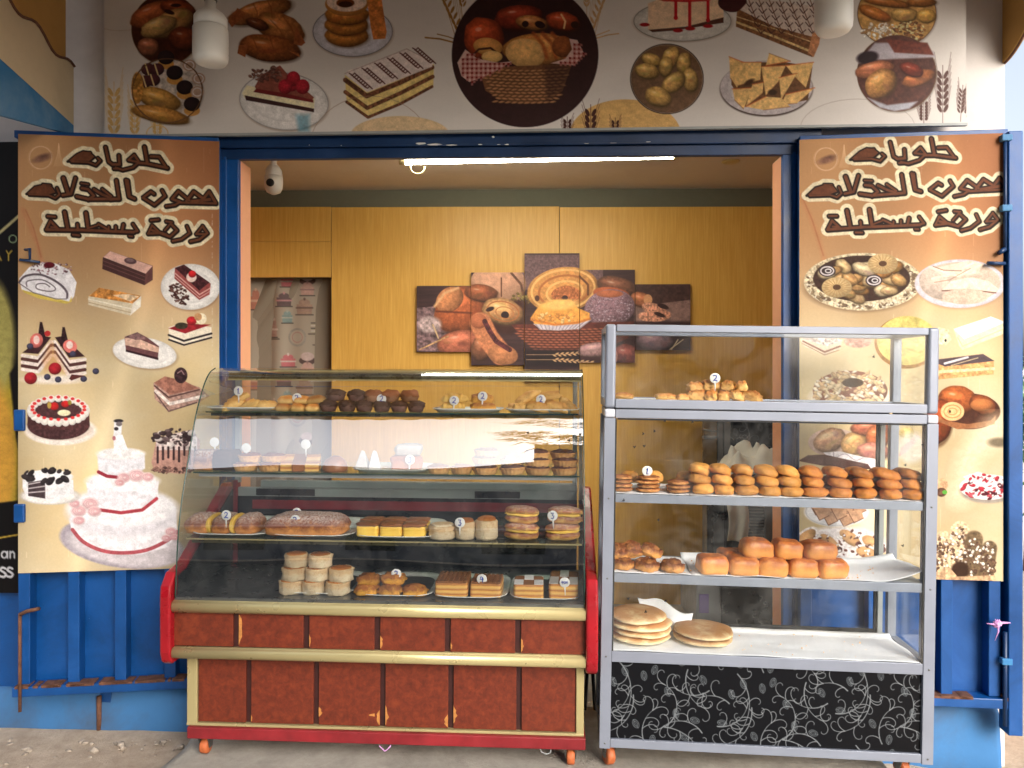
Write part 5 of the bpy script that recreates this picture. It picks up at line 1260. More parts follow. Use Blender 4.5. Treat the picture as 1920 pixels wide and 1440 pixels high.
# five canvases
AF = frame(ROOM @ Vector((0, -.03, 0)), 1.0)
arts = [(781, 883, 536, 660, 'leftmost low canvas showing a croissant'), (883, 983, 511, 685, 'second canvas from the left with a long loaf and a chocolate roll'), (983, 1087, 475, 716, 'tall middle canvas with a glazed bun in a paper cup'), (1087, 1191, 506, 680, 'second canvas from the right with a dusted round bun'), (1191, 1295, 533, 656, 'rightmost low canvas with sliced bread and straw')]
for x0_, x1_, y0_, y1_, lb in arts:
    a = H(AF, x0_, y0_); c = H(AF, x1_, y1_)
    o = painted('wall_canvas', AF, a.x + .0015, c.x - .0015, c.z, a.z, 0, .0026, wall_art, M['canvas'], thick=.028, edge=(70, 48, 40))
    tag(o, lb, 'picture', 'five bread canvases on the wood wall')
# aluminium kitchen cabinet at the right of the room
KF = frame(W(1318, 800, 4.25) * 1.0, 0); KF.translation.z = 0
t = thing('kitchen_cabinet', KF, 'grey aluminium cabinet with brown drawers and black scroll panel in the room behind', 'cabinet')
kz = lambda py: H(KF, 1330, py).z
kx = lambda px, d=0: H(KF, px, 850, d).x
ktop = kz(770)
MB().box(kx(1318), kx(1345), 0, .02, kz(820) , ktop - .03).obj('drawer', M['brownglass'], t, bevel=.003)
MB().box(kx(1318), kx(1345), 0, .02, kz(880) , kz(823)).obj('drawer', M['brownglass'], t, bevel=.003)
MB().box(kx(1345.5), kx(1355), -.01, .3, 0, ktop).box(kx(1357), kx(1369), -.012, .3, 0, ktop).each('post', M['greyapp'], t, bevel=.003)
MB().box(0, kx(1500), .02, .35, ktop - .03, ktop).box(kx(1318), kx(1345), -.004, .03, kz(822.8), kz(817)).obj('rail', M['greyapp'], t, bevel=.003)
MB().tube([(kx(1316), -.03, kz(805)), (kx(1341), -.03, kz(808))], .006, 8).obj('handle', M['steel'], t)
o = painted('scroll_panel', KF, kx(1369), kx(1500), kz(900), ktop - .032, .002, .003, floral_at(1369, 780, 1470, 900, .8, 9), M['floral'], parent=t, thick=.012, edge=(20, 20, 22))
MB().box(kx(1369), kx(1500), .0, .3, kz(900) - .02, kz(900)).obj('shelf', M['greyapp'], t)
# crumpled cloth on its shelf
def crump(w, d, h, seed, n=26, tilt=0):
    def f(u, v):
        e = min(u, v, 1 - u, 1 - v)
        q = mnoise.noise(Vector((u * 3, v * 3, seed))) * .4 + abs(mnoise.noise(Vector((u * 5, v * 4, seed + 5)))) * .5 + abs(mnoise.noise(Vector((u * 10, v * 9, seed + 9)))) * .15 + .15
        return ((u - .5) * w + mnoise.noise(Vector((v * 5, u * 3, seed))) * w * .06, (v - .5) * d + mnoise.noise(Vector((u * 5, 3, seed))) * d * .1, max(0.002, h * (q + .25) * min(1, e * 7)) + tilt * u * w)
    return MB().sheet(f, n, n)
p = H(KF, 1420, 885, -.1)
o = crump(.42, .26, .17, 3, tilt=.12).obj('cloth', M['cloth'], None, KF @ Matrix.Translation((p.x, -.14, kz(884))), solid=.003)
tag(o, 'crumpled white cloth before the black scroll panel of the room cabinet', 'cloth')
# machines lower down
def appliance(name, px0, px1, py0, py1, Y, dep, mat, label, cat):
    F = frame((W(px0, py1, Y).x, Y, 0), 0); z0 = W(px0, py1, Y).z; z1 = W(px0, py0, Y).z; w = W(px1, py1, Y).x - W(px0, py1, Y).x
    t = thing(name, F @ Matrix.Translation((0, 0, z0)), label, cat)
    MB().box(0, w, 0, dep, 0, z1 - z0).obj('body', M[mat], t, bevel=.008)
    return t, w, z1 - z0
t, w, h = appliance('fridge', 1325, 1378, 935, 1090, 4.1, .1, 'greyapp', 'grey upright fridge half hidden behind the bread shelf', 'fridge')
MB().box(.0, .035, -.012, -.001, .0, h).box(w * .62, w * .64, -.005, -.001, 0, h).obj('door_seal', M['black'], t)
MB().tube([(x, -.0085, z) for x, z in ((.040, h-.075), (.052, h-.108))], .007, 6).tube([(x, -.0085, z) for x, z in ((.066, h-.075), (.052, h-.108), (.042, h-.128))], .007, 6).tube([(x, -.0085, z) for x, z in ((.078, h-.078), (.095, h-.076), (.1, h-.088), (.1, h-.112), (.084, h-.112), (.078, h-.1), (.1, h-.093))], .007, 6).obj('lettering', M['black'], t)
t, w, h = appliance('oven', 1372, 1500, 905, 1085, 4.0, .4, 'black', 'black oven with a finned grey side behind the bread shelf', 'oven')
for k in range(16): MB().box(w * .22, w * .46, -.012, -.002, h * .42 + k * .017, h * .42 + k * .017 + .009).obj('fin', M['greyapp'], t)
MB().box(w * .47, w * .66, -.014, -.001, h * .35, h).obj('column', M['greyapp'], t, bevel=.004)
MB().box(w * .01, w * .2, -.05, -.002, .0, .16).obj('control_box', M['greyapp'], t, bevel=.006)
MB().box(w * .03, w * .16, -.055, -.0515, .04, .13).obj('sticker', M['purple'], t)
def rollf(u, v): return (.11 * u + .01 * math.sin(v * 3), -.01 * math.sin(u * 9 + v * 2), -.20 * v - .01 * u)
q = MB().sheet(rollf, 14, 14).obj('paper_strip', M['cloth'], None, Matrix.Translation(W(1362, 942, 3.93)), solid=.003); tag(q, 'white paper strip hanging in front of the fridge', 'paper')
t, w, h = appliance('dough_machine', 1305, 1352, 1092, 1176, 3.75, .35, 'greyapp', 'grey metal machine with a purple sticker low in the room', 'machine')
MB().box(w * .12, w * .5, -.004, -.001, h * .32, h * .74).obj('sticker', M['purple'], t)
MB().box(w + .002, w + .42, .01, .33, 0, h * .88).obj('black_front', M['black'], t, bevel=.008)
q = crump(.26, .18, .07, 8).obj('cloth', M['cloth'], None, t.matrix_world @ Matrix.Translation((w * 1.1, .12, h + .004)), solid=.003); tag(q, 'small crumpled white cloth lying on the grey machine', 'cloth')
MB().box(w*.2, w*.9+.3, .05, .3, -W(1305, 1176, 3.75).z, -.002).obj('stand', M['black'], t)
# ------------------------------------------------------------------ pastry display case (curved front)
t = thing('pastry_display_case', CF, 'large pastry case with curved glass, red end panels and red-brown leatherette front', 'display case')
CASE = t
h = lambda px, py, d=0.0: hit(CF, px, py, d)
cz = lambda py, d=0.0: hit(CF, 710, py, d).z
uL = h(325, 1140).x; uR = h(1098, 1140).x; uc = (uL + uR) / 2
UG0 = uL + .008; UG1 = uR - .004
# trims
z1a, z1b = cz(1133), cz(1156)
def nose(za_, zb2, dmax):
    P_ = [(.03, zb2), (.0, zb2)]
    for k in range(9):
        a_ = -PI / 2 + PI * k / 8; P_.append((-dmax * math.cos(a_) ** .8 if abs(math.cos(a_)) > 1e-6 else 0.0, (za_ + zb2) / 2 + (za_ - zb2) / 2 * math.sin(a_) * .98))
    return P_ + [(.0, za_), (.03, za_)]
MB().prism(nose(z1a, z1b, .018), 'x', uL, uR, smooth=True).obj('upper_trim', M['gold'], t)
z2a, z2b = cz(1222), cz(1243)
MB().prism(nose(z2a, z2b, .016), 'x', uL, uR, smooth=True).obj('lower_trim', M['gold'], t)
MB().box(uL + .002, uR - .002, .004, .5, z1b + .001, z1a + .012).obj('counter_sill', M['steel'], t, bevel=.002)
# upper body and tiles
MB().box(uL + .01, uR - .01, .02, .52, z2b + .002, z1b).obj('upper_body', M['groove'], t)
def tear(parent, u, d, z, hgt, wid, s, seed):
    g = random.Random(seed); n = 7; L = []
    for k in range(n + 1):
        q = k / n; L.append((u + s * wid * math.sin(PI * q) * g.uniform(.5, 1.1), z + hgt * q))
    V = [(u, d, z)] + [(x, d, zz) for x, zz in L] + [(u, d, z + hgt)]
    MB().add(V, [tuple(range(len(V)))]).obj('tear', M['torn'], parent)
S1 = [326, 443, 575, 708, 840, 972, 1098]; du = .010
for i in range(6):
    a = h(S1[i] + (5 if i else 0), 1190, .012).x; c = h(S1[i+1] - (6 if i < 5 else 0), 1190, .012).x
    z0_, z1_ = z2a + .002, z1b - .002
    q = MB().box(a, c, .010, .0195, z0_, z1_).obj('leather_panel', M['leather'], t, bevel=.0015)
    if i in (1, 2, 3, 4, 5): tear(q, a + .0006, .0092, z0_ + .006, (.12, .05, .05, .03, .05)[i-1], (.022, .006, .014, .008, .012)[i-1], 1, i + 3)
# lower body, recessed
ld = .055
lL = h(351, 1300, ld).x; lR = h(1095, 1300, ld).x; zb0 = cz(1370, ld); zbot = cz(1392, ld)
MB().box(lL + .01, lR - .01, ld + .015, .5, zb0, z2b - .001).obj('lower_body', M['groove'], t)
a = h(370, 1300, ld).x; MB().box(lL, a, ld - .004, ld + .03, zb0 + .001, z2b - .001).obj('corner_post', M['gold'], t, bevel=.004)
c = h(1080, 1300, ld).x; MB().box(c, lR, ld - .004, ld + .03, zb0 + .001, z2b - .001).obj('corner_post', M['gold'], t, bevel=.004)
S2 = [371, 465, 592, 717, 845, 973, 1079]
for i in range(6):
    a = h(S2[i] + (5 if i else 0), 1310, ld).x; c = h(S2[i+1] - (5 if i < 5 else 0), 1310, ld).x
    z0_, z1_ = zb0 + .014, z2b - .003
    q = MB().box(a, c, ld + .004, ld + .0145, z0_, z1_).obj('leather_panel', M['leather'], t, bevel=.0015)
    if i == 2: tear(q, a + .0006, ld + .0032, z0_ + .03, .04, .014, 1, 20); tear(q, c - .0006, ld + .0032, z0_ + .004, .06, .016, -1, 21); tear(q, c - .02, ld + .003, z0_ + .038, .012, .03, -1, 29)
    if i == 3: tear(q, a + .0006, ld + .0032, z0_ + .003, .08, .014, 1, 22); tear(q, c - .0006, ld + .0032, z0_ + .004, .05, .018, -1, 23)
    if i == 4: tear(q, a + .0006, ld + .0032, z0_ + .02, .07, .014, 1, 24)
    if i == 1: tear(q, a + .0006, ld + .0032, z0_ + .003, .03, .005, 1, 25)
MB().box(lL, lR, ld - .006, ld + .03, zb0 + .002, zb0 + .012).obj('base_trim', M['gold'], t, bevel=.002)
r0 = h(350, 1385, ld - .02).x; r1 = h(1098, 1385, ld - .02).x
MB().box(r0, r1, ld - .02, .52, cz(1396, ld-.02), cz(1374, ld-.02)).obj('base', M['redworn'], t, bevel=.004)
zbase = cz(1396, ld-.02)
def castor(T, u, d, ztop, zfloor, yaw=.3):
    L = zfloor; rad = (ztop - L) * .40; Mx = Matrix.Translation((u, d, 0)) @ Matrix.Rotation(yaw, 4, 'Z')
    q = MB().box(-.028, .028, -.03, .03, ztop - .004, ztop - .0005)
    fk = [(-.024, ztop - .003), (.024, ztop - .003), (.018, L + rad * .8), (-.006, L + rad * .8)]
    q.prism(fk, 'x', -.021, -.0175).prism(fk, 'x', .0175, .021)
    q.v = [tuple(Mx @ Vector(p_)) for p_ in q.v]
    o = q.obj('castor', M['steel'], T, bevel=.001)
    w = MB().lathe([(rad * .4, -.0155), (rad * .9, -.015), (rad, -.010), (rad, .010), (rad * .9, .015), (rad * .4, .0155)], 28, M=Mx @ Matrix.Translation((0, .004, L + rad)) @ Matrix.Rotation(R(90), 4, 'Y'))
    w.obj('wheel', M['orange'], o)
    MB().lathe([(rad * .3, -.0165), (rad * .3, .0165)], 14, M=Mx @ Matrix.Translation((0, .004, L + rad)) @ Matrix.Rotation(R(90), 4, 'Y')).obj('hub', M['steel'], o)
zf = .004
for px in (384, 1070): castor(t, h(px, 1420, .07).x, .075, zbase, -.033, .0)
for uu in (lL + .06, lR - .06): castor(t, uu, .46, zbase, -.033, .6)
# end panels
zs = lambda py, d: hit(CF, 325, py, d).z
ep = [(.55, zs(905, .50)), (.50, zs(905, .50)), (.10, zs(1055, .1)), (.02, zs(1075, .0)), (-.02, zs(1100, -.02)), (-.025, zs(1120, -.02)), (-.022, zs(1225, -.02)), (-.012, zs(1243, -.02)), (.01, zs(1250, -.02)), (.55, zs(1250, -.02))]
MB().prism(ep, 'x', h(299, 1150, -.02).x, uL - .001).obj('end_panel', M['red'], t, bevel=.010, seg=4)
MB().prism(ep, 'x', uR + .001, h(1122, 1150, -.02).x).obj('end_panel', M['red'], t, bevel=.010, seg=4)
ei = [(.54, zs(912, .50)), (.10, zs(1064, .1)), (.03, zs(1084, .0)), (.03, zs(1128, 0)), (.54, zs(1128, 0))]
MB().prism(ei, 'x', uL + .0005, uL + .006).obj('inner_lining', M['darksteel'], t)
MB().prism(ei, 'x', uR - .006, uR - .0005).obj('inner_lining', M['darksteel'], t)
# glass: profile (depth, z)
zd = cz(1128, .0)
GP = [(.0, zd), (.008, zs(1060, .008)), (.020, zs(1000, .02)), (.042, zs(945, .042)), (.070, zs(900, .07)), (.104, zs(850, .104)), (.140, zs(800, .14)), (.172, zs(765, .172)), (.208, zs(735, .208)), (.245, zs(712, .245)), (.285, zs(697, .285)), (.33, zs(690, .33))]
def smooth(P, n=4):
    o = []
    for i in range(len(P) - 1):
        p0 = P[max(i-1, 0)]; p1 = P[i]; p2 = P[i+1]; p3 = P[min(i+2, len(P)-1)]
        for k in range(n):
            q = k / n
            o.append(tuple(.5 * ((2*p1[j]) + (-p0[j]+p2[j])*q + (2*p0[j]-5*p1[j]+4*p2[j]-p3[j])*q*q + (-p0[j]+3*p1[j]-3*p2[j]+p3[j])*q**3) for j in (0, 1)))
    return o + [P[-1]]
GS = smooth(GP)
ZT = GP[-1][1]
def gsh(u, v):
    i = min(len(GS) - 1, int(round(v * (len(GS) - 1)))); y, z = GS[i]
    return (UG0 + (UG1 - UG0) * u, y + .0016 * math.sin(u * 9 + v * 3) * math.sin(v * PI), z)
MB().sheet(gsh, 40, len(GS) - 1).obj('front_glass', M['frontglass'], t)
e = MB()
for uu in (UG0, UG1): e.tube([(uu, y, z) for y, z in GS], .0026, 6)
e.each('glass_edge', M['edgeglass'], t)
MB().box(UG0, UG1, .331, .56, ZT - .006, ZT).obj('top_glass', M['glass'], t)
sidep = [(y + .004, z) for y, z in GS] + [(.55, ZT - .008), (.55, zd)]
for uu in (UG0 + .004, UG1 - .006):
    MB().prism(sidep, 'x', uu, uu + .0015).obj('side_glass', M['glass'], t)
# top lamp housing, LED strip, rails
lu0 = h(428, 700, .40).x; lu1 = h(1090, 700, .40).x
za, zbm = hit(CF, 710, 697, .40).z, hit(CF, 710, 713, .40).z
MB().box(lu0, lu1, .40, .44, zbm, za).obj('lamp_housing', M['lamp_house'], t, bevel=.004)
MB().box(lu0, lu1, .394, .3995, zbm - .003, zbm + .004).box(lu0, lu1, .394, .3995, za - .004, za + .001).each('housing_rail', M['gold'], t, bevel=.001)
MB().box(lu0, lu1, .52, .55, ZT - .028, ZT - .0065).obj('rear_rail', M['gold'], t, bevel=.003)
led = MB(); n = 58; ua = h(793, 700, .40).x
for k in range(n):
    u = ua + (lu1 - .008 - ua) * k / (n - 1); led.lathe([(.0036, 0), (.0036, .003)], 8, M=Matrix.Translation((u, .3945, (za + zbm) / 2 + .006)) @ Matrix.Rotation(R(90), 4, 'X'))
led.obj('led_strip', M['led'], t)
# floor of the case, back panel, frames
MB().box(UG0 + .008, UG1 - .008, .03, .53, zd - .03, zd - .004).obj('deck', M['darksteel'], t, bevel=.003)
bz = hit(CF, 710, 908, .53).z
MB().box(UG0 + .01, UG1 - .01, .532, .55, zd - .03, bz - .06).obj('back_panel', M['darksteel'], t)
MB().box(UG0 + .12, UG1 - .01, .525, .56, bz - .02, bz + .012).obj('rear_sill', M['greyframe'], t, bevel=.004)
MB().box(UG0 + .08, UG1 - .01, .530, .556, bz - .118, bz - .075).obj('red_rear_rail', M['redworn'], t, bevel=.004)
MB().box(UG0 + .012, UG1 - .01, .534, .552, bz - .074, bz - .021).obj('rear_channel', M['greyframe'], t)
for a_, b_ in ((480, 590), (890, 975)): MB().box(h(a_, 930, .53).x, h(b_, 930, .53).x, .531, .5335, bz - .056, bz - .026).obj('vent', M['black'], t)
xx = h(440, 950, .53).x
MB().box(xx - .012, xx + .014, .52, .56, zd, bz + .012).obj('rear_post', M['redworn'], t, bevel=.003)
xx = h(455, 720, .53).x
MB().box(xx - .035, xx - .012, .53, .555, bz, ZT - .03).box(UG1 - .03, UG1 - .01, .53, .555, bz, ZT - .03).each('pillar', M['greyframe'], t, bevel=.003)
# shelves
SH = {}
def shelf(name, px0, px1, py, d0, d1, th, mat, key):
    z = hit(CF, 710, py, d0).z; SH[key] = (z, d0, d1)
    a = h(px0, py, d0).x; c = h(px1, py, d0).x
    MB().box(a, c, d0, d1, z - th, z).obj('glass_shelf', M[mat], t, bevel=.001)
    MB().box(a + .002, c - .002, d0 - .0022, d0 - .0004, z - th, z - .0005).obj('shelf_edge', M['edgeglass'] if key != 3 else M['gold'], t)
    MB().box(a + .02, c - .02, d0 + .008, d0 + .03, z - th - .014, z - th - .001).obj('shelf_rail', M['lamp_house'] if key != 2 else M['greyframe'], t)
shelf('s', 385, 1085, 773, .235, .50, .006, 'shelfglass', 1)
shelf('s', 362, 1088, 888, .120, .50, .006, 'shelfglass', 2)
shelf('s', 348, 1092, 1014, .060, .50, .006, 'shelfglass', 3)
SH[4] = (zd - .004, .035, .5)

# ------------------------------------------------------------------ aluminium cabinet and the glass box on it
hb = lambda px, py, d=0.0: hit(BF, px, py, d)
bL = hb(1130, 1000).x; bR = hb(1757, 1000).x; BD = .34; pw = .040
bz_ = lambda py: hit(BF, 1140, py, 0).z
ZB = {'bot': bz_(1404), 'fl0': bz_(1386), 'fl1': bz_(1241), 'deck': bz_(1221), 's2b': bz_(1092), 's2': bz_(1075), 's1b': bz_(942), 's1': bz_(926), 'topb': bz_(783), 'top': bz_(767), 'box': bz_(764.5), 'boxb': bz_(748), 'boxt': bz_(608), 'boxtb': bz_(621)}
t = thing('aluminium_cabinet', BF, 'tall aluminium and glass bread cabinet with a black silver-scroll base panel', 'cabinet'); CAB = t
for x in (bL, bR - pw):
    for y in (0, BD - pw):
        MB().box(x, x + pw * (1 if y == 0 else .8), y, y + (pw if y == 0 else pw * .7), ZB['bot'], ZB['topb'] - .001).obj('post', M['alu'], t, bevel=.0015)
def ring(name, z0, z1, mat='alu', inset=.001, dd=.002):
    MB().box(bL + pw + inset, bR - pw - inset, dd, pw - .004, z0, z1).obj(name, M[mat], t, bevel=.0012)
    MB().box(bL + pw + inset, bR - pw - inset, BD - pw + .01, BD - .006, z0, z1).obj(name, M[mat], t, bevel=.0012)
    for x in (bL + .004, bR - pw + .004): MB().box(x, x + pw - .008, pw + .001, BD - pw - .001, z0, z1).obj(name, M[mat], t, bevel=.0012)
ring('top_rail', ZB['topb'], ZB['top'], dd=0.0)
MB().box(bL, bL + pw, -.001, pw, ZB['topb'], ZB['top'] + .001).box(bR - pw, bR, -.001, pw, ZB['topb'], ZB['top'] + .001).each('corner_cap', M['alucap'], t, bevel=.008, seg=4)
ring('bottom_rail', ZB['bot'] + .004, ZB['fl0'])
ring('deck_rail', ZB['fl1'], ZB['deck'])
fl = painted('scroll_panel', BF, bL + pw + .001, bR - pw - .001, ZB['fl0'] + .0005, ZB['fl1'] - .0005, .012, .0016, floral_at(1132, 1240, 1740, 1400, 1.0, 3), M['floral'], parent=t, thick=.008, edge=(18, 18, 20))
MB().box(bL + .012, bL + .018, pw + .001, BD - pw, ZB['fl0'], ZB['fl1'] - .001).box(bR - .018, bR - .012, pw + .001, BD - pw, ZB['fl0'], ZB['fl1'] - .001).each('side_panel', M['black'], t)
MB().box(bL + .02, bR - .02, .05, BD - .04, ZB['deck'] - .012, ZB['deck'] - .004).obj('deck', M['black'], t)
for k1, k0 in (('s1', 's1b'), ('s2', 's2b')):
    MB().box(bL + pw + .001, bR - pw - .001, .006, .03, ZB[k0], ZB[k1] - .001).box(bL + pw + .001, bR - pw - .001, BD - .05, BD - .03, ZB[k0], ZB[k1] - .001).each('shelf_rail', M['alu'], t, bevel=.0012)
    MB().box(bL + .03, bR - .03, .031, BD - .051, ZB[k1] - .009, ZB[k1] - .003).obj('shelf_board', M['greyframe'], t)
MB().box(bL + pw + .0005, bL + pw + .006, .002, .008, ZB['deck'] + .001, ZB['topb'] - .001).box(bR - pw - .006, bR - pw - .0005, .002, .008, ZB['deck'] + .001, ZB['topb'] - .001).box(bL + pw + .008, bR - pw - .008, .002, .008, ZB['topb'] - .007, ZB['topb'] - .001).each('door_seal', M['seal'], t)
xp = bR - pw - .038
MB().box(xp - .012, xp - .001, BD - .03, BD - .02, ZB['deck'] + .001, ZB['topb'] - .001).box(bL + pw + .02, xp - .013, BD - .03, BD - .02, ZB['deck'] + .001, ZB['deck'] + .018).each('rear_door_frame', M['seal'], t)
MB().box(xp, xp + .02, BD - .035, BD - .012, ZB['deck'] + .001, ZB['topb'] - .001).obj('rear_mullion', M['greyframe'], t, bevel=.002)
MB().box(bL + pw + .002, bR - pw - .002, -.001, .0012, ZB['deck'] + .002, ZB['topb'] - .008).obj('front_glass', M['glass_c'], t)
for x in (bL + .016, bR - .020): MB().box(x, x + .003, pw, BD - pw, ZB['deck'] + .001, ZB['topb'] - .001).obj('side_glass', M['glass_c'], t)
for px in (1142, 1694):
    u = hb(px, 1430, .05).x; castor(t, u, .06, ZB['bot'], -.033 + u * .0157, .35)
for u in (bL + .07, bR - .07): castor(t, u, BD - .08, ZB['bot'], -.033 + u * .0157, -.5)
sc = MB()
for x in (bL + pw / 2, bR - pw / 2):
    for zz in (ZB['bot'] + .02, ZB['fl1'] + .02, ZB['s2b'] + .015, ZB['s1b'] + .015):
        sc.lathe([(.0035, 0), (.0035, .0012), (.002, .0016)], 10, M=Matrix.Translation((x, -.0002, zz)) @ Matrix.Rotation(R(90), 4, 'X'))
sc.each('screw', M['steel'], CAB)
# glass box
t = thing('glass_display_box', BF @ Matrix.Translation((0, 0, ZB['box'])), 'low aluminium framed glass box standing on top of the bread cabinet', 'display box'); BOX = t
z0, z1 = 0.0, ZB['boxt'] - ZB['box']; zb1 = ZB['boxb'] - ZB['box']; zt0 = ZB['boxtb'] - ZB['box']; BBD = .32
g4 = []
def rail(*a): MB().box(*a).obj('rail', M['alu'], t, bevel=.002)
rail(bL + pw, bR - pw, 0, pw - .006, z0, zb1); rail(bL + pw, bR - pw, 0, pw - .006, zt0, z1)
rail(bL + pw, bR - pw, BBD - .03, BBD, z0, zb1); rail(bL + pw, bR - pw, BBD - .03, BBD, zt0, z1)
for x in (bL, bR - pw):
    MB().box(x, x + pw - .001, -.001, pw - .005, z0, z1 + .001).obj('corner_post', M['alu'], t, bevel=.010, seg=4)
    MB().box(x, x + pw - .006, BBD - .03, BBD + .001, z0, z1 + .001).obj('corner_post', M['alu'], t, bevel=.004)
    MB().box(x + .002, x + pw - .004, pw, BBD - .031, z0, zb1).box(x + .002, x + pw - .004, pw, BBD - .031, zt0, z1).each('side_rail', M['alu'], t, bevel=.003)
MB().box(bL + .01, bR - .01, .03, BBD - .032, zb1 - .012, zb1 - .006).obj('floor', M['alu'], t)
MB().box(bL + pw, bR - pw, .012, .015, zb1 + .001, zt0 - .001).obj('front_glass', M['glass_c'], t)
for x in (bL + .016, bR - .02): MB().box(x, x + .003, pw, BBD - .032, zb1 + .001, zt0 - .001).obj('side_glass', M['glass_c'], t)
MB().box(bL + pw, bR - pw, pw, BBD - .032, z1 - .012, z1 - .008).obj('top_glass', M['glass_c'], t)
BZ = {'box': ZB['boxb'] - .006 + .001, 's1': ZB['s1'] + .0, 's2': ZB['s2'] + .0, 'deck': ZB['deck'] + .0}

# ------------------------------------------------------------------ price tags
DIG = {'2': [(-.3,.32),(-.1,.5),(.2,.4),(.2,.1),(-.3,-.45),(.0,-.35),(.4,-.45)], '3': [(-.25,.45),(.2,.45),(-.02,.1),(.25,-.1),(.1,-.4),(-.28,-.38)], '1': [(-.15,.2),(.08,.5),(-.05,-.45),(.25,-.42)], '4': [(-.05,.5),(-.3,-.02),(.3,0.02),(.14,.4),(.08,-.5)],
       'D': [(-.2,-.4),(-.15,.4),(.25,.1),(.2,-.25),(-.2,-.4)], 'H': [(-.2,.4),(-.22,-.4),(-.2,0),(.2,.02),(.2,.4),(.18,-.4)], '0': [(0,.4),(-.2,0),(0,-.4),(.2,0),(0,.4)], '.': [(0,-.38),(.05,-.42)]}
def price(F, px, py, d, txt, label, r=.0195, stem=.03):
    p = hit(F, px, py, d); g = random.Random(px)
    t = thing('price_tag', F @ Matrix.Translation((p.x, d, p.z - r - stem)) @ Matrix.Rotation(R(g.uniform(-6, 6)), 4, 'Y'), label, 'price tag', 'round price tags stuck in the pastries')
    dm = Matrix.Translation((0, 0, r + stem)) @ Matrix.Rotation(R(90), 4, 'X')
    MB().lathe([(r * .9, -.0012), (r, -.0006), (r, .0006), (r * .9, .0012)], 28, M=dm).obj('disc', M['white'], t)
    MB().tube([(0, 0, 0), (0, 0, stem)], [.0012, .0035], 8).obj('stem', M['white'], t)
    nch = len(txt); q = MB(); s = r * (1.15 if nch == 1 else .62)
    for i, ch in enumerate(txt):
        ox = (i - (nch - 1) / 2) * r * .42
        q.tube([(ox + x * s, -.0022, r + stem + y * s * 1.05) for x, y in DIG[ch]], .0021 if nch == 1 else .0013, 6)
    if nch: q.obj('numeral', M['ink'], t)
for px, py, d, tx, lb in ((448, 733, .26, '1', 'round tag standing in the butter cookies at the left end of the top shelf'),
    (559, 746, .245, '2', 'round tag reading 2 in front of the small filled rolls'), (714, 748, .25, '2', 'round tag reading 2 in front of the brown muffins'),
    (850, 751, .245, '2', 'round tag reading 2 on the yellow piped cookies'), (904, 743, .25, '2', 'round tag reading 2 on the brown piped cookies'),
    (1014, 749, .25, '2', 'round tag reading 2 on the flaky pastries at the right end of the top shelf'),
    (404, 829, .2, '', 'blank round tag above the dark cake blocks'), (463, 840, .16, '', 'blank round tag on the tartlet stack near the left'), (574, 833, .18, '', 'blank round tag above the triangular slices'),
    (767, 862, .14, '3', 'round tag reading 3 before the orange coconut cake'), (958, 862, .14, '3', 'round tag reading 3 on the chocolate tartlets'),
    (424, 966, .1, '2', 'round tag reading 2 on the sliced cream loaf'), (555, 975, .08, '2', 'round tag reading 2 on the whole sugared loaf'), (559, 961, .2, '2', 'small round tag behind the sugared loaf'),
    (862, 980, .08, '3', 'round tag reading 3 over the coconut cream cups'), (1038, 967, .09, '3', 'round tag reading 3 on the right pile of cream buns'),
    (595, 1054, .12, '2.00', 'round tag with several digits on the tall coconut cakes'), (744, 1076, .10, '2', 'round tag reading 2 on the nut cakes'),
    (906, 1086, .07, '4', 'round tag reading 4 on the waffle-topped slices'), (1060, 1092, .06, '4DH', 'round tag reading 4DH on the powdered slices')):
    price(CF, px, py, d, tx, lb)
price(BF, 1341, 709, .08, '2', 'round tag reading 2 on the pastry pile in the glass box')
price(BF, 1212, 883, .05, '1', 'round tag reading 1 on the flat biscuits')

# ------------------------------------------------------------------ plates and papers
def dish(F, px0, px1, z, d0, d1, label, hgt=.014, name='serving_plate', mat='dish', raise_=0.0):
    """oblong dish with a flared, slightly upturned rim"""
    a = hit(F, px0, 1000, d0).x; c = hit(F, px1, 1000, d0).x; w = (c - a) / 2; l = (d1 - d0) / 2
    Mx = F @ Matrix.Translation(((a + c) / 2, (d0 + d1) / 2, z + .001)); m = MB(); n = 40
    def rr(sx_, sy_, k):
        th = 2 * PI * k / n; cx, sy2 = math.cos(th), math.sin(th); e = .45
        return (sx_ * math.copysign(abs(cx) ** e, cx), sy_ * math.copysign(abs(sy2) ** e, sy2))
    lv = [(w * .80, l * .80, 0.0), (w * .84, l * .84, .0), (w * .93, l * .93, hgt * .7), (w, l, hgt), (w * .985, l * .985, hgt + .002), (w * .90, l * .90, hgt * .72), (w * .80, l * .80, .004)]
    V = []
    for sx_, sy_, zz in lv:
        for k in range(n): x, y = rr(sx_, sy_, k); V.append((x, y, zz))
    Fc = [(i*n+k, i*n+(k+1) % n, (i+1)*n+(k+1) % n, (i+1)*n+k) for i in range(len(lv)-1) for k in range(n)]
    Fc += [tuple(range(n))[::-1], tuple((len(lv)-1)*n+k for k in range(n))]
    m.add(V, Fc, True)
    return tag(m.obj(name, M[mat], None, Mx), label, 'plate', 'white plates in the pastry case')
z = SH[1][0]; dish(CF, 376, 520, z, .235, .42, 'white plate under the butter cookies, left end of the top shelf')
dish(CF, 805, 942, z, .235, .42, 'white plate under the piped cookies on the top shelf'); dish(CF, 944, 1087, z, .235, .42, 'white plate under the flaky pastries at the right end of the top shelf')
z = SH[2][0]; dish(CF, 652, 806, z, .12, .36, 'white plate carrying the wrapped cakes and coconut cake on the second shelf')
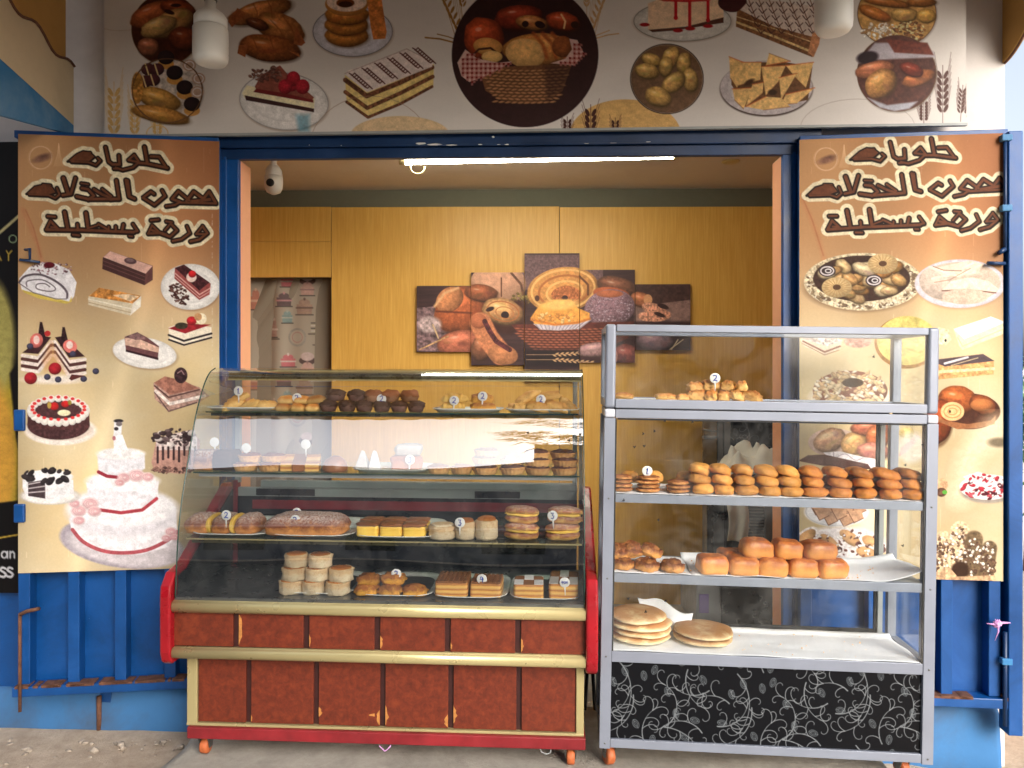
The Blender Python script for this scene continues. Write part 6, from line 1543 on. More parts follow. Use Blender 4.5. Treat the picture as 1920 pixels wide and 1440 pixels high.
z = SH[3][0]; dish(CF, 345, 500, z, .06, .44, 'white plate under the sliced cream loaf, left end of the third shelf'); dish(CF, 492, 660, z, .06, .44, 'white plate under the whole sugared loaf'); dish(CF, 655, 820, z, .06, .44, 'white plate under the yellow custard cakes')
z = SH[4][0]; dish(CF, 512, 660, z, .05, .38, 'white plate under the tall coconut cakes on the case floor'); dish(CF, 660, 812, z, .04, .38, 'white plate under the nut cakes on the case floor'); dish(CF, 806, 953, z, .035, .37, 'white plate under the waffle-topped slices'); dish(CF, 953, 1094, z, .035, .37, 'white plate under the powdered slices at the right end')
def paper(px0, px1, z, d0, d1, label, seed, F=BF, lift=.0, curlr=0.0, hr=.004):
    a = hit(F, px0, 1000, d0).x; c = hit(F, px1, 1000, d0).x
    def f(u, v):
        e = abs(mnoise.noise(Vector((u * 5, v * 3, seed)))) * hr + (curlr * max(0, u - .82) ** 2 * 30) * (1 - .5 * v) + (max(0, v - .9) * 10) * lift
        return (a + (c - a) * u + .004 * math.sin(v * 7 + seed), d0 + (d1 - d0) * v + .006 * mnoise.noise(Vector((u * 4, seed, 0))), z + .0015 + e)
    return tag(MB().sheet(f, 60, 24).obj('paper_sheet', M['paper'], None, F, solid=.0008), label, 'paper')
paper(1148, 1290, BZ['s1'], .012, BD - .06, 'baking paper under the flat biscuits', 1); paper(1292, 1738, BZ['s1'] , .010, BD - .06, 'baking paper under the rows of round buns', 2)
paper(1150, 1298, BZ['s2'], .012, BD - .06, 'baking paper under the dark swirl rolls', 3); paper(1300, 1738, BZ['s2'], .008, BD - .06, 'baking paper with raised edges under the square breads', 4, lift=.02, curlr=.05, hr=.008)
paper(1148, 1734, BZ['deck'], .006, BD - .06, 'wide white paper on the bottom deck under the flatbreads', 5, lift=.012, hr=.006)
paper(1180, 1330, BZ['box'], .05, .25, 'white paper under the single pastries in the glass box', 6); paper(1330, 1425, BZ['box'], .05, .27, 'white paper under the pastry pile in the glass box', 7)
def standp(u, v):
    return (.15 * u - .07 * v * (1 - u) + .04 * v, .06 * v + .02 * math.sin(u * 5), .13 * v - .06 * u * v + .01 * math.sin(u * 9 + v * 4))
p = hb(1212, 1170, .20); q = MB().sheet(standp, 20, 20).obj('paper_sheet', M['paper'], None, BF @ Matrix.Translation((p.x, .20, BZ['deck'] + .004)), solid=.0008); tag(q, 'crumpled white paper leaning up behind the flatbread stack', 'paper')

# ------------------------------------------------------------------ baked goods
ORD = ['leftmost', 'second', 'third', 'fourth', 'fifth', 'sixth', 'seventh', 'eighth', 'ninth', 'tenth', 'eleventh', 'twelfth', 'thirteenth']
def ordn(i, n): return 'leftmost' if i == 0 else ('rightmost' if i == n - 1 else ORD[i] + ' from the left')
def place(F, px, d, z, yaw=0, tx=0, ty=0, py=1000):
    u = hit(F, px, py, d).x
    return F @ Matrix.Translation((u, d, z)) @ Matrix.Rotation(R(yaw), 4, 'Z') @ Matrix.Rotation(R(tx), 4, 'X') @ Matrix.Rotation(R(ty), 4, 'Y')
def S(F, d, w): return w / FPX * (F @ Vector((0, d, 0))).y      # picture width -> metres at that depth
rs = random.Random(77)
def lump(name, F, px, d, z, wpx, hm, dep, mat, label, cat, group=None, yaw=0, tx=0, ty=0, e=2.5, cut=.5, nz=.06, ns=2.2, seg=26, rings=14, fn=None, py=1000, ev=2.2):
    w = S(F, d, wpx) / 2
    o = MB().blob(w, dep / 2, hm / (1 + cut), e, cut, nz, ns, rs.randint(1, 999), seg, rings, fn, ev=ev).obj(name, F_[mat], None, place(F, px, d, z, yaw, tx, ty, py))
    return tag(o, label, cat, group)
def muffin(F, px, d, z, wpx, hm, cup, top, label, group):
    t = thing('muffin', place(F, px, d, z, rs.uniform(0, 90)), label, 'muffin', group); r = S(F, d, wpx) / 2
    MB().lathe([(r * .72, 0), (r * .78, hm * .1), (r * .96, hm * .55), (r * .94, hm * .56), (r * .6, hm * .5)], 48, fn=lambda a, i: 1 + .035 * math.cos(a * 20)).obj('paper_cup', F_[cup], t)
    MB().blob(r * .98, r * .98, hm * .44, 2, .4, .18, 3, rs.randint(1, 99), 20, 10, M=Matrix.Translation((0, 0, hm * .44))).obj('cake', F_[top], t); return t
def tartlet(F, px, d, z, wpx, hm, fill, label, group):
    t = thing('tartlet', place(F, px, d, z, rs.uniform(0, 90), rs.uniform(-3, 3)), label, 'tartlet', group); r = S(F, d, wpx) / 2
    MB().lathe([(r * .78, 0), (r * .82, hm * .1), (r, hm * .72), (r * .96, hm * .8), (r * .88, hm * .66), (r * .5, hm * .6)], 60, fn=lambda a, i: 1 + (.045 * math.cos(a * 18) if i < 4 else 0)).obj('crust', F_['crust'], t)
    MB().blob(r * .86, r * .86, hm * .36, 2, .2, .18, 3.5, rs.randint(1, 99), 22, 10, M=Matrix.Translation((0, 0, hm * .64))).obj('filling', F_[fill], t); return t
# --- case, top shelf
z1 = SH[1][0]; G = 'butter cookies on the left plate of the top shelf'
for i, (px, dd, zz, w, yw, ty) in enumerate(((438, .275, .010, 40, 25, -24), (470, .28, .010, 44, -15, -16), (499, .275, .008, 42, 10, 4), (452, .32, .010, 42, 0, 8), (448, .31, .034, 40, 30, -30))):
    lump('butter_cookie', CF, px, dd, z1 + zz, w, .034, .05, 'butter', 'pale golden butter cookie, ' + ('leftmost', 'middle one in front', 'rightmost', 'back left', 'topmost')[i] + ' of the left plate on the top shelf', 'cookie', G, yw, 0, ty, 3, .5, .18)
G = 'small filled rolls on the top shelf'
for r_, (zz, xs_) in enumerate(((.001, (532, 560, 586)), (.032, (538, 566, 592)))):
    for i, px in enumerate(xs_):
        w = (27, 27, 26)[i] if not r_ else (30, 30, 36)[i]
        lump('filled_roll', CF, px, .262 + .01 * r_, z1 + zz, w, .034, .07, 'roll', 'small golden filled roll, ' + ('bottom', 'top')[r_] + ' row, ' + ordn(i, 3), 'roll', G, rs.uniform(-8, 8), 0, (0, -10)[r_ and i == 2], 4, .6, .06)
G = 'dark chocolate muffins on the top shelf'
for i, px in enumerate((615, 650, 682)): muffin(CF, px, .268, z1 + .001, 34, .046, 'darkcup', 'choc', 'dark chocolate muffin in a brown paper cup, bottom row, ' + ordn(i, 3) + ' of three', G)
for i, px in enumerate((629, 668)): muffin(CF, px, .285, z1 + .043, 36, .046, 'darkcup', 'choc', 'dark chocolate muffin in a brown paper cup, top row, ' + ('left', 'right')[i] + ' one', G)
G = 'brown muffins on the top shelf'
for i, px in enumerate((715, 747, 779)): muffin(CF, px, .262, z1 + .001, 33, .044, 'darkcup', 'choc', 'dark muffin in a mauve-brown cup under the lighter muffins, ' + ordn(i, 3), G)
for i, px in enumerate((700, 731, 767)): muffin(CF, px, .285, z1 + .040, 36, .048, 'browncup', 'brown', 'light brown muffin in a tan paper cup, upper row, ' + ordn(i, 3), G)
G = 'piped cookies on the top shelf plate'
def piped(px, dd, z, w, label, mat='piped'):
    def fn(p, d): p.z *= 1 + .16 * math.sin(d.x * 16); p.y *= 1 + .12 * math.sin(d.x * 16); return p
    lump('piped_cookie', CF, px, dd, z, w, .034, .04, mat, label, 'cookie', G, 0, 0, 0, 3.5, .5, .05, seg=40, fn=fn)
piped(848, .27, z1 + .010, 46, 'yellow ridged piped cookie lying at the bottom of its plate'); piped(852, .28, z1 + .042, 50, 'yellow ridged piped cookie lying on top of the other'); 
lump('nut_cookie', CF, 905, .27, z1 + .010, 48, .032, .05, 'nutty', 'brown nut-crusted cookie, lower one beside the yellow piped cookies', 'cookie', G, nz=.14)
lump('nut_cookie', CF, 903, .28, z1 + .040, 42, .038, .05, 'nutty', 'brown nut-crusted cookie, upper one beside the yellow piped cookies', 'cookie', G, nz=.16)
G = 'flaky pastries at the right end of the top shelf'
for i, (px, dd, zz, w, hh, ty, tx) in enumerate(((984, .275, .010, 44, .036, 0, 0), (1010, .262, .010, 46, .038, 6, 16), (1042, .262, .010, 44, .038, 10, 16), (1064, .275, .016, 50, .030, 46, 0), (990, .285, .046, 52, .034, -34, 0), (1028, .285, .052, 48, .034, -10, 0), (964, .30, .010, 26, .028, 0, 0))):
    lump('flaky_pastry', CF, px, dd, z1 + zz, w, hh, .045, 'flaky', 'golden flaky pastry, ' + ('lower left', 'front centre', 'front right', 'right one leaning steeply', 'upper left leaning', 'topmost', 'small far left')[i] + ' of the pile', 'pastry', G, 0, tx, ty, 3.2, .5, .17)
# --- second shelf
z2 = SH[2][0]
for i, (px, w) in enumerate(((388, 38), (425, 40))): lump('cake_block', CF, px, .19, z2 + .001, w, .080, .10, ('loafy', 'choc')[i], ('reddish brown tall cake block at the left end of the second shelf', 'dark chocolate cake block, second on the second shelf')[i], 'cake', e=6, cut=.9, nz=.05, ev=6)
G = 'stacked tartlets near the left of the second shelf'
for i, (px, zz) in enumerate(((461, 0), (508, 0), (470, .032), (512, .032))): tartlet(CF, px, .16 + .02 * (i > 1), z2 + .001 + zz, 46, .036, 'jam', 'brown-filled tartlet of the left group, ' + ('bottom left', 'bottom right', 'top left', 'top right')[i], G)
for i, px in enumerate((538, 560, 584)):
    w = S(CF, .16, 13); m = MB().prism([(.0, 0), (.10, 0), (.10, .062), (.0, .03)], 'x', -w, w)
    tag(m.obj('cake_slice', (F_['mille'], F_['browntop'], F_['mille'])[i], None, place(CF, px, .14, z2 + .001, 12), bevel=.003), ('cream and brown layered slice, left of three upright slices', 'brown glazed slice, middle of three upright slices', 'cream and orange layered slice, right of three upright slices')[i], 'cake slice', 'upright triangular slices on the second shelf')
lump('dome_cake', CF, 628, .17, z2 + .001, 46, .062, .09, 'browntop', 'brown chocolate dome cake beside the upright slices', 'cake', e=2, cut=.2, nz=.02)
for i, (px, zz) in enumerate(((680, .005), (702, .005))):
    w = S(CF, .19, 26) / 2
    m = MB().add([(-w,-.04,0),(w,-.04,0),(w,.04,0),(-w,.04,0),(-w*.25,0,.078),(w*.25,0,.074)], [(0,3,2,1),(0,1,5,4),(2,3,4,5),(1,2,5),(3,0,4)])
    tag(m.obj('wrapped_cake', F_['crepe'], None, place(CF, px, .19, z2 + zz + .003, 14 * i), bevel=.004), ('grey-white wrapped pyramid cake, left one on the plate', 'grey-white wrapped pyramid cake, right one on the plate')[i], 'cake', 'wrapped pyramid cakes on the plate')
lump('coconut_cake', CF, 762, .19, z2 + .006, 56, .060, .08, 'pinkcake', 'orange coconut cake cube, lower one on the plate', 'cake', e=6, cut=.9, nz=.07, ev=5); lump('coconut_cake', CF, 766, .20, z2 + .066, 50, .045, .08, 'crepe', 'pale lilac dusted cake on top of the orange coconut cake', 'cake', e=5, cut=.8, nz=.06, ev=4)
G = 'brown-filled tartlets in the middle of the second shelf'
for i, px in enumerate((822, 865)): tartlet(CF, px, .15, z2 + .001, 42, .034, 'jam', 'single brown-filled tartlet, ' + ('left', 'right')[i] + ' of the pair beside the plate', G)
G = 'chocolate tartlets at the right of the second shelf'
for i, (px, zz, dd) in enumerate(((909, 0, .15), (961, 0, .15), (1007, 0, .15), (1058, 0, .15), (908, .030, .20), (960, .030, .18), (1007, .029, .16), (1059, .029, .16), (912, .058, .22), (1006, .057, .18), (1055, .056, .19))):
    tartlet(CF, px, dd, z2 + .001 + zz, 48, .035, 'choctop', 'chocolate tartlet, ' + ('bottom', 'middle', 'top')[0 if i < 4 else (1 if i < 8 else 2)] + ' layer, ' + (ordn(i % 4, 4) if i < 8 else ('leftmost', 'middle', 'rightmost')[i - 8]), G)
# --- third shelf
z3 = SH[3][0]; G = 'slices of the cream loaf'
for i, (px, w) in enumerate(((382, 56), (425, 40), (470, 46))):
    lump('loaf_slice', CF, px, .17, z3 + .006, w, .074, .16, 'loafy', 'sugared cream loaf piece, ' + ordn(i, 3) + ' of three', 'cake', G, 0, 0, 0, 3.2, .55, .04)
    if i < 2: lump('cream_layer', CF, (404, 447)[i], .17, z3 + .006, 9, .070, .15, 'yellow', 'yellow cream layer between loaf pieces, ' + ('left', 'right')[i] + ' one', 'cream', 'yellow cream layers', e=6, cut=.8, nz=.02)
lump('sugared_loaf', CF, 578, .15, z3 + .006, 150, .082, .17, 'loafy', 'long brown loaf cake dusted with white sugar in the middle plate', 'cake', e=4.5, cut=.7, nz=.04, seg=40, rings=16, ev=2.8)
G = 'custard cakes with brown glaze'
for i, (px, dd) in enumerate(((692, .12), (735, .12), (778, .12), (700, .20), (742, .20), (784, .20))):
    t = thing('custard_cake', place(CF, px, dd, z3 + .006, rs.uniform(-4, 4)), 'yellow custard cake with brown glaze, ' + ('front', 'back')[i // 3] + ' row, ' + ordn(i % 3, 3), 'cake', G); w = S(CF, dd, 42) / 2
    MB().blob(w, .038, .024, 6, .95, .02, 2, i, 32, 14, ev=6).obj('custard', F_['yellow'], t); MB().blob(w * 1.02, .04, .009, 5, .5, .10, 3, i, 32, 10, M=Matrix.Translation((0, 0, .043)), ev=3).obj('glaze', F_['browntop'], t)
G = 'coconut cream cups on the third shelf'
for i, (px, w, hh, tx) in enumerate(((829, 50, .062, 0), (872, 38, .080, 12), (912, 42, .088, 16))):
    t = thing('cream_cup', place(CF, px, .12, z3 + .002, 0), 'white coconut cream cup, ' + ('low pale leftmost', 'middle one with caramel top', 'rightmost one with caramel top')[i], 'cake', G); r = S(CF, .12, w) / 2
    MB().lathe([(r * .9, 0), (r, hh * .1), (r * .97, hh * .5), (r, hh * .8), (r * .9, hh * .82)], 30, fn=lambda a, i_: 1 + .03 * math.sin(a * 7 + i_)).obj('side', F_['cream'], t)
    MB().blob(r * .84, r * .84, .008, 2, .3, .06, M=Matrix.Translation((0, 0, hh * .80)) @ Matrix.Rotation(R(tx), 4, 'X')).obj('topping', F_['caramel'] if i else F_['cream'], t)
G = 'sugared cream buns at the right of the third shelf'
for i, (px, zz) in enumerate(((978, 0), (1055, 0), (978, .062), (1058, .062))):
    t = thing('cream_bun', place(CF, px, .14 + .01 * (i > 1), z3 + .001 + zz, rs.uniform(-10, 10), 0, rs.uniform(-3, 3)), 'split sugared bun with yellow cream, ' + ('bottom left', 'bottom right', 'top left', 'top right')[i] + ' of the two piles', 'bun', G); w = S(CF, .14, 64) / 2
    MB().blob(w, .055, .020, 2.8, .8, .05, 2, i, 26, 12).obj('lower_half', F_['bun'], t); MB().blob(w * .95, .053, .011, 2.6, .8, .10, 3, i, 26, 12, M=Matrix.Translation((0, 0, .026))).obj('cream', F_['yellow'], t); MB().blob(w * .99, .055, .021, 2.6, .25, .05, 2, i + 9, 26, 12, M=Matrix.Translation((0, -.002, .038)) @ Matrix.Rotation(R(-6), 4, 'X')).obj('upper_half', F_['bun'], t)
# --- case floor
z4 = SH[4][0]; G = 'tall coconut cakes on the case floor'
for i, (px, zz, dd, w) in enumerate(((546, 0, .09, 44), (588, 0, .09, 42), (634, 0, .09, 46), (552, .049, .10, 46), (595, .049, .10, 44), (640, .049, .10, 46), (556, .099, .11, 44), (601, .099, .11, 44))):
    t = thing('coconut_cake', place(CF, px, dd, z4 + .006 + zz, rs.uniform(0, 90)), 'pale coconut coated round cake, ' + ('bottom', 'bottom', 'bottom', 'middle', 'middle', 'middle', 'top', 'top')[i] + ' row, ' + ('left', 'centre', 'right', 'left', 'centre', 'right', 'left', 'right')[i], 'cake', G); r = S(CF, dd, w) / 2; hh = .051
    MB().lathe([(r * .92, 0), (r, hh * .12), (r * .97, hh * .5), (r, hh * .88), (r * .9, hh * .95), (r * .8, hh * .9)], 30, fn=lambda a, i_: 1 + .06 * math.sin(a * 5 + i_ * 2 + px) + .04 * math.sin(a * 11 + i_ + px)).obj('side', F_['cream'], t)
    MB().blob(r * .84, r * .84, .006, 2, .3, .10, 3, M=Matrix.Translation((0, 0, hh * .88))).obj('topping', F_['caramel'], t)
G = 'nut-crusted cakes on the case floor'
for i, (px, zz, dd, w) in enumerate(((688, 0, .09, 44), (733, 0, .09, 42), (778, 0, .09, 46), (692, .034, .11, 42), (738, .036, .12, 44))):
    lump('nut_cake', CF, px, dd, z4 + .006 + zz, w, .040, .08, 'nutty', 'orange nut-crusted cake, ' + ('bottom left', 'bottom centre', 'bottom right single', 'top left', 'top right')[i], 'cake', G, e=3, cut=.6, nz=.14, ns=3.5)
G = 'waffle-topped layered slices'
def mille(px, d, wpx, dep, hh, kind, label, group):
    t = thing('layered_slice', place(CF, px, d + dep / 2, z4 + .006, rs.uniform(-3, 3)), label, 'cake slice', group); w = S(CF, d, wpx) / 2
    MB().blob(w, dep / 2, hh / 2, 12, .98, .012, 5, px, 60, 24, ev=12).obj('layers', F_['mille'], t)
    top = MB()
    if kind == 'waffle':
        for k in range(7):
            x = -w * .86 + w * 1.72 * k / 6; top.box(x - w * .09, x + w * .09, -dep * .47, dep * .47, hh * .975, hh * .975 + .006)
        for k in range(6):
            y = -dep * .42 + dep * .84 * k / 5; top.box(-w * .93, w * .93, y - .002, y + .002, hh * .976, hh * .976 + .0045)
        top.obj('icing', M['waffle'] if 'waffle' in M else F_['waffle'], t, bevel=.001)
    else:
        for k in range(3):
            for j in range(2):
                if (k + j) % 2 == 0:
                    x = -w + 2 * w * k / 3; y = -dep / 2 + dep * j / 2; top.box(x + .002, x + 2 * w / 3 - .001, y + .002, y + dep / 2 - .001, hh * .972, hh * .972 + .0025)
        top.obj('powder_sugar', F_['powder'], t, bevel=.001)
mille(851, .06, 62, .16, .056, 'waffle', 'layered slice with waffle-patterned brown icing, left one', G); mille(914, .06, 58, .13, .056, 'waffle', 'layered slice with waffle-patterned brown icing, right one', G)
G = 'powdered layered slices'
mille(992, .06, 56, .13, .056, 'powder', 'layered slice with checkered powder sugar, left low one', G); mille(1058, .06, 55, .20, .060, 'powder', 'layered slice with checkered powder sugar, right one with the tag', G)
# --- glass box on the cabinet
zx = BZ['box'] + .004; G = 'flaky rolls piled in the glass box'
for i, (px, zz, dd, w, yw, ty) in enumerate(((1302, 0, .10, 38, 10, 0), (1330, 0, .10, 30, 60, -20), (1352, 0, .10, 30, 70, 0), (1376, 0, .10, 34, 30, 20), (1404, 0, .10, 38, -20, 10), (1301, .030, .12, 36, 0, 0), (1328, .040, .12, 36, 20, -8), (1360, .038, .12, 32, 60, 0), (1386, .036, .12, 30, 80, 0), (1318, .002, .17, 40, 0, 0))):
    lump('flaky_roll', BF, px, dd, zx + zz, w, .038, .045, 'flaky2', 'small glazed flaky roll, ' + ('bottom row first', 'bottom row second', 'bottom row third', 'bottom row fourth', 'bottom row rightmost', 'upper row first', 'upper row second', 'upper row third', 'upper row rightmost', 'single one behind the pile')[i] + (' from the left' if i in (0,1,2,3,5,6,7) else ''), 'pastry', G, yw, 0, ty, 3, .55, .20, 3.2)
for i, (px, w) in enumerate(((1164, 38), (1244, 40), (1276, 22))): lump('flaky_roll', BF, px, .09, zx, w, .024, .05, 'flaky2', ('flat flaky pastry alone at the left end of the glass box', 'flat flaky pastry alone on the paper left of the pile', 'small flaky piece touching the left of the pile')[i], 'pastry', nz=.12, e=3)
# --- first cabinet shelf: biscuits and three-high rows of buns
zs1 = BZ['s1'] + .005; G = 'flat brown biscuits stacked on the cabinet shelf'
for c_, (px, n, w) in enumerate(((1164, 4, 42), (1213, 4, 46), (1270, 3, 48))):
    for k in range(n): lump('flat_biscuit', BF, px + rs.uniform(-2, 2), .06, zs1 + k * .0148, w, .0165, .085, 'flatbis', 'flat brown biscuit, ' + ('left', 'middle', 'right')[c_] + ' stack, ' + ('bottom', 'second up', 'third up', 'top')[k if k < n - 1 else 3], 'biscuit', G, rs.uniform(0, 90), e=2, cut=.8, nz=.08, ns=3)
for i, px in enumerate((1178, 1224)): lump('round_bun', BF, px, .14, zs1 + .026, 36, .042, .06, 'cookie', 'pale round bun seen behind the flat biscuits, ' + ('left', 'right')[i] + ' one', 'bun', e=2, cut=.4, nz=.03)
G = 'round buns in three-high rows on the cabinet shelf'
cols = [1316, 1358, 1400, 1441, 1482, 1527, 1575, 1620, 1668, 1713]
for c_, px in enumerate(cols):
    mt = 'cookie' if c_ < 5 else 'cookie2'
    for k in range(3):
        w = 44 + rs.uniform(-2, 3) + (2 if c_ > 4 else 0); dd = .045 + .009 * k
        lump('round_bun', BF, px - 5 * k + rs.uniform(-2, 2), dd, zs1 + k * .0345, w + k * 1.0, .0375, .075, mt, 'golden round bun, column ' + (ordn(c_, 10)) + ', ' + ('bottom', 'middle', 'top')[k], 'bun', G, rs.uniform(0, 90), 6 * (k > 0), rs.uniform(-3, 3) + (0, 7, 15)[k], e=2.1, cut=.7, nz=.07, ns=1.6)
for i, px in enumerate((1288, 1310, 1345, 1388, 1432, 1470, 1515, 1560, 1602, 1648, 1690)):
    for k in range(2 + (i > 0)):
        if k < (1 if i == 0 else 2) : zz = .001 + k * .033
        else: zz = .001 + k * .033
        lump('round_bun', BF, px, .135, zs1 + zz, 44, .036, .08, 'cookie' if i < 6 else 'cookie2', 'round bun of the back row, ' + ordn(i, 11) + ', ' + ('bottom', 'middle', 'top')[k], 'bun', 'round buns in the back row of the cabinet shelf', rs.uniform(0, 90), 0, rs.uniform(-3, 8), e=2.1, cut=.6, nz=.04)
# --- second cabinet shelf
zs2 = BZ['s2'] + .005; G = 'dark swirl rolls at the left of the second cabinet shelf'
for i, (px, zz, dd, w, tx) in enumerate(((1168, 0, .07, 46, 0), (1214, 0, .06, 48, 4), (1262, 0, .05, 44, 0), (1160, .040, .10, 44, 12), (1184, .046, .11, 46, 14), (1218, .042, .11, 46, 14))):
    def fn(p, d):
        a = math.atan2(d.y, d.x); r_ = math.hypot(d.x, d.y)
        if d.z > 0: p.z += .006 * math.sin(r_ * 13 - a)
        return p
    lump('swirl_roll', BF, px, dd, zs2 + zz, w, .040, .09, 'swirl', 'dark baked swirl roll, ' + ('front left', 'front centre', 'single one at the right', 'upper left', 'upper middle', 'upper right')[i], 'roll', G, rs.uniform(0, 90), tx, 0, 2.2, .6, .09, 3, 30, 16, fn)
G = 'square milk breads on the second cabinet shelf'
for i, (px, zz, dd, w) in enumerate(((1336, 0, .05, 56), (1392, 0, .05, 56), (1448, 0, .05, 56), (1504, 0, .05, 54), (1557, 0, .05, 56), (1417, .050, .08, 58), (1475, .050, .08, 52), (1533, .050, .08, 60), (1374, .0, .15, 56), (1430, 0, .16, 56), (1490, 0, .16, 56))):
    def fn(p, d):
        if d.z > .55: p.z -= .005 * max(0, 1 - (d.x ** 2 + d.y ** 2) * 2.4)
        return p
    lump('milk_bread', BF, px, dd, zs2 + zz * 1.15, w, .068, .095, 'square', 'square golden milk bread, ' + ('bottom row leftmost', 'bottom row second', 'bottom row third', 'bottom row fourth', 'bottom row rightmost', 'top row left', 'top row middle', 'top row right', 'back row left', 'back row middle', 'back row right')[i], 'bread', G, rs.uniform(-12, 12), 0, (0, 3)[i > 4], 5, .75, .045, 1.8, 32, 18, fn, ev=3.4)
# --- deck: flatbreads
zs3 = BZ['deck'] + .007; G = 'round flatbreads on the bottom deck'
def flat(px, k, n, w, dd, side, hh=.026):
    def fn(p, d):
        if d.z > .1: p.z -= .006 * max(0, 1 - ((d.x * 1.6) ** 2 + (d.y * 1.6) ** 2))
        return p
    lump('flatbread', BF, px, dd, zs3 + k * hh * .93, w, hh * (1.25 if k == n - 1 and n > 2 else 1), S(BF, dd, w) * .98, 'flat', 'large round flatbread, ' + side + ' stack, ' + (('bottom', 'top') if n == 2 else ('bottom', 'second up', 'third up', 'top'))[k], 'flatbread', G, rs.uniform(0, 90), rs.uniform(-1, 1), rs.uniform(-1, 1), 2.05, .85, .035, 1.6, 40, 12, fn)
for k in range(4): flat((1201, 1205, 1203, 1198)[k], k, 4, (116, 112, 118, 108)[k], .15, 'tall left')
for k in range(2): flat((1320, 1321)[k], k, 2, 114, .155, 'low right')
# --- crumbs on the papers
cm = MB(); gc = random.Random(5)
for (pa, pb, zz, n) in ((1150, 1730, zs1 - .001, 90), (1150, 1700, zs2 - .001, 90), (1380, 1700, BZ['deck'] + .005, 26)):
    for k in range(n):
        u_ = hb(gc.uniform(pa, pb), 1000, .05).x; d_ = gc.uniform(.02, BD - .08); rr_ = gc.uniform(.0012, .0035)
        cm.blob(rr_, rr_ * .8, rr_ * .7, 2, 1, .3, 2, k, 6, 4, M=Matrix.Translation((u_, d_, zz)))
tag(cm.obj('crumbs', F_['flaky2'], None, BF), 'brown crumbs scattered on the papers of the bread cabinet', 'crumbs', kind='stuff')
# --- flies
def fly(F, px, py, d, rot, label, group='small black flies on the cabinet glass'):
    p = hit(F, px, py, d); sc = 1.0
    t = thing('fly', F @ Matrix.Translation((p.x, d, p.z)) @ Matrix.Rotation(R(rot), 4, 'Y'), label, 'fly', group)
    MB().blob(.0042, .002, .0018, 2, 1, 0, seg=8, rings=6).obj('body', M['flychitin'], t)
    q = MB()
    for s_ in (-1, 1):
        q.add([(0, -.001, .0018), (-.003, -.001, .0018 + s_ * .0052), (-.0062, -.001, .0018 + s_ * .0048), (-.0045, -.001, .0018 + s_ * .0012)], [(0, 1, 2, 3)])
        for k in range(3): q.tube([(.001 - k * .0015, 0, .0018), (.0015 - k * .002, -.0005, .0018 + s_ * .0048)], .00035, 4)
    q.obj('wings_and_legs', M['flychitin'], t)
for i, (px, py, rot) in enumerate(((1247, 790, 30), (1299, 792, 0), (1207, 814, 0), (1228, 809, 0), (1189, 839, 80), (1207, 837, 85), (1170, 939, 30), (1234, 976, 60), (1177, 1123, 80), (1248, 1128, 45), (1211, 1148, 30), (1638, 670, 45), (1730, 835, 50), (1697, 873, 60), (1692, 1024, 70))):
    fly(BF, px, py, -.004, rot, ('black fly under the top rail above the flat biscuits', 'black fly under the top rail near the brown drawers', 'black fly, left of a pair above the round tag', 'black fly, right of a pair above the round tag', 'black fly, left one just above the pale bun', 'black fly directly above the tag reading 1', 'black fly below the left end of the first shelf rail', 'black fly alone between the two shelves', 'black fly above the tall flatbread stack', 'black fly on the leaning paper', 'black fly over the topmost flatbread', 'black fly beside the printed pie in the glass box', 'black fly near the right post above the buns', 'black fly just above the last buns', 'black fly above the empty paper at right')[i])
for i, (px, py, d, rot) in enumerate(((989, 812, .13, 80), (1067, 827, .12, 45), (1087, 815, .13, 85))):
    fly(CF, px, py, d, rot, ('black fly on the curved glass, left of three', 'black fly on the curved glass, lowest of three', 'black fly on the curved glass near its right edge')[i], 'small black flies on the curved glass')
# --- small odds and ends
p = hit(DR, 1870, 1170, -.06)
t = thing('string_knot', DR @ Matrix.Translation(p), 'pink and white plastic string knotted on the right door', 'string')
MB().blob(.016, .012, .016, 2, 1, .3, M=Matrix.Translation((0, 0, -.016))).obj('knot', M['pink'], t)
MB().tube([(0, 0, 0), (.02, -.005, .008), (.05, -.004, .008)], [.006, .005, .002], 6).tube([(0, 0, 0), (-.02, -.004, .0), (-.045, -.004, .002)], [.005, .004, .002], 6).tube([(0, 0, 0), (.002, -.004, -.03), (-.012, -.004, -.07)], [.005, .003, .001], 6).tube([(0, 0, 0), (-.008, 0, .02)], [.005, .002], 6).obj('loose_end', M['pink'], t)
p = hit(CF, 722, 1405, .03)
q = MB().tube([(-.022, 0, .016), (-.01, 0, .004), (.0, 0, -.004), (.012, 0, .006), (.022, 0, .018)], .0022, 6).obj('wire', M['pink'], None, CF @ Matrix.Translation((p.x, .03, zbase - .018))); tag(q, 'thin pinkish wire hanging under the middle of the red case base', 'wire')
q = MB().tube([(-.02, 0, .02), (-.014, 0, .004), (.004, 0, -.004), (.02, 0, .002), (.022, 0, .02)], .002, 6).obj('plastic_strip', M['greyframe'], None, CF @ Matrix.Translation((h(1022, 1405, .05).x, .05, zbase - .021))); tag(q, 'pale plastic strip curling under the right end of the red case base', 'strip')
# black folding chair glimpsed between the two cases
q = thing('stool', Matrix.Translation(W(1106, 1392, 3.3)), 'black stool and pale sack glimpsed in the gap between the two cases', 'stool')
for x in (-.03, .03): MB().tube([(x, 0, .0), (x * .4, 0, .32)], .008, 8).obj('leg', M['black'], q)
MB().box(-.06, .06, -.05, .05, .32, .34).obj('seat', M['black'], q, bevel=.005)
o = MB().blob(.08, .06, .13, 3, .8, .1, M=Matrix.Translation((0, 0, 0))).obj('flour_sack', M['cloth'], None, Matrix.Translation(W(1106, 1330, 3.55))); o.location.z = W(1106, 1392, 3.3).z + .0; tag(o, 'pale sack standing behind the gap between the two cases', 'sack')

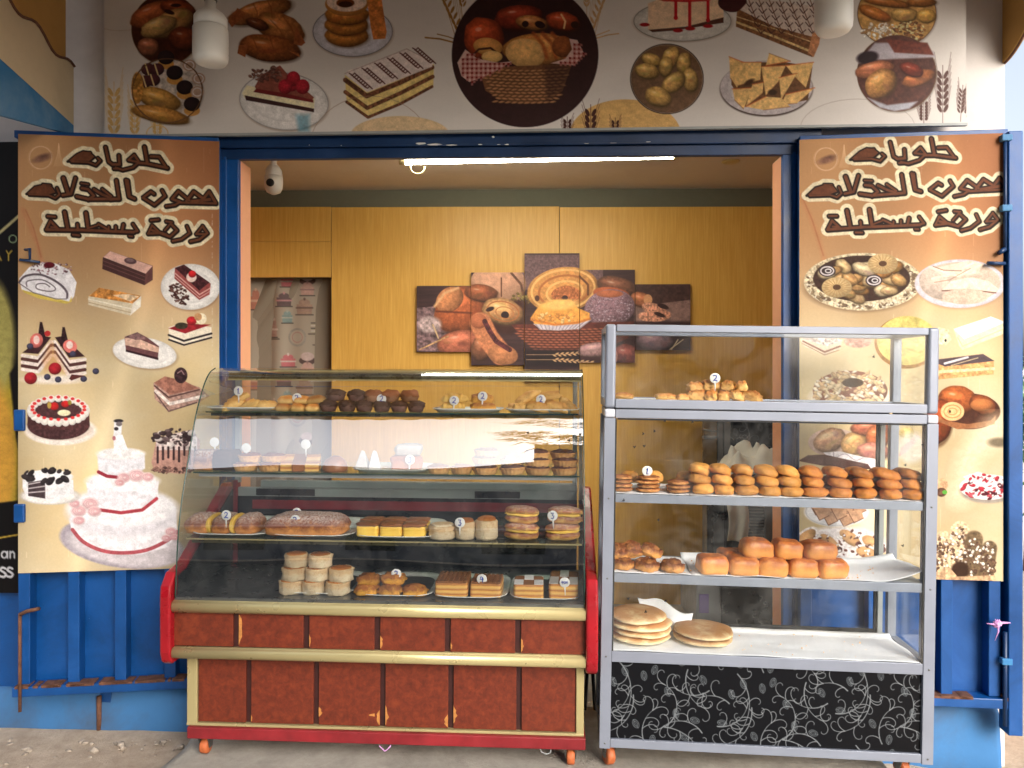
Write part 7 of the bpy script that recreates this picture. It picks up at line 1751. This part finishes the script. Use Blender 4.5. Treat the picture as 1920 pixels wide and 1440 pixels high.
# ------------------------------------------------------------------ across the street (seen in the glass) and the far right
M['oppwall'] = _plaster('weathered_grey_render', rgb(104, 104, 108), (70, 66, 62), .5)
t = thing('opposite_building', Matrix.Translation((0, -9.0, -.2)) @ Matrix.Rotation(PI, 4, 'Z'), 'pale house across the street, seen only in the glass', 'building')
MB().box(-3.5, 13, 0, .3, 0, 8.4).box(-3.5, 1, -.02, .3, 8.4, 8.9).obj('wall', M['oppwall'], t)
for x in (-2.4, .6, 3.4, 6.2, 9.2):
    MB().box(x, x + 1.1, -.03, -.005, 3.1, 4.2).obj('window', M['black'], t); MB().box(x, x + 1.1, -.03, -.005, .5, 2.3).obj('door', M['black'], t)
MB().box(x, x + 1.1, -.03, -.005, 6.0, 7.3).obj('window', M['black'], t)
MB().box(-3.4, 12.9, -.9, -.001, 2.75, 2.9).obj('balcony_slab', M['greyframe'], t)
t = thing('street_tree', Matrix.Translation((1.5, -4.3, -.2)), 'fine-leaved tree across the pavement, seen only in the glass', 'tree')
MB().tube([(0, 0, 0), (.05, 0, 2.5), (-.1, .1, 5.0), (.1, 0, 8.4)], [.16, .13, .10, .03], 10).tube([(-.08, .1, 3.4), (-.7, .3, 3.6), (-1.5, .3, 3.3)], [.05, .03, .01], 8).tube([(-.08, .1, 5.6), (-.9, .3, 6.1), (-2.3, .3, 6.2)], [.05, .03, .01], 8).tube([(-.0, .1, 6.6), (-.8, .3, 7.3), (-2.0, .3, 7.5)], [.05, .03, .01], 8).obj('trunk', M['rust'], t)
leafm = simple('dark_green_leaf', rgb(46, 62, 34), .7, 0, .4, 3); cr = MB(); rg = random.Random(2)
for (ax, az, bx, bz, n) in ((-.3, 3.6, -1.7, 3.2, 16), (-.2, 5.8, -2.5, 6.3, 34), (-.1, 7.0, -2.2, 7.7, 30), (.3, 5.0, 1.2, 8.0, 30)):
    for k in range(n):
        q_ = rg.random(); c = Vector((ax + (bx - ax) * q_ + rg.gauss(0, .1), .25 + rg.gauss(0, .15), az + (bz - az) * q_ + rg.gauss(0, .16)))
        for j in range(16):
            d_ = Vector((-1 + rg.uniform(-.8, .8), rg.uniform(-.5, .5), rg.uniform(-.7, .5))).normalized(); a = c + Vector((rg.gauss(0, .1), 0, rg.gauss(0, .08))); b2 = a + d_ * rg.uniform(.12, .34); s_ = d_.cross(Vector((0, 1, 0))).normalized() * .016
            cr.add([a - s_, a + s_, b2], [(0, 1, 2)])
cr.obj('crown', leafm, t)
# rubble along the foot of the walls
rb = MB(); gr_ = random.Random(12)
for k in range(170):
    sd_ = gr_.random() < .62
    x = gr_.uniform(-2.6, -1.3) if sd_ else gr_.uniform(1.45, 2.5); y = (3.30 if sd_ else 3.22) - abs(gr_.gauss(0, .10)); s_ = .004 + .016 * gr_.random() ** 2.5
    rb.blob(s_, s_ * .8, s_ * .6, 2.6, .6, .3, 1.7, k, 7, 5, M=Matrix.Translation((x, y, gheight(x, y) - .002)) @ Matrix.Rotation(gr_.uniform(0, 6), 4, 'Z'))
tag(rb.obj('rubble', simple('pale_rubble', rgb(176, 162, 146), .9, 0, .4, 25, .4)), 'pale stone chips and plaster crumbs at the foot of the wall', 'rubble', kind='stuff')
# far right: pale wall and a shrub down the street
q = MB().box(4.3, 12, 7.0, 7.2, -.4, 1.5).obj('far_wall', M['plaster']); tag(q, 'pale grey wall down the street at the right edge', 'wall')
t = thing('shrub', Matrix.Translation((4.55, 6.6, -.3)), 'small green shrub before the pale wall at the right edge', 'shrub')
cr = MB()
for k in range(1400):
    a = Vector((rg.gauss(0, .22), rg.gauss(0, .2), 1.3 + rg.gauss(0, .25))); d_ = Vector((rg.uniform(-1, 1), rg.uniform(-1, 1), rg.uniform(-1, 1))).normalized() * .05; s_ = d_.cross(Vector((0, 0, 1))).normalized() * .02
    cr.add([a, a + d_ + s_, a + d_ * 2, a + d_ - s_], [(0, 1, 2, 3)])
cr.obj('crown', simple('green_leaf', rgb(84, 120, 60), .6, 0, .3, 5), t); MB().tube([(0, 0, 0), (.02, 0, 1.3)], [.03, .015], 8).obj('trunk', M['rust'], t)
